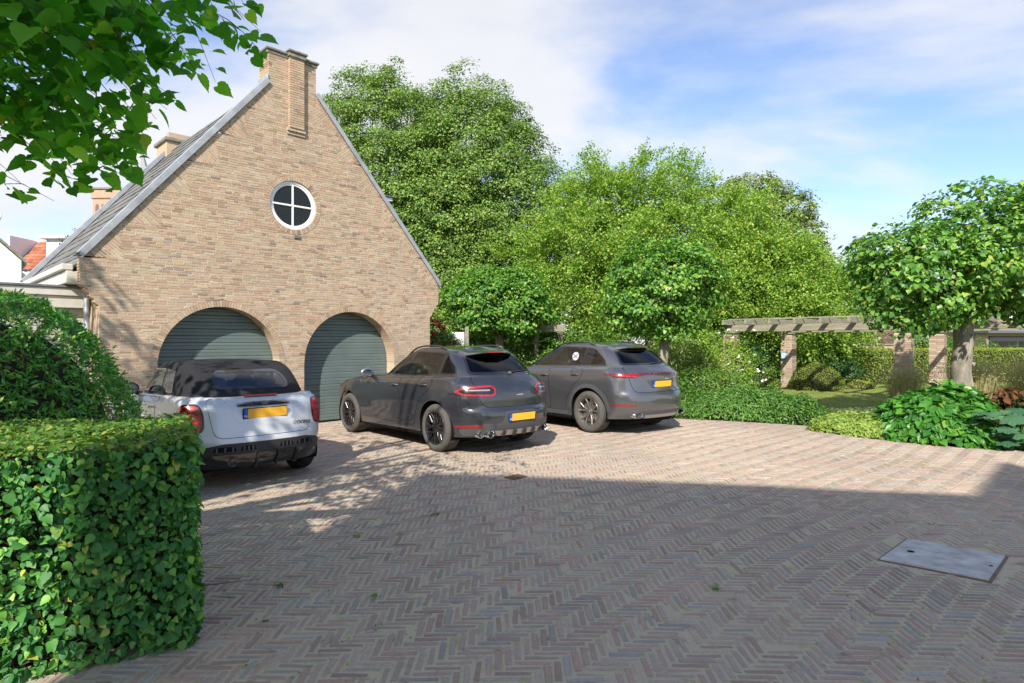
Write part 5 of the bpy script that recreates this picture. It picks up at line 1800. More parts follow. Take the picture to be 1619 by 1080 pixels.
def build_a():
    S = A
    car, skin, gskin, body, roof_ = make_car('parked_car', 'dark grey SUV with black mesh rims, middle of the three parked cars', (-.50, 10.17), 132, S)
    finish_common(car, skin, gskin, S, M['glass'], M['glass_dark'],
                  [[(1.98, 1.065), (2.02, .80), (1.95, .50), (1.86, .36), (.99, .36), (.97, .62), (1.05, 1.10)], [(1.03, 1.10), (.95, .62), (.97, .36), (.62, .36), (.53, .58), (.38, .80), (.14, .98), (.08, 1.135)]],
                  [(1.16, .985), (.32, 1.02)], (1.93, .93, 1.13), M['silver'])
    skin.add('side_blade', rounded([(1.84, .41), (1.90, .50), (.60, .545), (.66, .43)], .03), 'side', S['paint'], car, .016, .05, .03)
    skin.add('side_blade', rounded([(1.84, .41), (1.90, .50), (.60, .545), (.66, .43)], .03), 'side', S['paint'], car, .016, .05, .03, mirror=True)
    spoiler(car, S['paint'], -.14, 1.56, .58, .21, .17, .075)
    tb = MB(); tb.bbox(-.362, -.33, -.17, .17, 1.524, 1.540, .004); tb.build('brake_light', M['lamp_red'], car)
    rail(car, gskin, .60, .15, 1.30, 1, M['plastic']); rail(car, gskin, .60, .15, 1.30, -1, M['plastic'])
    # tailgate with its gap
    T = [(-.70, 1.165), (.70, 1.165), (.70, 1.02), (.66, .80), (.58, .725), (-.58, .725), (-.66, .80), (-.70, 1.02)]
    skin.add('tailgate_gap', rounded(shrink(T, -.007), .08), 'rear', M['void'], car, .0008, .05, .002)
    tg = skin.add('tailgate', rounded(T, .08), 'rear', S['paint'], car, .0035, .045, .003)
    wiper(car, gskin, -.02, -.52, 1.225, 1.24)
    mb = MB(); h = gskin.ray('rear', -.02, 1.215)[0]
    mb.bbox(h.x - .05, h.x + .02, -.06, .02, 1.195, 1.235, .01); mb.build('wiper_motor_cover', M['chrome'], car)
    # lamps
    L = [(.02, .915), (.08, .885), (.50, .895), (.64, .945), (.57, .995), (.46, 1.025), (.10, 1.045), (.03, 1.01)]
    for s in (False, True):
        o = skin.add('tail_light', rounded(L, .03), 25, M['lamp_red'], car, .012, .03, .02, mirror=s)
        skin.add('lamp_bezel', rounded(shrink(L, .026), .03), 25, M['gloss_black'], o, .0135, .03, .012, mirror=s)
        skin.add('lamp_bar', rounded([(.12, .962), (.40, .962), (.44, .972), (.40, .982), (.12, .985)], .012), 25, M['lamp_clear'], o, .018, .03, .012, mirror=s)
        skin.add('reflector', rounded([(.27, .432), (.64, .418), (.68, .452), (.30, .478)], .01), 22, M['reflector'], car, .012, .03, .016, mirror=s)
    lowp = [(-.84, .30), (.84, .30), (.88, .40), (.70, .485), (.36, .485), (.29, .655), (-.29, .655), (-.36, .485), (-.70, .485), (-.88, .40)]
    skin.add('lower_bumper', rounded(lowp, .03), 'rear', M['plastic_grey'], car, .007, .045, .01)
    skin.add('diffuser', rounded([(-.40, .295), (.40, .295), (.47, .375), (-.47, .375)], .02), 'rear', M['silver'], car, .014, .04, .012)
    for y in (-.3, -.1, .1, .3):
        skin.add('diffuser_fin', [(y - .02, .295), (y + .02, .295), (y + .02, .375), (y - .02, .375)], 'rear', M['plastic'], car, .04, .04, .05)
    plate_on(skin, car, .565, off=.014)
    skin.add('reg_lamp', [(-.05, .655), (.05, .655), (.05, .668), (-.05, .668)], 'rear', M['plastic'], car, .012, .03, .012)
    skin.add('badge', rounded([(-.09, .885), (.05, .885), (.05, .895), (-.09, .9)], .004), 'rear', M['chrome'], car, .006, .03, .004)
    for s in (1, -1):
        for y in (.545, .665):
            pipe_end(car, skin, s * y, .325, .055, -.035 if y < .6 else -.01, M['chrome'])
    for s in (False, True):
        for xc in (0, S['wb']):
            skin.add('arch_lip', arc_band(xc, S['rw'], S['ra'] + .002, S['ra'] + .022, 8, 172), 'side', M['plastic'], car, .004, .05, .01, mirror=s)
    seat(car, 1.15, .38, .58, M['seat'], M['seat']); seat(car, 1.15, -.38, .58, M['seat'], M['seat'])
    seat(car, .25, 0, .58, M['seat'], M['seat'], 1.2, .56, .25)
    return car
build_a()

# ------------------------------------------------ lighter grey SUV beside it
Bc = dict(wb=2.895, rw=.387, ra=.45, xr=-1.03, xf=3.89, W=1.98, track=1.68, tw=.285, rim=.272, style='twin',
         tyre_mat=M['tyre'], rim_mat=M['rim_grey'], paint=M['paint_b'], roof_mat=M['paint_b'], handle_mat=M['paint_b'],
         cR=.60, nR=2.6, cF=.9, nF=2.6, taperR=.07, taperF=.08, flare=.03, roll=.07, hood=.05,
         dxr=([.2, .34, .46, .60, .72, .80, .95, 1.08, 1.16, 1.26], [.16, .06, .012, .0, .014, .05, .075, .085, .13, .24]),
         dxf=([.2, .45, .7, .95], [-.12, 0, -.02, -.12]),
         wz=([.2, .32, .45, .6, .8, .95, 1.05, 1.15, 1.25], [.945, .955, .965, .982, 1.0, .995, .978, .955, .93]),
         top=([-1.03, -.6, 0, 1.0, 1.9, 2.4, 2.9, 3.5, 3.89], [1.235, 1.245, 1.235, 1.205, 1.17, 1.14, 1.06, .94, .78]),
         sill=([-1.03, -.6, 0, .5, 2.4, 3.5, 3.89], [.305, .295, .26, .27, .25, .22, .25]), rear_low=.30,
         gx0=-.78, gx1=2.35, gw=1.70, gcR=.50, gnR=2.7, gcF=.75, gnF=2.3, gtR=.10, gtF=.08, rs=.50, ws=.88, rse=1.12,
         zb=([-.8, 0, 1.0, 1.9, 2.4], [1.205, 1.215, 1.185, 1.15, 1.11]), zroof=([0, .15, .4, .62, .85, 1], [1.56, 1.615, 1.645, 1.64, 1.57, 1.50]),
         tum=.19, crown=.035, bulge=1.12, dash=1.02,
         rear_hole=shrink([(-.68, 1.27), (.68, 1.27), (.55, 1.54), (-.55, 1.54)], .03), front_hole=[(-.62, 1.22), (.62, 1.22), (.48, 1.48), (-.48, 1.48)],
         rear_glass=[(-.68, 1.27), (.68, 1.27), (.55, 1.555), (-.55, 1.555)], front_glass=[(-.68, 1.18), (.68, 1.18), (.53, 1.52), (-.53, 1.52)])
gf, gr_, gq = [(2.05, 1.205), (1.24, 1.225), (.98, 1.605), (1.30, 1.585)], [(1.14, 1.227), (.33, 1.25), (.27, 1.595), (.90, 1.612)], [(.12, 1.256), (-.29, 1.264), (-.23, 1.37), (.05, 1.57)]
Bc['glass'] = [(gf, M['glass']), (gr_, M['glass']), (gq, M['glass'])]
Bc['pillars'] = [[(1.23, 1.225), (1.15, 1.227), (.91, 1.61), (.97, 1.605)], [(.32, 1.25), (.13, 1.256), (.06, 1.57), (.26, 1.595)]]
Bc['side_holes'] = [shrink(p, .016) for p in (gf, gr_, gq)]
def build_b():
    S = Bc
    car, skin, gskin, body, roof_ = make_car('parked_car', 'lighter grey SUV with spoked grey rims and a round white sticker in its side window', (2.18, 12.22), 129, S)
    finish_common(car, skin, gskin, S, M['glass'], M['glass_dark'],
                  [[(2.05, 1.13), (2.10, .85), (2.02, .50), (1.93, .37), (1.06, .37), (1.04, .65), (1.12, 1.165)], [(1.10, 1.165), (1.02, .65), (1.04, .37), (.66, .37), (.57, .60), (.42, .83), (.20, 1.02), (.14, 1.195)]],
                  [(1.22, 1.04), (.36, 1.075)], (2.0, .95, 1.20), M['paint_b'])
    skin.add('sill_trim', rounded([(2.3, .27), (2.3, .36), (.58, .36), (.58, .285)], .02), 'side', M['plastic_grey'], car, .012, .05, .03)
    skin.add('sill_trim', rounded([(2.3, .27), (2.3, .36), (.58, .36), (.58, .285)], .02), 'side', M['plastic_grey'], car, .012, .05, .03, mirror=True)
    spoiler(car, S['paint'], -.20, 1.625, .60, .18, .16, .075)
    tb = MB(); tb.bbox(-.385, -.36, -.2, .2, 1.58, 1.592, .004); tb.build('brake_light', M['lamp_dark'], car)
    rail(car, gskin, .64, .1, 1.35, 1, M['plastic']); rail(car, gskin, .64, .1, 1.35, -1, M['plastic'])
    T = [(-.72, 1.235), (.72, 1.235), (.73, 1.1), (.70, .90), (.64, .785), (-.64, .785), (-.70, .90), (-.73, 1.1)]
    skin.add('tailgate_gap', rounded(shrink(T, -.007), .07), 'rear', M['void'], car, .0008, .05, .002)
    skin.add('tailgate', rounded(T, .07), 'rear', S['paint'], car, .0035, .045, .003)
    wiper(car, gskin, -.02, -.5, 1.295, 1.31)
    L = [(.06, 1.085), (.16, 1.075), (.22, 1.04), (.56, 1.052), (.70, 1.10), (.62, 1.122), (.40, 1.13), (.06, 1.128)]
    for s in (False, True):
        o = skin.add('tail_light', rounded(L, .015), 24, M['lamp_dark'], car, .01, .03, .02, mirror=s)
        skin.add('lamp_bar', rounded([(.20, 1.062), (.56, 1.07), (.62, 1.088), (.56, 1.092), (.20, 1.085)], .006), 24, M['lamp_red'], o, .0125, .03, .012, mirror=s)
        skin.add('lamp_bar', rounded([(.12, 1.10), (.60, 1.104), (.60, 1.114), (.12, 1.116)], .004), 24, M['lamp_red'], o, .0125, .03, .012, mirror=s)
        skin.add('reflector', rounded([(.26, .545), (.62, .538), (.68, .560), (.56, .575), (.28, .572)], .01), 22, M['reflector'], car, .008, .03, .016, mirror=s)
        for xc in (0, S['wb']):
            skin.add('wheel_arch_trim', arc_band(xc, S['rw'], S['ra'] + .001, S['ra'] + .075, 4, 176), 'side', M['plastic_grey'], car, .007, .05, .012, mirror=s)
    skin.add('light_bar', [(-.47, 1.098), (.47, 1.098), (.47, 1.128), (-.47, 1.128)], 'rear', M['lamp_dark'], car, .0095, .04, .012)
    for i, ch_ in enumerate('PORSCHE'):
        rear_text(skin, 'lettering', ch_, .30 - i * .10, 1.113, .040, M['chrome'], car, .011)
    skin.add('badge', rounded([(-.26, 1.005), (-.10, 1.005), (-.10, 1.018), (-.26, 1.022)], .004), 'rear', M['chrome'], car, .006, .03, .004)
    skin.add('plate_recess', rounded([(-.30, .855), (.30, .855), (.40, 1.0), (-.40, 1.0)], .02), 'rear', M['plastic_grey'], car, .0052, .04, .004)
    plate_on(skin, car, .925, off=.012)
    skin.add('lower_bumper', rounded([(-.86, .31), (.86, .31), (.88, .36), (.78, .40), (.62, .44), (-.62, .44), (-.78, .40), (-.88, .36)], .03), 'rear', M['plastic_grey'], car, .008, .045, .014)
    skin.add('diffuser', rounded([(-.46, .315), (.46, .315), (.46, .375), (-.46, .375)], .015), 'rear', M['silver'], car, .013, .04, .012)
    skin.add('bumper_crease', rounded([(-.70, .60), (.70, .60), (.70, .612), (-.70, .612)], .004), 'rear', M['plastic_grey'], car, .004, .04, .004)
    for s in (1, -1):
        pipe_end(car, skin, s * .62, .365, .052, -.03, M['chrome'], .11)
    # round sticker held in the rear door window
    h, n_, d = gskin.ray('side', .52, 1.42)
    mb = MB()
    for k in range(1):
        mb.mesh([(h.x + .088 * math.cos(a), h.y + .009 - .20 * .088 * math.sin(a), h.z + .082 * math.sin(a)) for a in [2 * math.pi * k / 28 for k in range(28)]], [tuple(range(28))])
    st = mb.build('sticker', plain('sticker_grey', (0.5, 0.52, 0.54), 0.5), car)
    for dx_, dz_ in ((1, .55), (1, -.55)):
        mb = MB(); mb.tube([(h.x - .06 * dx_, h.y + .0115 + .2 * .06 * dz_, h.z - .06 * dz_), (h.x + .06 * dx_, h.y + .0115 - .2 * .06 * dz_, h.z + .06 * dz_)], .007, 5)
        mb.build('sticker_print', M['plastic_grey'], st)
    seat(car, 1.2, .39, .62, M['seat'], M['seat']); seat(car, 1.2, -.39, .62, M['seat'], M['seat'])
    seat(car, .28, 0, .62, M['seat'], M['seat'], 1.22, .58, .25)
    return car
build_b()

# ------------------------------------------------ small white convertible with the roof up
Cc = dict(wb=2.495, rw=.312, ra=.355, xr=-.70, xf=3.15, W=1.727, track=1.49, tw=.205, rim=.215, style='nine',
         tyre_mat=M['tyre_clean'], rim_mat=M['rim_grey'], paint=M['paint_c'], roof_mat=M['fabric'], handle_mat=M['chrome'],
         cR=.46, nR=2.7, cF=.8, nF=2.4, taperR=.055, taperF=.08, flare=.025, roll=.06, hood=.04,
         dxr=([.2, .3, .42, .54, .62, .75, .9, 1.0, 1.06], [.15, .06, .005, .0, .025, .06, .10, .15, .22]),
         dxf=([.2, .45, .7, .95], [-.12, 0, -.02, -.10]),
         wz=([.2, .32, .45, .6, .75, .88, .97, 1.06], [.95, .96, .975, .995, 1.0, .99, .975, .95]),
         top=([-.70, -.3, 0, 1.0, 1.7, 2.1, 2.6, 3.0, 3.15], [1.045, 1.055, 1.05, 1.03, 1.0, .97, .91, .80, .72]),
         sill=([-.70, -.3, 0, .5, 2.1, 2.9, 3.15], [.25, .24, .22, .22, .20, .18, .22]), rear_low=.26,
         gx0=-.45, gx1=1.80, gw=1.50, gcR=.42, gnR=3.0, gcF=.45, gnF=2.6, gtR=.06, gtF=.05, rs=.42, ws=.52, rse=1.0,
         zb=([-.7, 0, 1.0, 1.7], [1.02, 1.025, 1.01, .98]), zroof=([0, .12, .3, .6, .85, 1], [1.355, 1.40, 1.425, 1.425, 1.40, 1.37]),
         tum=.16, crown=.03, bulge=1.35, dash=.92,
         rear_hole=shrink([(-.47, 1.13), (.47, 1.13), (.42, 1.345), (-.42, 1.345)], .035), front_hole=[(-.55, 1.05), (.55, 1.05), (.5, 1.34), (-.5, 1.34)],
         rear_glass=[(-.48, 1.125), (.48, 1.125), (.42, 1.35), (-.42, 1.35)], front_glass=[(-.62, 1.02), (.62, 1.02), (.54, 1.37), (-.54, 1.37)], rgr=.11)
gf, gq = [(1.55, 1.055), (.72, 1.07), (.70, 1.365), (1.20, 1.355)], [(.69, 1.07), (.33, 1.075), (.36, 1.345), (.67, 1.365)]
Cc['glass'] = [(gf, M['glass']), (gq, M['glass'])]
Cc['side_holes'] = [shrink(p, .016) for p in (gf, gq)]
def build_c():
    S = Cc
    car, skin, gskin, body, roof_ = make_car('parked_car', 'white convertible with closed black fabric roof, parked behind the square hedge', (-3.40, 7.80), 136.5, S)
    finish_common(car, skin, gskin, S, M['glass'], M['glass_soft'],
                  [[(1.60, .985), (1.66, .70), (1.60, .32), (.55, .32), (.50, .60), (.56, 1.015)]],
                  [(.72, .90)], (1.42, .80, 1.06), M['gloss_black'])
    T = [(-.62, 1.035), (.62, 1.035), (.60, .80), (.57, .60), (-.57, .60), (-.60, .80)]
    skin.add('boot_gap', rounded(shrink(T, -.005), .09), 'rear', M['void'], car, .0008, .05, .002)
    skin.add('boot_lid', rounded(T, .09), 'rear', S['paint'], car, .0035, .04, .003)
    skin.add('plate_recess', rounded([(-.36, .76), (.36, .76), (.38, 1.0), (-.38, 1.0)], .08), 'rear', S['paint'], car, .0055, .04, .003)
    hb = MB(); rows = []
    for i in range(17):
        y = -.315 + .63 * i / 16; u = abs(y / .315)
        x = skin.ray('rear', y, .965)[0].x - .006
        zt = .995 - .02 * u ** 3; zb_ = .945 + .005 * u ** 4
        rows.append([(x + .01, y, zt), (x - .022, y, zt - .006), (x - .036, y, (zt + zb_) / 2), (x - .030, y, zb_), (x + .01, y, zb_)])
    hb.mesh([p for r_ in rows for p in r_], [(i * 5 + j, i * 5 + j + 1, (i + 1) * 5 + j + 1, (i + 1) * 5 + j) for i in range(16) for j in range(4)] + [(0, 1, 2, 3, 4), (84, 83, 82, 81, 80)])
    hd = hb.build('boot_handle', M['gloss_black'], car, smooth=40)
    x = skin.ray('rear', 0, .975)[0].x
    mb = MB(); mb.mesh([(x - .046 - .0 * k, .045 * math.cos(2 * math.pi * k / 20), .972 + .022 * math.sin(2 * math.pi * k / 20)) for k in range(20)] + [(x - .02, .05 * math.cos(2 * math.pi * k / 20), .972 + .026 * math.sin(2 * math.pi * k / 20)) for k in range(20)], [tuple(range(20))] + [(k, (k + 1) % 20, 20 + (k + 1) % 20, 20 + k) for k in range(20)])
    mb.build('emblem', M['plastic_grey'], hd)
    plate_on(skin, car, .86, off=.016)
    rear_text(skin, 'lettering', 'COOPER', -.47, .70, .062, M['gloss_black'], car, .0075, sx=1.1, spacing=1.08, shear=.25)
    for s in (False, True):
        L = [(.39, .66), (.66, .66), (.70, .82), (.655, .985), (.44, .985), (.39, .84)]
        o = skin.add('tail_light', rounded(L, .09, 7), 24, M['gloss_black'], car, .010, .03, .02, mirror=s)
        L2 = shrink(L, .018)
        skin.add('lamp_lens', rounded(L2, .08, 7), 24, M['lamp_red'], o, .018, .03, .012, mirror=s)
        for k in range(3):
            z = .74 + k * .075
            skin.add('lamp_bar', rounded([(.435, z), (.645, z + .0), (.655, z + .012), (.435, z + .012)], .005), 24, M['reflector'], o, .0205, .03, .006, mirror=s)
        skin.add('reflector', rounded([(.50, .405), (.66, .41), (.66, .44), (.50, .435)], .008), 30, M['reflector'], car, .012, .03, .016, mirror=s)
        for xc in (0, S['wb']):
            skin.add('wheel_arch_trim', arc_band(xc, S['rw'], S['ra'] + .001, S['ra'] + .055, 2, 178), 'side', M['plastic'], car, .006, .05, .012, mirror=s)
    skin.add('lower_bumper', rounded([(-.80, .25), (.80, .25), (.84, .36), (.70, .50), (.50, .535), (-.50, .535), (-.70, .50), (-.84, .36)], .04), 'rear', M['plastic'], car, .010, .04, .014)
    skin.add('diffuser', rounded([(-.66, .255), (.66, .255), (.68, .36), (.60, .415), (-.60, .415), (-.68, .36)], .03), 'rear', M['gloss_black'], car, .020, .04, .016)
    for y0, y1 in ((-.60, -.36), (-.32, -.14), (.14, .32), (.36, .60)):
        skin.add('bumper_grille', rounded([(y0, .445), (y1, .445), (y1 - .02, .50), (y0 + .02, .50)], .015), 'rear', M['void'], car, .0125, .04, .01)
        for k in range(3):
            yy = y0 + .04 + (y1 - y0 - .08) * k / 2
            skin.add('grille_bar', [(yy - .008, .447), (yy + .008, .447), (yy + .008, .497), (yy - .008, .497)], 'rear', M['plastic_grey'], car, .014, .04, .008)
    for y in (-.36, -.12, .12):
        skin.add('diffuser_fin', [(y - .012, .255), (y + .012, .255), (y + .012, .40), (y - .012, .40)], 'rear', M['plastic'], car, .045, .04, .05)
    pipe_end(car, skin, .40, .315, .045, -.012, M['silver'])
    tb = MB(); x = skin.ray('rear', 0, 1.03)[0].x
    tb.bbox(x + .0, x + .03, -.20, .20, 1.045, 1.072, .006); tb.build('brake_light', M['lamp_red'], car)
    # seam across the soft top and aerial
    h = gskin.ray('top', 1.0, .25)[0]
    mb = MB(); mb.tube([(1.05, .25, h.z), (.99, .25, h.z + .11)], [.006, .003], 6); mb.build('aerial', M['plastic'], car)
    seat(car, 1.0, .36, .5, M['seat'], M['seat'], .48, .60); seat(car, 1.0, -.36, .5, M['seat'], M['seat'], .48, .60)
    o = seat(car, .22, 0, .52, M['seat_grey'], M['red_rest'], 1.0, .50, .12, False)
    for y in (.32, -.32):
        mb = MB(); n_ = 14
        mb.mesh([(.04 + dx_, y + .13 * s_ * math.cos(2 * math.pi * k / n_), 1.185 + .08 * s_ * math.sin(2 * math.pi * k / n_)) for dx_, s_ in ((0, .8), (.0, 1), (.06, 1), (.06, .8)) for k in range(n_)], [(i * n_ + k, i * n_ + (k + 1) % n_, (i + 1) * n_ + (k + 1) % n_, (i + 1) * n_ + k) for i in range(3) for k in range(n_)] + [tuple(range(n_)), tuple(3 * n_ + k for k in range(n_))])
        mb.build('headrest', M['red_rest'], o, smooth=50)
    mb = MB(); n_ = 24
    mb.tube([(1.38 + .02 * math.sin(2 * math.pi * k / n_), .36 + .18 * math.cos(2 * math.pi * k / n_), .98 + .17 * math.sin(2 * math.pi * k / n_)) for k in range(n_ + 1)], .014, 6)
    mb.build('steering_wheel', M['plastic'], car, smooth=True)
    return car
build_c()
# ---------------------------------------------------------------- trees and plants
def rng(i): return np.random.default_rng(i)

# pollarded limes of the row on the yard's edge
def pollard(pos, size, label, seed, trunk_r, trunk_h, per=66, dens=6.2, leaf=.095, own=0, blobs=None):
    rg = rng(seed); rr = random.Random(seed)
    t_ = thing('lime_tree', label, 'tree', (pos[0], pos[1], 0), 0, 'clipped lime trees along the yard')
    tb = MB()
    n = 12
    pts = [(.03 * math.sin(k * .9 + seed), .03 * math.cos(k * 1.3), trunk_h * k / (n - 1)) for k in range(n)]
    tb.tube(pts, [trunk_r * (1.28 if k == 0 else 1.1 if k == 1 else 1.0 - .012 * k) for k in range(n)], 20, wob=.03, rg=rr)
    for k in range(10):
        a = rr.uniform(0, 6.28); z = rr.uniform(.4, trunk_h)
        tb.tube([(trunk_r * .85 * math.cos(a), trunk_r * .85 * math.sin(a), z), (trunk_r * 1.06 * math.cos(a), trunk_r * 1.06 * math.sin(a), z + .02)], [.06, .03], 8)
    tr = tb.build('trunk', M['bark'], t_, smooth=True)
    w, d, h0, h1 = size
    lb = MB()
    for k in range(9):
        a = 2 * math.pi * k / 9 + rr.uniform(-.3, .3)
        zz = trunk_h * .93 + (k % 3) * .35
        limb(lb, (0, 0, zz), (w * .43 * math.cos(a), d * .43 * math.sin(a), zz + rr.uniform(.1, .6)), trunk_r * .36, .03, rr, .1)
    limb(lb, (0, 0, trunk_h * .95), (.1, 0, h1 - 1.0), trunk_r * .75, .05, rr, .05)
    for k in range(10):
        a = rr.uniform(0, 6.28); r0 = rr.uniform(.1, .45)
        limb(lb, (w * r0 * .6 * math.cos(a), d * r0 * .6 * math.sin(a), h0 + .6), (w * r0 * math.cos(a), d * r0 * math.sin(a), h1 - rr.uniform(.7, 1.2)), .05, .015, rr, .1)
    lb.build('branches', M['bark_dark'], t_, smooth=True)
    bl = blobs or [(0, 0, (h0 + h1) / 2 - .15, w / 2, d / 2, (h1 - h0) / 2)]
    P, N = crown_points(bl, rg, .42, per, dens, zmin=h0 - .25, up=.75, flat=.6, depth=.55)
    # spiky young shoots on top
    ns = int(55 * w)
    sp, sn = [], []
    for k in range(ns):
        b_ = bl[rr.randrange(len(bl))]
        a = rr.uniform(0, 6.28); r_ = math.sqrt(rr.random()) * .95
        x, y = b_[0] + b_[3] * r_ * math.cos(a), b_[1] + b_[4] * r_ * math.sin(a)
        z = b_[2] + b_[5] * math.sqrt(max(0, 1 - r_ * r_)) - .1
        for j in range(9):
            u = j / 9
            sp.append((x + rr.gauss(0, .05) + .2 * u * math.cos(a), y + rr.gauss(0, .05) + .2 * u * math.sin(a), z + u * rr.uniform(.15, .35)))
            sn.append((rr.gauss(0, .4), rr.gauss(0, .4), .8))
    P = np.concatenate([P, np.array(sp)]); N = np.concatenate([N, np.array(sn)])
    sz = leaf * rg.uniform(.7, 1.25, len(P))
    if own:
        m_ = split_largest(P + np.array([pos[0], pos[1], 0]), own)
        leaf_parts('leaf', P[m_], N[m_], sz[m_], T_HEART, M['leaf_lime'], rg, t_, np.array([0, 0, -1.0]), .5)
        P, N, sz = P[~m_], N[~m_], sz[~m_]
    leaves('crown', P, N, sz, T_HEX, M['leaf_lime'], rg, t_, 'stuff' if own else None, tip=np.array([0, 0, -1.0]), tipw=.45)
    return t_
pollard((9.5, 13.0), (4.3, 3.6, 2.05, 4.75), 'clipped lime with thick bare trunk standing in the leafy bed beside the pergola', 31, .20, 2.35, own=300,
        blobs=[(-1.05, -.1, 3.2, 1.15, 1.3, .95), (.2, 0, 3.75, 1.25, 1.5, 1.15), (1.6, .1, 3.4, 1.15, 1.4, 1.15), (.1, .2, 3.2, 1.2, 1.2, .9), (-1.15, -.4, 2.75, 1.1, 1.1, .75), (1.5, -.2, 2.9, .9, 1.0, .75)])
pollard((4.38, 17.9), (3.3, 3.0, 2.0, 4.7), 'clipped lime with pale trunk standing behind the lighter grey SUV', 32, .165, 2.2, per=85,
        blobs=[(0, 0, 3.3, 1.55, 1.4, 1.25), (-.3, 0, 2.7, 1.35, 1.2, .85)])
pollard((-.45, 22.6), (3.5, 3.0, 2.0, 4.5), 'clipped lime rising over the roof of the middle car beside the garage corner', 33, .16, 2.0, per=85,
        blobs=[(0, 0, 3.1, 1.7, 1.4, 1.35), (-.7, 0, 3.2, 1.25, 1.2, 1.1), (.7, 0, 2.9, 1.2, 1.2, 1.2)])

# the near lime whose branches hang into the picture
def near_lime():
    rg = rng(41); rr = random.Random(41)
    t_ = thing('lime_tree', 'lime tree whose leafy boughs hang over the top corner above the hedge', 'tree', (-5.0, 1.2, 0))
    O = np.array([-5.0, 1.2, 0])
    tb = MB(); n = 10
    tb.tube([(.04 * math.sin(k), .03 * math.cos(k * 1.7), 4.6 * k / (n - 1)) for k in range(n)], [.26 - .012 * k for k in range(n)], 16, wob=.04, rg=rr)
    tb.build('trunk', M['bark'], t_, smooth=True)
    lb = MB()
    for k in range(12):
        a = rr.uniform(0, 6.28)
        limb(lb, (0, 0, rr.uniform(2.6, 4.6)), (2.0 * math.cos(a), 1.8 * math.sin(a), rr.uniform(4.0, 7.6)), .11, .03, rr, .12)
    for ex_, ey_, ez_ in ((3.6, 1.0, 3.2), (3.2, .4, 3.5), (2.6, 1.6, 3.3), (3.3, 1.5, 3.1), (2.4, .8, 2.9)):
        limb(lb, (0, 0, 3.4), (ex_, ey_, ez_), .09, .014, rr, .10, 8)
    lb.build('branches', M['bark_dark'], t_, smooth=True)
    # high crown: throws the dappled shade
    P, N = crown_points([(-2.9, 1.6, 6.2, 1.5, 1.9, 1.5), (-.7, .9, 4.8, 2.4, 2.0, 1.6)], rg, .5, 30, 2.6, up=.6, flat=.6, depth=.7)
    leaves('crown', P, N, .12 * rg.uniform(.7, 1.25, len(P)), T_HEX, M['leaf_near'], rg, t_, 'stuff', tip=np.array([0, 0, -1.0]), tipw=.4)
    # low hanging boughs: sprays of leaves along drooping twigs
    P, N, tips = [], [], []
    tw = MB()
    def spray(a, b_, nl, spread):
        a, b_ = Vector(a), Vector(b_)
        L = (b_ - a).length
        sag = Vector((rr.gauss(0, .05), rr.gauss(0, .05), rr.uniform(.04, .16))) * L
        pts = [a.lerp(b_, i / 7) + sag * math.sin(math.pi * i / 7) for i in range(8)]
        if in_poly(*project(b_), [(-600, -900), (-600, 318), (140, 322), (245, 240), (300, 172), (358, 172), (438, 98), (455, 50), (448, -60), (700, -900)]): tw.tube([p - Vector(O) for p in pts], [.0036 - .0004 * i for i in range(8)], 5)
        d = (b_ - a).normalized(); sd = d.cross(Vector((0, 0, 1))).normalized()
        for i in range(nl):
            u = (i + rr.random()) / nl
            p = pts[min(int(u * 7), 6)].lerp(pts[min(int(u * 7) + 1, 7)], u * 7 - int(u * 7))
            s = 1 if i % 2 else -1
            tip = d * .5 + sd * s * .9 + Vector((0, 0, -.75 + rr.gauss(0, .25)))
            P.append(p + sd * s * rr.uniform(.01, spread) + Vector((0, 0, -rr.uniform(0, spread)))); tips.append(tip)
            N.append(Vector((rr.gauss(0, .55), rr.gauss(0, .55) - .35, .75)))
    def pix(px, py, Y):
        return ((px - 809.5) / 975 * Y, Y, 1.7 - (py - 541) / 975 * Y)
    # twig ends, as (pixel, distance) pairs of the hanging outline
    ends = [(440, 80, 2.6, 1.3), (415, 40, 2.7, 1.3), (350, 165, 2.45, 1.0), (330, 120, 2.5, 1.1), (372, 60, 2.5, 1.0), (300, 60, 2.4, .9), (255, 200, 2.3, 1.0), (262, 160, 2.4, 1.0), (245, 235, 2.35, .9),
            (205, 295, 2.4, .9), (160, 300, 2.3, .9), (140, 320, 2.3, .9), (60, 318, 2.3, .8), (20, 300, 2.4, .8), (100, 290, 2.35, .8), (215, 140, 2.2, .8), (180, 240, 2.2, .8), (60, 240, 2.2, .8), (120, 200, 2.1, .8), (20, 200, 2.1, .8), (170, 120, 2.1, .8), (100, 120, 2.0, .7), (40, 110, 2.0, .7), (240, 70, 2.2, .8), (330, 20, 2.5, .9), (200, 30, 2.1, .8), (385, 15, 2.7, .9), (110, 30, 2.0, .7), (10, 40, 2.0, .7)]
    for px, py, Y, L in ends:
        e = Vector(pix(px - 28, py - 30, Y))
        for q in range(2 if px > 240 else 4):
            e2 = e + Vector((rr.gauss(0, .05), rr.gauss(0, .22) + .12 * q, rr.gauss(.02, .06) + .03 * q))
            if q == 0: e2 = e
            st = e2 + Vector((-L * rr.uniform(.35, .95), rr.uniform(-.5, .6), L * rr.uniform(.1, .75)))
            spray(st, e2, int(22 * L) + 3, .07)
    # the mass above and behind, out of frame or shaded
    for q in range(120):
        e = Vector((rr.uniform(-3.2, -1.25), rr.uniform(1.2, 3.9), rr.uniform(2.75, 3.9)))
        px, py = project(e)
        if px > 300 or py > 215 - max(0, px - 60) * .55 + 30: continue
        spray(e + Vector((-.6, rr.uniform(-.3, .3), .4)), e, 13, .09)
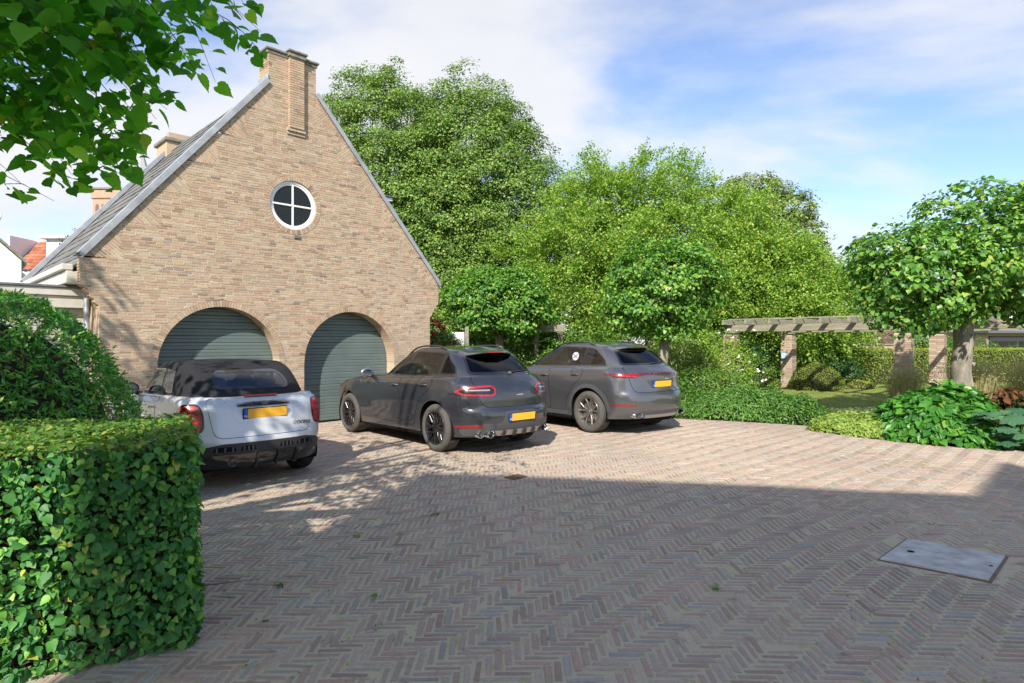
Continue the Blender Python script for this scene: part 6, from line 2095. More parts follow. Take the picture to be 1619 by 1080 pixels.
    for q in range(70):
        e = Vector((rr.uniform(-4.3, -1.0), rr.uniform(.4, 3.9), rr.uniform(3.3, 4.6)))
        if e.x > -1.9 and project(e)[1] > -40: continue
        spray(e + Vector((-.6, rr.uniform(-.3, .3), .4)), e, 14, .10)
    P = np.array([tuple(p) for p in P]); N = np.array([tuple(p) for p in N]); T_ = np.array([tuple(p) for p in tips])
    sz = .069 * rg.uniform(.5, 1.3, len(P))
    tw.build('twigs', M['bark_dark'], t_, smooth=True)
    hang = [(-600, -900), (-600, 318), (0, 318), (60, 326), (140, 322), (205, 305), (245, 240), (268, 190), (300, 172), (358, 172), (372, 115), (438, 98), (455, 50), (448, -60), (700, -900)]
    keep = np.array([q[1] < .5 or in_poly(*project(q), hang) for q in P + np.array([.02, 0, -.035])])
    P, N, T_, sz = P[keep], N[keep], T_[keep], sz[keep]
    m_ = split_largest(P, 300)
    P2 = P - O
    leaf_parts('leaf', P2[m_], N[m_], sz[m_], T_HEART, M['leaf_near'], rg, t_, T_[m_], .85)
    leaves('foliage', P2[~m_], N[~m_], sz[~m_], T_HEART, M['leaf_near'], rg, t_, 'stuff', tip=T_[~m_], tipw=.85)
near_lime()

# square hedge in front
def hedge_box(name, label, org, ux, vy, L, D, H, seed, leafm, topm, size, n, own=0, tmpl=T_HEART, inner=True, cat='hedge', round_=.06):
    rg = rng(seed); rr = random.Random(seed)
    ux, vy = np.array(ux), np.array(vy)
    t_ = thing(name, label, cat, (org[0], org[1], 0))
    P, N, TIP, top = [], [], [], []
    areas = [L * H, L * H, D * H, D * H, L * D]
    tot = sum(areas)
    for f, ar in enumerate(areas):
        k = int(n * ar / tot * (1.25 if f == 4 else 1))
        a = rg.uniform(0, 1, k); b_ = rg.uniform(0, 1, k); dep = np.abs(rg.normal(size=k)) * .05 - .02
        wav = .025 * np.sin(a * L * 5.1 + f) * np.sin(b_ * 7.3 + 2 * f)
        dep = dep + wav
        if f in (0, 1):
            u, v, z = a * L, (dep if f == 0 else D - dep), b_ * H
            nn = np.array([0, -1.0, 0]) if f == 0 else np.array([0, 1.0, 0])
        elif f in (2, 3):
            u, v, z = (dep if f == 2 else L - dep), a * D, b_ * H
            nn = np.array([-1.0, 0, 0]) if f == 2 else np.array([1.0, 0, 0])
        else:
            u, v, z = a * L, b_ * D, H - dep * .8
            nn = np.array([0, 0, 1.0])
        # a little inset near the edges rounds the corners
        q = np.stack([u, v, z], 1)
        nl_ = np.broadcast_to(nn, q.shape) * .8 + rg.normal(size=q.shape) * .55 + np.array([0, 0, .45])
        P.append(q); N.append(nl_); top.append(np.full(k, f == 4) | (z > H - .03))
        tp = np.broadcast_to(nn * .35 + np.array([0, 0, -.9 if f < 4 else 0]), q.shape)
        TIP.append(tp)
    P, N, top, TIP = np.concatenate(P), np.concatenate(N), np.concatenate(top), np.concatenate(TIP)
    W3 = lambda q: np.stack([q[:, 0] * ux[0] + q[:, 1] * vy[0], q[:, 0] * ux[1] + q[:, 1] * vy[1], q[:, 2]], 1)
    P, N, TIP = W3(P), W3(N), W3(TIP)
    sz = size * np.clip(rg.lognormal(0, .38, len(P)), .35, 1.9)
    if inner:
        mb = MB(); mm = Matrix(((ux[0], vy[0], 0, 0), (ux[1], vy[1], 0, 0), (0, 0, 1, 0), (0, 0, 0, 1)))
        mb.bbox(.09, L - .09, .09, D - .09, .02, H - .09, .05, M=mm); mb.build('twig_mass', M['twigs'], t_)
        tw = MB()
        for k in range(int(60 * L)):
            a = np.array([rr.uniform(.05, L - .05), .06, rr.uniform(.05, H - .1)]); d = np.array([rr.gauss(0, .16), -.05, rr.gauss(.02, .1)])
            q = W3(np.array([a, a + d * .5, a + d]))
            tw.tube([Vector(x) for x in q], [.003, .0025, .0015], 4)
        tw.build('twigs', M['bark_dark'], t_)
    m_ = np.zeros(len(P), bool)
    if own:
        m_ = split_largest(P + np.array([org[0], org[1], 0]), own, ~top)
        leaf_parts('leaf', P[m_], N[m_], sz[m_], tmpl, leafm, rg, t_, TIP[m_], .5)
    a = (~m_) & (~top)
    leaves('foliage', P[a], N[a], sz[a], tmpl, leafm, rg, t_, 'stuff', tip=TIP[a], tipw=.5)
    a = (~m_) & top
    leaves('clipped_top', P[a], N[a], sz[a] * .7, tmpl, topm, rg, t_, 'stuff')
    return t_
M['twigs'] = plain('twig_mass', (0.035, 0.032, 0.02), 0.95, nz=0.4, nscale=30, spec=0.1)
cu_, su_ = math.cos(R(30)), math.sin(R(30))
hedge_box('clipped_hedge', 'square clipped leafy hedge block standing on the paving in front of the white convertible', (-1.79 - 3.6 * cu_, 3.48 - 3.6 * su_), (cu_, su_), (-su_, cu_), 3.6, 1.3, 1.16, 51, M['leaf_hedge'], M['leaf_hedge_top'], .037, 46000, own=300, tmpl=T_BROAD)

# rounded glossy bush behind it
def dome(name, label, cat, pos, rx, ry, h, seed, matl, size, n, tmpl=T_LONG, own=0, core=True, tuft=1, power=2.3, group=None, flatb=True, kindm=None):
    rg = rng(seed)
    t_ = thing(name, label, cat, (pos[0], pos[1], 0), 0, group)
    d = sphere_dirs(n, rg); d[:, 2] = np.abs(d[:, 2])
    # superellipse dome with lumps
    lump = 1 + .05 * np.sin(5 * d[:, 0] + seed) * np.cos(4 * d[:, 1]) + .04 * np.sin(9 * d[:, 2] + 7 * d[:, 0])
    s_ = (np.abs(d[:, 0]) ** power + np.abs(d[:, 1]) ** power + np.abs(d[:, 2]) ** power) ** (-1 / power)
    P = d * (s_ * lump)[:, None] * np.array([rx, ry, h])
    out = d * np.array([1 / rx, 1 / ry, 1 / h]); out /= np.linalg.norm(out, axis=1, keepdims=True)
    P = P + out * (rg.normal(size=(n, 1)) * .018 - .04 * rg.random((n, 1))) * (h ** .5)
    if tuft > 1:
        P = np.repeat(P, tuft, 0) + rg.normal(size=(n * tuft, 3)) * size * .2
        out = np.repeat(out, tuft, 0)
        N = rg.normal(size=P.shape) * .75 + out * .5 + np.array([0, 0, .45])
        tip = out * 1.0 + rg.normal(size=P.shape) * .8
    else:
        N = rg.normal(size=P.shape) * .55 + out * .8 + np.array([0, 0, .3])
        tip = rg.normal(size=P.shape)
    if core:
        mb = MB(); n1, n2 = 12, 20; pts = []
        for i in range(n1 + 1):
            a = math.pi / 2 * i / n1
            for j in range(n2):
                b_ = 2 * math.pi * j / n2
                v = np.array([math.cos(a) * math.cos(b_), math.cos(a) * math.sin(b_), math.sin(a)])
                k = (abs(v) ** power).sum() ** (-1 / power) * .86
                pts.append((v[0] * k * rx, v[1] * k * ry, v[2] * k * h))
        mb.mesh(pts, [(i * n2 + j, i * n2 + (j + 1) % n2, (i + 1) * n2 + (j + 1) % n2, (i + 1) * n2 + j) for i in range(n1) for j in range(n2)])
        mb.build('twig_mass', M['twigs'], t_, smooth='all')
    sz = size * rg.uniform(.6, 1.3, len(P))
    if own:
        m_ = split_largest(P + np.array([pos[0], pos[1], 0]), own, P[:, 1] < 0)
        leaf_parts('leaf', P[m_], N[m_], sz[m_], tmpl, matl, rg, t_, tip[m_], .75)
        P, N, sz, tip = P[~m_], N[~m_], sz[~m_], tip[~m_]
    leaves('foliage', P, N, sz, tmpl, matl, rg, t_, 'stuff', tip=tip, tipw=.75)
    return t_
dome('rounded_bush', 'large rounded glossy evergreen bush between the square hedge and the annex', 'bush', (-5.5, 5.6), 1.83, 1.5, 2.28, 61, M['leaf_bush'], .06, 10500, T_LONG, own=300, tuft=5, power=2.7)
# a dry leaf caught in it
o = leaves('dry_leaf', np.array([[-4.12, 4.75, 1.42]]), np.array([[.4, -1, .2]]), np.array([.06]), T_HEX, M['leaf_rust'], rng(5))
tag(o, 'single pinkish dead leaf caught in the rounded glossy bush', 'leaf')

# ---- tall trees behind
def big_tree(name, label, pos, blobs, seed, leafm, leaf, per, dens, clump, trunk_r, trunk_h, up=.6, tmpl=T_QUAD, flat=.6, depth=.3, group=None, zmin=.4):
    rg = rng(seed); rr = random.Random(seed)
    t_ = thing(name, label, 'tree', (pos[0], pos[1], 0), 0, group)
    tb = MB(); n = 10
    tb.tube([(.08 * math.sin(k + seed), .08 * math.cos(k * 1.7), trunk_h * k / (n - 1)) for k in range(n)], [trunk_r * (1.25 if k == 0 else 1 - .05 * k) for k in range(n)], 14, wob=.04, rg=rr)
    tb.build('trunk', M['bark_dark'], t_, smooth=True)
    lb = MB()
    for (cx, cy, cz, rx, ry, rz) in blobs:
        for k in range(7):
            d = sphere_dirs(1, rg)[0]; d[2] = abs(d[2]) * .8
            limb(lb, (0, 0, min(trunk_h * rr.uniform(.45, 1), cz)), (cx + d[0] * rx * .9, cy + d[1] * ry * .9, cz + d[2] * rz * .85), trunk_r * .35, .03, rr, .10)
    lb.build('branches', M['bark_dark'], t_, smooth=True)
    P, N = crown_points(blobs, rg, clump, per, dens, zmin=zmin, up=up, flat=flat, depth=depth)
    leaves('crown', P, N, leaf * rg.uniform(.65, 1.3, len(P)), tmpl, leafm, rg, t_, 'stuff')
    return t_, rr, rg
big_tree('linden_tree', 'tall dense linden rising directly behind the garage gable', (-6.4, 31), [(0, 0, 9.6, 3.4, 3.4, 5.4), (-1.1, 0, 7.8, 3.0, 3, 4.6), (1.4, -.5, 7.2, 3.1, 3.2, 5.0), (.4, -.8, 3.6, 3.6, 3, 3.2)], 71, M['leaf_linden'], .108, 140, 3.6, .75, .38, 11, group='tall trees behind the garage')
big_tree('linden_tree', 'tall dense linden with the broad crown between the gable and the feathery tree', (-2.0, 30.5), [(0, 0, 9.6, 2.9, 3.2, 5.0), (1.6, 0, 8.3, 2.6, 3, 4.4), (-1.0, -.4, 7.2, 3.0, 3, 4.8), (.6, -.8, 3.9, 3.3, 3, 3.4)], 72, M['leaf_linden'], .108, 140, 3.6, .75, .38, 11, group='tall trees behind the garage')

# broad feathery tree: thin arching sprays with small narrow leaves
def feather_tree(label, pos, blobs, seed, nspray, leaf, trunk_h):
    rg = rng(seed); rr = random.Random(seed)
    t_ = thing('feathery_tree', label, 'tree', (pos[0], pos[1], 0))
    tb = MB(); n = 8
    tb.tube([(.1 * math.sin(k), .1 * math.cos(k), trunk_h * k / (n - 1)) for k in range(n)], [.3 - .02 * k for k in range(n)], 12, wob=.04, rg=rr)
    tb.build('trunk', M['bark_dark'], t_, smooth=True)
    lb = MB(); Ps, Ns, Ts = [], [], []
    vol = [b_[3] * b_[4] + b_[3] * b_[5] for b_ in blobs]
    for b_, v in zip(blobs, vol):
        cx, cy, cz, rx, ry, rz = b_
        for k in range(8):
            d = sphere_dirs(1, rg)[0]; d[2] = abs(d[2])
            limb(lb, (0, 0, trunk_h * rr.uniform(.5, 1)), (cx + d[0] * rx * .85, cy + d[1] * ry * .85, cz + d[2] * rz * .8), .10, .02, rr, .12)
        ns = int(nspray * v / sum(vol))
        d = sphere_dirs(ns, rg)
        # sprays gather into boughs
        nb = 60
        bd = sphere_dirs(nb, rg); near = np.argmax(d @ bd.T, axis=1)
        pull = rg.uniform(.3, .75, (ns, 1)); d = d * (1 - pull) + bd[near] * pull; d /= np.linalg.norm(d, axis=1, keepdims=True)
        blen = 1 + .16 * rg.normal(size=nb)
        rad = (1 - .5 * rg.random(ns) ** 2.0) * blen[near]
        root = np.array([cx, cy, cz]) + d * np.array([rx, ry, rz]) * rad[:, None]
        dirv = d * .8 + np.array([0, 0, .45]) + .45 * rg.normal(size=d.shape)
        dirv /= np.linalg.norm(dirv, axis=1, keepdims=True)
        L = rg.uniform(.5, 1.5, ns)
        m_ = 26
        u = (np.arange(m_) + .5) / m_
        P = root[:, None, :] + dirv[:, None, :] * (L[:, None] * u)[:, :, None] + np.array([0, 0, -1]) * (L[:, None] * u * u * .45)[:, :, None] + rg.normal(size=(ns, m_, 3)) * .075
        Ps.append(P.reshape(-1, 3)); N = rg.normal(size=(ns * m_, 3)) * .6 + np.array([0, 0, .6]); Ns.append(N)
        T_ = np.repeat(dirv, m_, 0) + np.array([0, 0, -.4]) + rg.normal(size=(ns * m_, 3)) * .6
        Ts.append(T_)
    lb.build('branches', M['bark_dark'], t_, smooth=True)
    P, N, T_ = np.concatenate(Ps), np.concatenate(Ns), np.concatenate(Ts)
    k = P[:, 2] > .3
    P, N, T_ = P[k], N[k], T_[k]
    leaves('crown', P, N, leaf * rg.uniform(.6, 1.3, len(P)), T_QUAD, M['leaf_feather'], rg, t_, 'stuff', tip=T_, tipw=.75)
    return t_
feather_tree('broad feathery light green tree filling the middle behind the clipped limes', (6.0, 27), [(-1.0, 0, 6.0, 3.6, 3.2, 3.4), (2.0, 0, 5.6, 3.6, 3.0, 3.3), (-3.0, -.6, 4.6, 2.8, 2.6, 3.0), (1.0, -1.2, 3.6, 4.6, 2.6, 2.7), (-2.2, .2, 7.6, 1.7, 1.8, 1.7), (-4.0, -.4, 3.0, 2.2, 2.0, 2.4)], 81, 10500, .10, 5.0)
feather_tree('smaller feathery tree past the broad one, over the pergola end', (11.3, 26), [(0, 0, 3.7, 2.5, 2.3, 2.4), (1.3, -.2, 3.1, 2.0, 2.0, 1.9), (-1.4, 0, 4.4, 2.0, 2.0, 2.2)], 82, 4300, .10, 3.5)
big_tree('storeyed_tree', 'far tree with layered clumps of foliage showing above the feathery tree', (15.8, 40), [(0, 0, 11.2, 2.2, 2, 1.2), (1.8, 0, 10.2, 1.9, 2, 1.1), (-2.2, 0, 10.6, 2.0, 2, 1.3), (2.9, 0, 8.4, 1.5, 1.5, 1.2), (.4, 0, 8.8, 2.6, 2, 1.4), (3.0, 0, 6.8, 1.6, 1.6, 1.3), (-.5, 0, 6.6, 3, 2, 2)], 73, M['leaf_far'], .17, 40, 3.0, .6, .3, 9.5)

def shrub(label, pos, rx, ry, h, seed, matl, size, per, dens, name='shrub', cat='shrub', zc=None, up=.6, tmpl=T_OVAL, clump=.3, group=None, flat=.65):
    rg = rng(seed); rr = random.Random(seed)
    t_ = thing(name, label, cat, (pos[0], pos[1], 0), 0, group)
    lb = MB()
    for k in range(9):
        a = rr.uniform(0, 6.28)
        limb(lb, (.06 * math.cos(a), .06 * math.sin(a), 0), (rx * .75 * math.cos(a), ry * .75 * math.sin(a), h * rr.uniform(.5, .92)), .025, .006, rr, .12)
    lb.build('stems', M['bark_dark'], t_, smooth=True)
    P, N = crown_points([(0, 0, h * .42, rx, ry, h * .58), (rx * .3, -ry * .2, h * .36, rx * .7, ry * .7, h * .45), (-rx * .35, -ry * .2, h * .4, rx * .65, ry * .7, h * .5)], rg, clump, per, dens, zmin=.0, up=up, flat=flat, depth=.35)
    leaves('foliage', P, N, size * rg.uniform(.6, 1.3, len(P)), tmpl, matl, rg, t_, 'stuff')
    return t_, rg
GB = 'mixed shrubs at the back of the garden'
shrub('dark shrub filling the gap below the tall lindens beside the garage', (-2.9, 25.5), 2.0, 1.5, 4.2, 91, M['leaf_linden'], .12, 40, 5, clump=.4, group=GB)
shrub('light shrub below the clipped lime behind the middle car', (.4, 24.2), 1.9, 1.2, 2.6, 92, M['leaf_shrub'], .09, 40, 6, group=GB)
shrub('broad green shrub behind the roof of the lighter SUV', (2.6, 23.6), 1.9, 1.3, 2.4, 93, M['leaf_shrub'], .085, 40, 7, group=GB)
shrub('yellow green shrub at the foot of the pale lime trunk', (5.8, 20.6), 1.3, 1.0, 1.55, 94, M['leaf_clip'], .06, 40, 9, group=GB)
shrub('leafy shrub between the lighter SUV and the rose covered pier', (6.6, 22.8), 1.5, 1.1, 2.3, 95, M['leaf_feather'], .07, 40, 8, group=GB)
shrub('low bright shrub beside the lawn behind the lighter SUV', (5.9, 18.6), 1.1, .7, .95, 96, M['leaf_shrub'], .055, 36, 12, group=GB)
shrub('tall dark shrub hanging over the garden wall between two pergola piers', (12.3, 26.0), 1.6, 1.2, 2.5, 97, M['leaf_shrub'], .08, 40, 8, group=GB)
shrub('spreading green bush under the pergola beside the plain pier', (8.7, 24.4), 1.4, 1.0, 2.0, 98, M['leaf_dark'], .075, 40, 8, group=GB)
shrub('climbing leafy shrub behind the clipped hedge under the garden room window', (20.6, 28.8), 3.2, 1.0, 1.72, 99, M['leaf_shrub'], .085, 40, 7, group=GB)
shrub('tall leafy shrub rising behind the clipped hedge between the tiled shed and the garden room', (19.7, 29.6), 1.5, .8, 2.5, 104, M['leaf_shrub'], .085, 40, 9, group=GB)
shrub('dark round leaved shrub between the ball bush and the clipped hedge', (13.1, 24.9), .85, .7, 1.15, 100, M['leaf_dark'], .06, 36, 16, group=GB)
big_tree('garden_tree', 'dark green tree standing between the feathery trees and the clipped hedge', (14.2, 30.5), [(0, 0, 3.2, 2.6, 2.0, 2.2), (-1.5, 0, 2.6, 1.8, 1.5, 1.8)], 74, M['leaf_shrub'], .10, 45, 5, .45, .14, 2.6)
dome('ball_bush', 'low clipped ball-shaped bush on the lawn past the pergola', 'bush', (11.05, 22.4), .88, .8, .92, 101, M['leaf_clip'], .035, 7000, T_OVAL)
dome('yellow_groundcover', 'low yellow-green clipped mound beside the ball-shaped bush', 'plant', (12.6, 22.9), .9, .4, .32, 102, M['leaf_yellow'], .03, 2600, T_OVAL)
dome('yellow_groundcover', 'yellow flowering low mound at the foot of the plain pergola pier', 'plant', (9.6, 23.9), .9, .4, .42, 103, M['leaf_yellow'], .03, 2600, T_OVAL)
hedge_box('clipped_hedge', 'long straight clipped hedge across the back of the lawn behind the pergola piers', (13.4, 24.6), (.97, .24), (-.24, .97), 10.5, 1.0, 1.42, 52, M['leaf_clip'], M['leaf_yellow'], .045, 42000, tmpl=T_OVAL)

# climbing rose with red flowers by the garage corner, and the white gate post behind it
t_, rg = shrub('climbing rose with red and coral flowers beside the garage corner', (-2.1, 17.6), .55, .4, 2.35, 111, M['leaf_shrub'], .07, 40, 18, 'rose_bush', 'rose')
def blooms(parent, pts, size, mats, seed, name='flower'):
    rg2 = rng(seed); rr = random.Random(seed)
    ms = []
    for mt in mats:
        P = sphere_dirs(9, rg2) * .28; P[:, 1] -= .1
        me = leaf_mesh(name, P, P + rg2.normal(size=P.shape) * .1, .62, T_HEX, rg2); me.materials.append(mt); ms.append(me)
    for i, p in enumerate(pts):
        o = bpy.data.objects.new(name, ms[i % len(ms)]); COL.objects.link(o); o.parent = parent
        o.location = p; o.scale = (size * rr.uniform(.7, 1.2),) * 3; o.rotation_euler = (rr.uniform(-.5, .5), rr.uniform(-.5, .5), rr.uniform(0, 6))
blooms(t_, [(rnd.uniform(-.5, .55), -.42 + rnd.uniform(-.05, .08), rnd.uniform(1.5, 2.35)) for _ in range(26)], .13, [M['petal_red'], M['petal_pink'], M['petal_red']], 4)
gp = thing('garden_gate', 'white gate post with panel among the red roses', 'gate', (-1.78, 18.6, 0))
mb = MB(); mb.bbox(-.02, .34, 0, .06, 0, 2.0, .01); mb.build('gate_panel', M['white_paint'], gp)
mb = MB(); mb.bbox(.36, .48, -.03, .09, 0, 2.16, .012); mb.build('gate_post', M['wood'], gp)

# ---------------------------------------------------------------- pergola
pg = thing('pergola', 'timber pergola on brick piers running past the lawn', 'pergola', (7.65, 21.5, 0), R(-45))
# local x runs towards the yard, local y into the garden
def pier(x, y, h=2.0, w=.42):
    core = MB(); core.box(x - w / 2 + .012, x + w / 2 - .012, y - w / 2 + .012, y + w / 2 - .012, 0, h)
    p = core.build('pier', M['mortar'], pg)
    fb = MB(); rr = random.Random(int(x * 10 + y * 7 + 3))
    n = int(h / .065)
    for k in range(n):
        z0 = .003 + k * .065
        for f in range(4):
            for j in range(2):
                a0 = -w / 2 + j * w / 2; a1 = a0 + w / 2
                e0, e1 = a0 + .004, a1 - .004
                th = .02 + rr.uniform(0, .004)
                if f == 0: fb.box(x + e0, x + e1, y - w / 2 - rr.uniform(-.002, .004), y - w / 2 + th, z0, z0 + .055, rr.random())
                if f == 1: fb.box(x - w / 2 - rr.uniform(-.002, .004), x - w / 2 + th, y + e0, y + e1, z0, z0 + .055, rr.random())
                if f == 2: fb.box(x + w / 2 - th, x + w / 2 + rr.uniform(-.002, .004), y + e0, y + e1, z0, z0 + .055, rr.random())
    fb.build('brick_courses', M['pier_brick'], p, kind='stuff', fix=False)
    cb_ = MB(); cb_.bbox(x - w / 2 - .05, x + w / 2 + .05, y - w / 2 - .05, y + w / 2 + .05, h + .003, h + .055, .008); cb_.build('pier_cap', M['cap_stone'], p)
    return p
for x in (0, 5.2, 10.4): pier(x, 0)
rowA = [(.65, 3.4), (5.4, 3.4), (10.4, 3.4)]
pA = [pier(x, y) for x, y in rowA]
for y in (0, 3.4):
    for x0, x1 in ((-.1 if y == 0 else .3, 5.19), (5.21, 12.5)):
        mb = MB(); mb.bbox(x0, x1, y - .06, y + .06, 2.06, 2.28, .008); mb.build('beam', M['wood'], pg)
mb = MB(); mb.bbox(-.04, .04, -.75, 4.1, 0, .17, .008)
rme = mb.make('rafter'); rme.materials.append(M['wood'])
for k in range(16):
    o = bpy.data.objects.new('rafter', rme); COL.objects.link(o); o.parent = pg; o.location = (.05 + k * .78, 0, 2.283); o.rotation_euler = (0, 0, rnd.gauss(0, .01))
mb = MB(); mb.bbox(-.05, 12.4, -.16, -.12, 2.456, 2.50, .004); mb.build('lath', M['wood'], pg)
lt = thing('wall_lantern', 'small pale blue lantern box fixed to the plain pergola pier', 'lantern', (0, 0, 0))
lt.parent = None
lp = pg.matrix_basis.copy()
loc = Matrix.Translation((7.65, 21.5, 0)) @ Matrix.Rotation(R(-45), 4, 'Z') @ Vector((.60, 3.4 - .21, 1.2))
lt.location = loc; lt.rotation_euler = (0, 0, R(-45))
mb = MB(); mb.bbox(-.10, .08, -.13, -.01, -.12, .12, .01); mb.build('lamp_box', plain('lantern_blue', (.42, .52, .62), .4), lt)
mb = MB(); mb.bbox(-.12, .10, -.15, -.005, .122, .15, .006); mb.build('lamp_lid', M['zinc'], lt)
# second short pergola run between the first two limes
pg2 = thing('garden_beam', 'short weathered timber beam on posts between the clipped limes', 'pergola', (1.2, 22.9, 0))
mb = MB(); mb.bbox(-.45, .75, -.06, .06, 2.08, 2.34, .008); mb.build('beam', M['wood'], pg2)
for x in (-.3, .6):
    mb = MB(); mb.bbox(x - .08, x + .08, -.08, .08, 0, 2.078, .01); mb.build('post', M['wood_shade'], pg2)

# white climbing rose over the first pier
t_, rg = shrub('climbing rose with white flowers wrapped round the first pergola pier', (7.62, 21.3), .62, .5, 1.95, 121, M['leaf_feather'], .055, 40, 14, 'rose_bush', 'rose')
blooms(t_, [(rnd.uniform(-.75, .95), -.5 + rnd.uniform(-.12, .1), rnd.uniform(.35, 2.2)) for _ in range(24)], .10, [M['petal_white']], 6)
shrub('loose rose bush with a few white flowers behind the white climbing rose', (8.6, 21.9), .8, .6, 1.5, 122, M['leaf_shrub'], .05, 36, 12, 'rose_bush', 'rose')

# ---------------------------------------------------------------- plants along the yard edge
def bed(name, label, outline, h, seed, matl, size, n, tmpl, kind, cat='plant', own=0, tiers=3, tip=None, edge=.45, tipw=.5, bumps=1.0):
    """plants filling an outline: a rolling cushion of leaves, low at its rim"""
    rg = rng(seed)
    xs = [p[0] for p in outline]; ys = [p[1] for p in outline]
    P, N, T_ = [], [], []
    E = np.array(outline); E2 = np.roll(E, -1, 0)
    def dist(x, y):
        p = np.array([x, y]); d = E2 - E
        t_ = np.clip(((p - E) * d).sum(1) / (d * d).sum(1), 0, 1)
        return np.min(np.linalg.norm(p - (E + d * t_[:, None]), axis=1))
    nn = 0
    while nn < n:
        x, y = rg.uniform(min(xs), max(xs)), rg.uniform(min(ys), max(ys))
        if not in_poly(x, y, outline): continue
        r_ = dist(x, y)
        e = min(1, r_ / edge)
        hh = h * (math.sqrt(max(0.0, 1 - (1 - e) ** 2)) * .95 + .05) * (1 + .10 * bumps * math.sin(2.9 * x + seed) * math.sin(3.3 * y) + .07 * bumps * math.sin(7 * x + 2 * y))
        z = hh * (1 - .75 * rg.random() ** 2.2)
        P.append((x, y, z)); nn += 1
        g_ = 1 - e
        ox, oy = x - sum(xs) / len(xs), y - sum(ys) / len(ys)
        ol = math.hypot(ox, oy) + 1e-6
        N.append((rg.normal() * .45 + g_ * .7 * ox / ol, rg.normal() * .45 + g_ * .7 * oy / ol - .15, .85))
        T_.append((ox / ol * g_ + rg.normal() * .7, oy / ol * g_ + rg.normal() * .7 - .3, -.5))
    P, N, T_ = np.array(P), np.array(N), np.array(T_)
    sz = size * rg.uniform(.6, 1.35, n)
    if kind == 'stuff':
        o = leaves(name, P, N, sz, tmpl, matl, rg, None, 'stuff', tip=T_, tipw=tipw)
        o['label'] = label; o['category'] = cat
        return o
    c0 = (sum(xs) / len(xs), sum(ys) / len(ys), 0)
    t_ = thing(name, label, cat, c0)
    P = P - np.array(c0)
    if own:
        m_ = split_largest(P + np.array(c0), own)
        leaf_parts('leaf', P[m_], N[m_], sz[m_], tmpl, matl, rg, t_, T_[m_], tipw)
        P, N, sz, T_ = P[~m_], N[~m_], sz[~m_], T_[~m_]
    leaves('foliage', P, N, sz, tmpl, matl, rg, t_, 'stuff', tip=T_, tipw=tipw)
    st = MB(); rr = random.Random(seed)
    for k in range(120):
        x, y = rr.uniform(min(xs), max(xs)), rr.uniform(min(ys), max(ys))
        if in_poly(x, y, outline) and dist(x, y) > .2:
            st.tube([(x - c0[0], y - c0[1], 0), (x - c0[0] + rr.gauss(0, .05), y - c0[1] + rr.gauss(0, .05), h * .75)], [.006, .004], 4)
    st.build('stems', M['leaf_shrub'], t_)
    return t_
bed('fern_leaved_perennials', 'bank of fern-leaved green perennials along the yard edge behind the lighter SUV', [(3.3, 13.75), (4.6, 13.3), (5.6, 12.9), (6.25, 12.6), (6.9, 13.2), (6.9, 14.3), (5.9, 15.2), (3.8, 15.4), (3.0, 14.8)], .58, 131, M['leaf_astilbe'], .085, 15000, T_LONG, 'thing', edge=.95, bumps=1.9)
bed('pale_groundcover', 'low pale green mound of groundcover at the corner of the paving between taller plants', [(5.72, 11.95), (6.15, 11.0), (6.6, 10.6), (7.2, 11.2), (7.3, 12.2), (6.6, 12.7), (6.1, 12.45)], .30, 132, M['leaf_pale'], .05, 11000, T_HEX, 'thing', edge=.4)
bed('broad_leaved_perennials', 'mass of broad-leaved bright green perennials in front of the thick lime trunk', [(6.5, 10.6), (7.1, 9.98), (7.65, 9.68), (8.1, 9.95), (8.7, 10.8), (9.0, 12.0), (8.0, 12.6), (7.1, 12.1), (6.7, 11.3)], .76, 133, M['leaf_peren'], .15, 6500, T_OVAL, 'thing', own=300, edge=.75, tipw=.7, bumps=1.6)
bed('broad_leaved_perennials', 'darker broad-leaved perennials between the thick lime trunk and the frame edge', [(8.2, 9.9), (8.9, 9.3), (10.6, 9.5), (10.8, 11.2), (9.6, 12.2), (9.1, 11.8), (8.8, 10.8)], .62, 134, M['leaf_dark'], .14, 3200, T_OVAL, 'thing', edge=.5, tipw=.7)
bed('border_plants', 'silvery low plants between the lawn and the pale groundcover', [(6.9, 13.2), (7.6, 12.6), (8.6, 13.0), (8.4, 14.0), (7.2, 14.4)], .22, 135, M['leaf_silver'], .05, 2600, T_LONG, 'thing', edge=.4)
# large lobed leaves at the edge of the frame
def big_leaf_plant(pos, n, seed, label):
    rg = rng(seed); rr = random.Random(seed)
    t_ = thing('large_leaved_plant', label, 'plant', (pos[0], pos[1], 0))
    for k in range(n):
        a = rr.uniform(2.2, 4.9); d = rr.uniform(.15, .7); z = rr.uniform(.15, .6)
        c = Vector((d * math.cos(a), d * math.sin(a) * .8, z)); s = rr.uniform(.12, .19)
        pts = [c]; F = []
        m_ = 26
        tilt = rr.uniform(.25, .7)
        for i in range(m_):
            b_ = 2 * math.pi * i / m_
            lob = (.78 + .22 * abs(math.sin(b_ * 3.5))) * (1.15 if i % 2 else .95)
            x, y = s * lob * math.cos(b_), s * lob * math.sin(b_)
            zz = -.35 * (x * math.cos(a) + y * math.sin(a)) * tilt * 2 - 1.2 * (x * x + y * y) + .02 * (i % 2)
            pts.append(c + Vector((x, y, zz)))
        F = [(0, 1 + i, 1 + (i + 1) % m_) for i in range(m_)]
        mb = MB(); mb.mesh(pts, F, rr.random()); mb.build('leaf', M['leaf_gunnera'], t_, fix=False)
        mb = MB(); mb.tube([(0, 0, 0), tuple(c * .6 + Vector((0, 0, .05))), tuple(c - Vector((0, 0, .01)))], [.012, .01, .007], 6); mb.build('stalk', M['leaf_pale'], t_)
big_leaf_plant((8.1, 9.85), 34, 141, 'plant with large blue-green lobed leaves at the end of the paving edge')
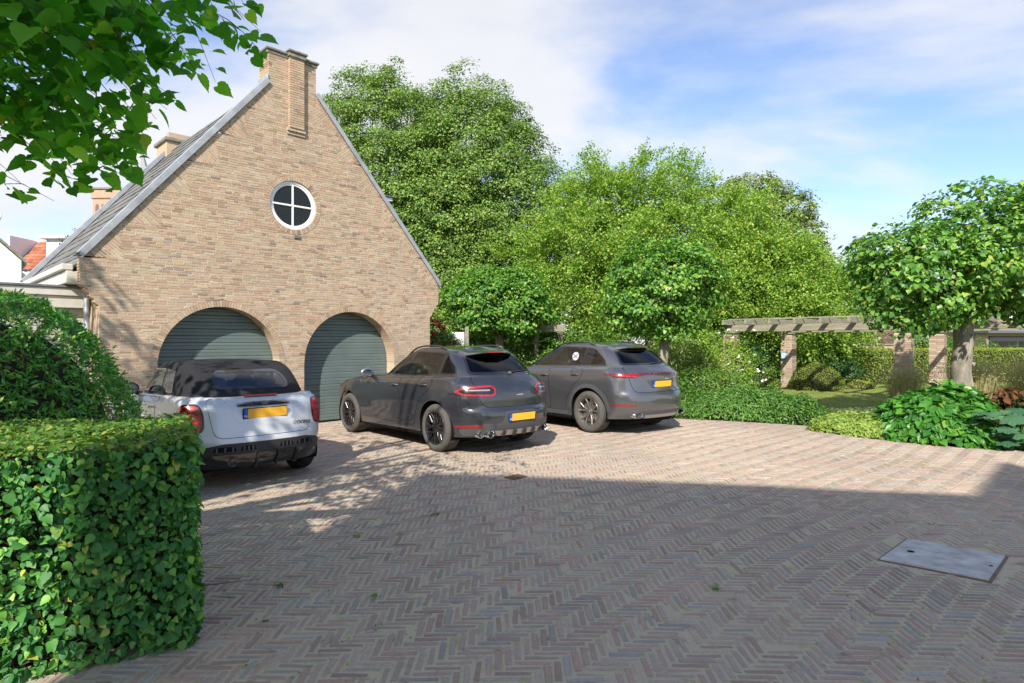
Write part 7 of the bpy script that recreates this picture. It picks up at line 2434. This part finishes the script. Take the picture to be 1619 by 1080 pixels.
big_leaf_plant((8.9, 10.6), 18, 142, 'second plant with large blue-green lobed leaves, set deeper in the bed')
bed('rust_leaved_plant', 'dark rust-brown leaved plant behind the large lobed leaves', [(8.75, 11.0), (9.3, 10.9), (9.6, 11.5), (9.1, 12.0), (8.7, 11.6)], .85, 136, M['leaf_rust'], .12, 260, T_OVAL, 'thing', edge=.3)
# dry ornamental grasses
def grass_clump(pos, h, r, n, seed, label):
    rg = rng(seed)
    t_ = thing('ornamental_grass', label, 'grass plant', (pos[0], pos[1], 0), 0, 'dry grasses behind the leafy bed')
    mb = MB(); rr = random.Random(seed)
    for k in range(n):
        a = rr.uniform(0, 6.28); d = r * rr.random() ** .6; hh = h * rr.uniform(.55, 1.05)
        q_ = .45 * d; b_ = Vector((q_ * math.cos(a), q_ * math.sin(a), 0)); e = Vector((d * math.cos(a), d * math.sin(a), hh)); m_ = b_.lerp(e, .55) + Vector((0, 0, hh * .22))
        w = .004; sd = Vector((-math.sin(a), math.cos(a), 0)) * w
        mb.mesh([b_ - sd, b_ + sd, m_ + sd, m_ - sd, e], [(0, 1, 2, 3), (3, 2, 4)], rr.random())
    mb.build('blades', M['grass_dry'], t_, kind='stuff', fix=False)
    tp = rg.normal(size=(n * 3, 3)) * np.array([r * .45, r * .45, h * .14]) + np.array([0, 0, h * .85])
    leaves('seed_heads', tp, rg.normal(size=tp.shape), .03 * rg.uniform(.6, 1.4, len(tp)), T_QUAD, M['grass_dry'], rg, t_, 'stuff')
grass_clump((11.0, 14.6), 1.15, .75, 1300, 151, 'large tuft of dry tan grass just past the thick lime trunk')
grass_clump((9.75, 15.3), 1.0, .6, 1000, 152, 'tuft of dry tan grass before the second brick pier')
grass_clump((12.6, 14.9), 1.25, .8, 1200, 154, 'tall tuft of dry grass at the frame edge past the lime')
bed('border_plants', 'green border plants under the clipped hedge past the thick lime', [(11.2, 15.6), (15, 14.2), (16, 15.4), (12, 17)], .55, 137, M['leaf_shrub'], .08, 3200, T_OVAL, 'thing')
# lawn blades near its front edge
rg = rng(160); n = 26000
x = rg.uniform(3.5, 16, n); y = rg.uniform(15.0, 24, n)
P = np.stack([x, y, np.full(n, -.02)], 1)
P[:, 2] = -.008
leaves('lawn_grass', P, rg.normal(size=(n, 3)) * .25 + np.array([0, -.2, 1.0]), .035 * rg.uniform(.6, 1.3, n), T_LONG, leafy('lawn_blade', [(0, (.13, .155, .038)), (.6, (.2, .215, .055)), (1, (.28, .27, .09))], .6, .3, gain=1.3), rg, None, 'stuff')

# small purple plum tree peeping over the annex roof
big_tree('plum_tree', 'small purple-leaved tree just peeping over the low annex roof', (-14.25, 20.2), [(0, 0, 5.0, .32, .3, .42)], 161, M['leaf_purple'], .07, 12, 14, .16, .06, 4.8)
# fallen leaves on the paving by the hedge
rg = rng(170)
for i, (x, y, lb) in enumerate(((-1.5, 3.75, 'yellowed fallen leaf lying on the paving at the corner of the square hedge'), (-1.0, 5.5, 'pale fallen leaf lying alone on the shaded paving past the square hedge'), (-.9, 4.1, 'small fallen leaf on the herringbone paving out from the square hedge'))):
    tag(leaves('fallen_leaf', np.array([[x, y, ground_z(x, y) + .012]]), np.array([[rg.normal() * .2, rg.normal() * .2, 1]]), np.array([.05]), T_HEART, M['leaf_yellow'] if i % 2 else M['leaf_hedge_top'], rg), lb, 'leaf')
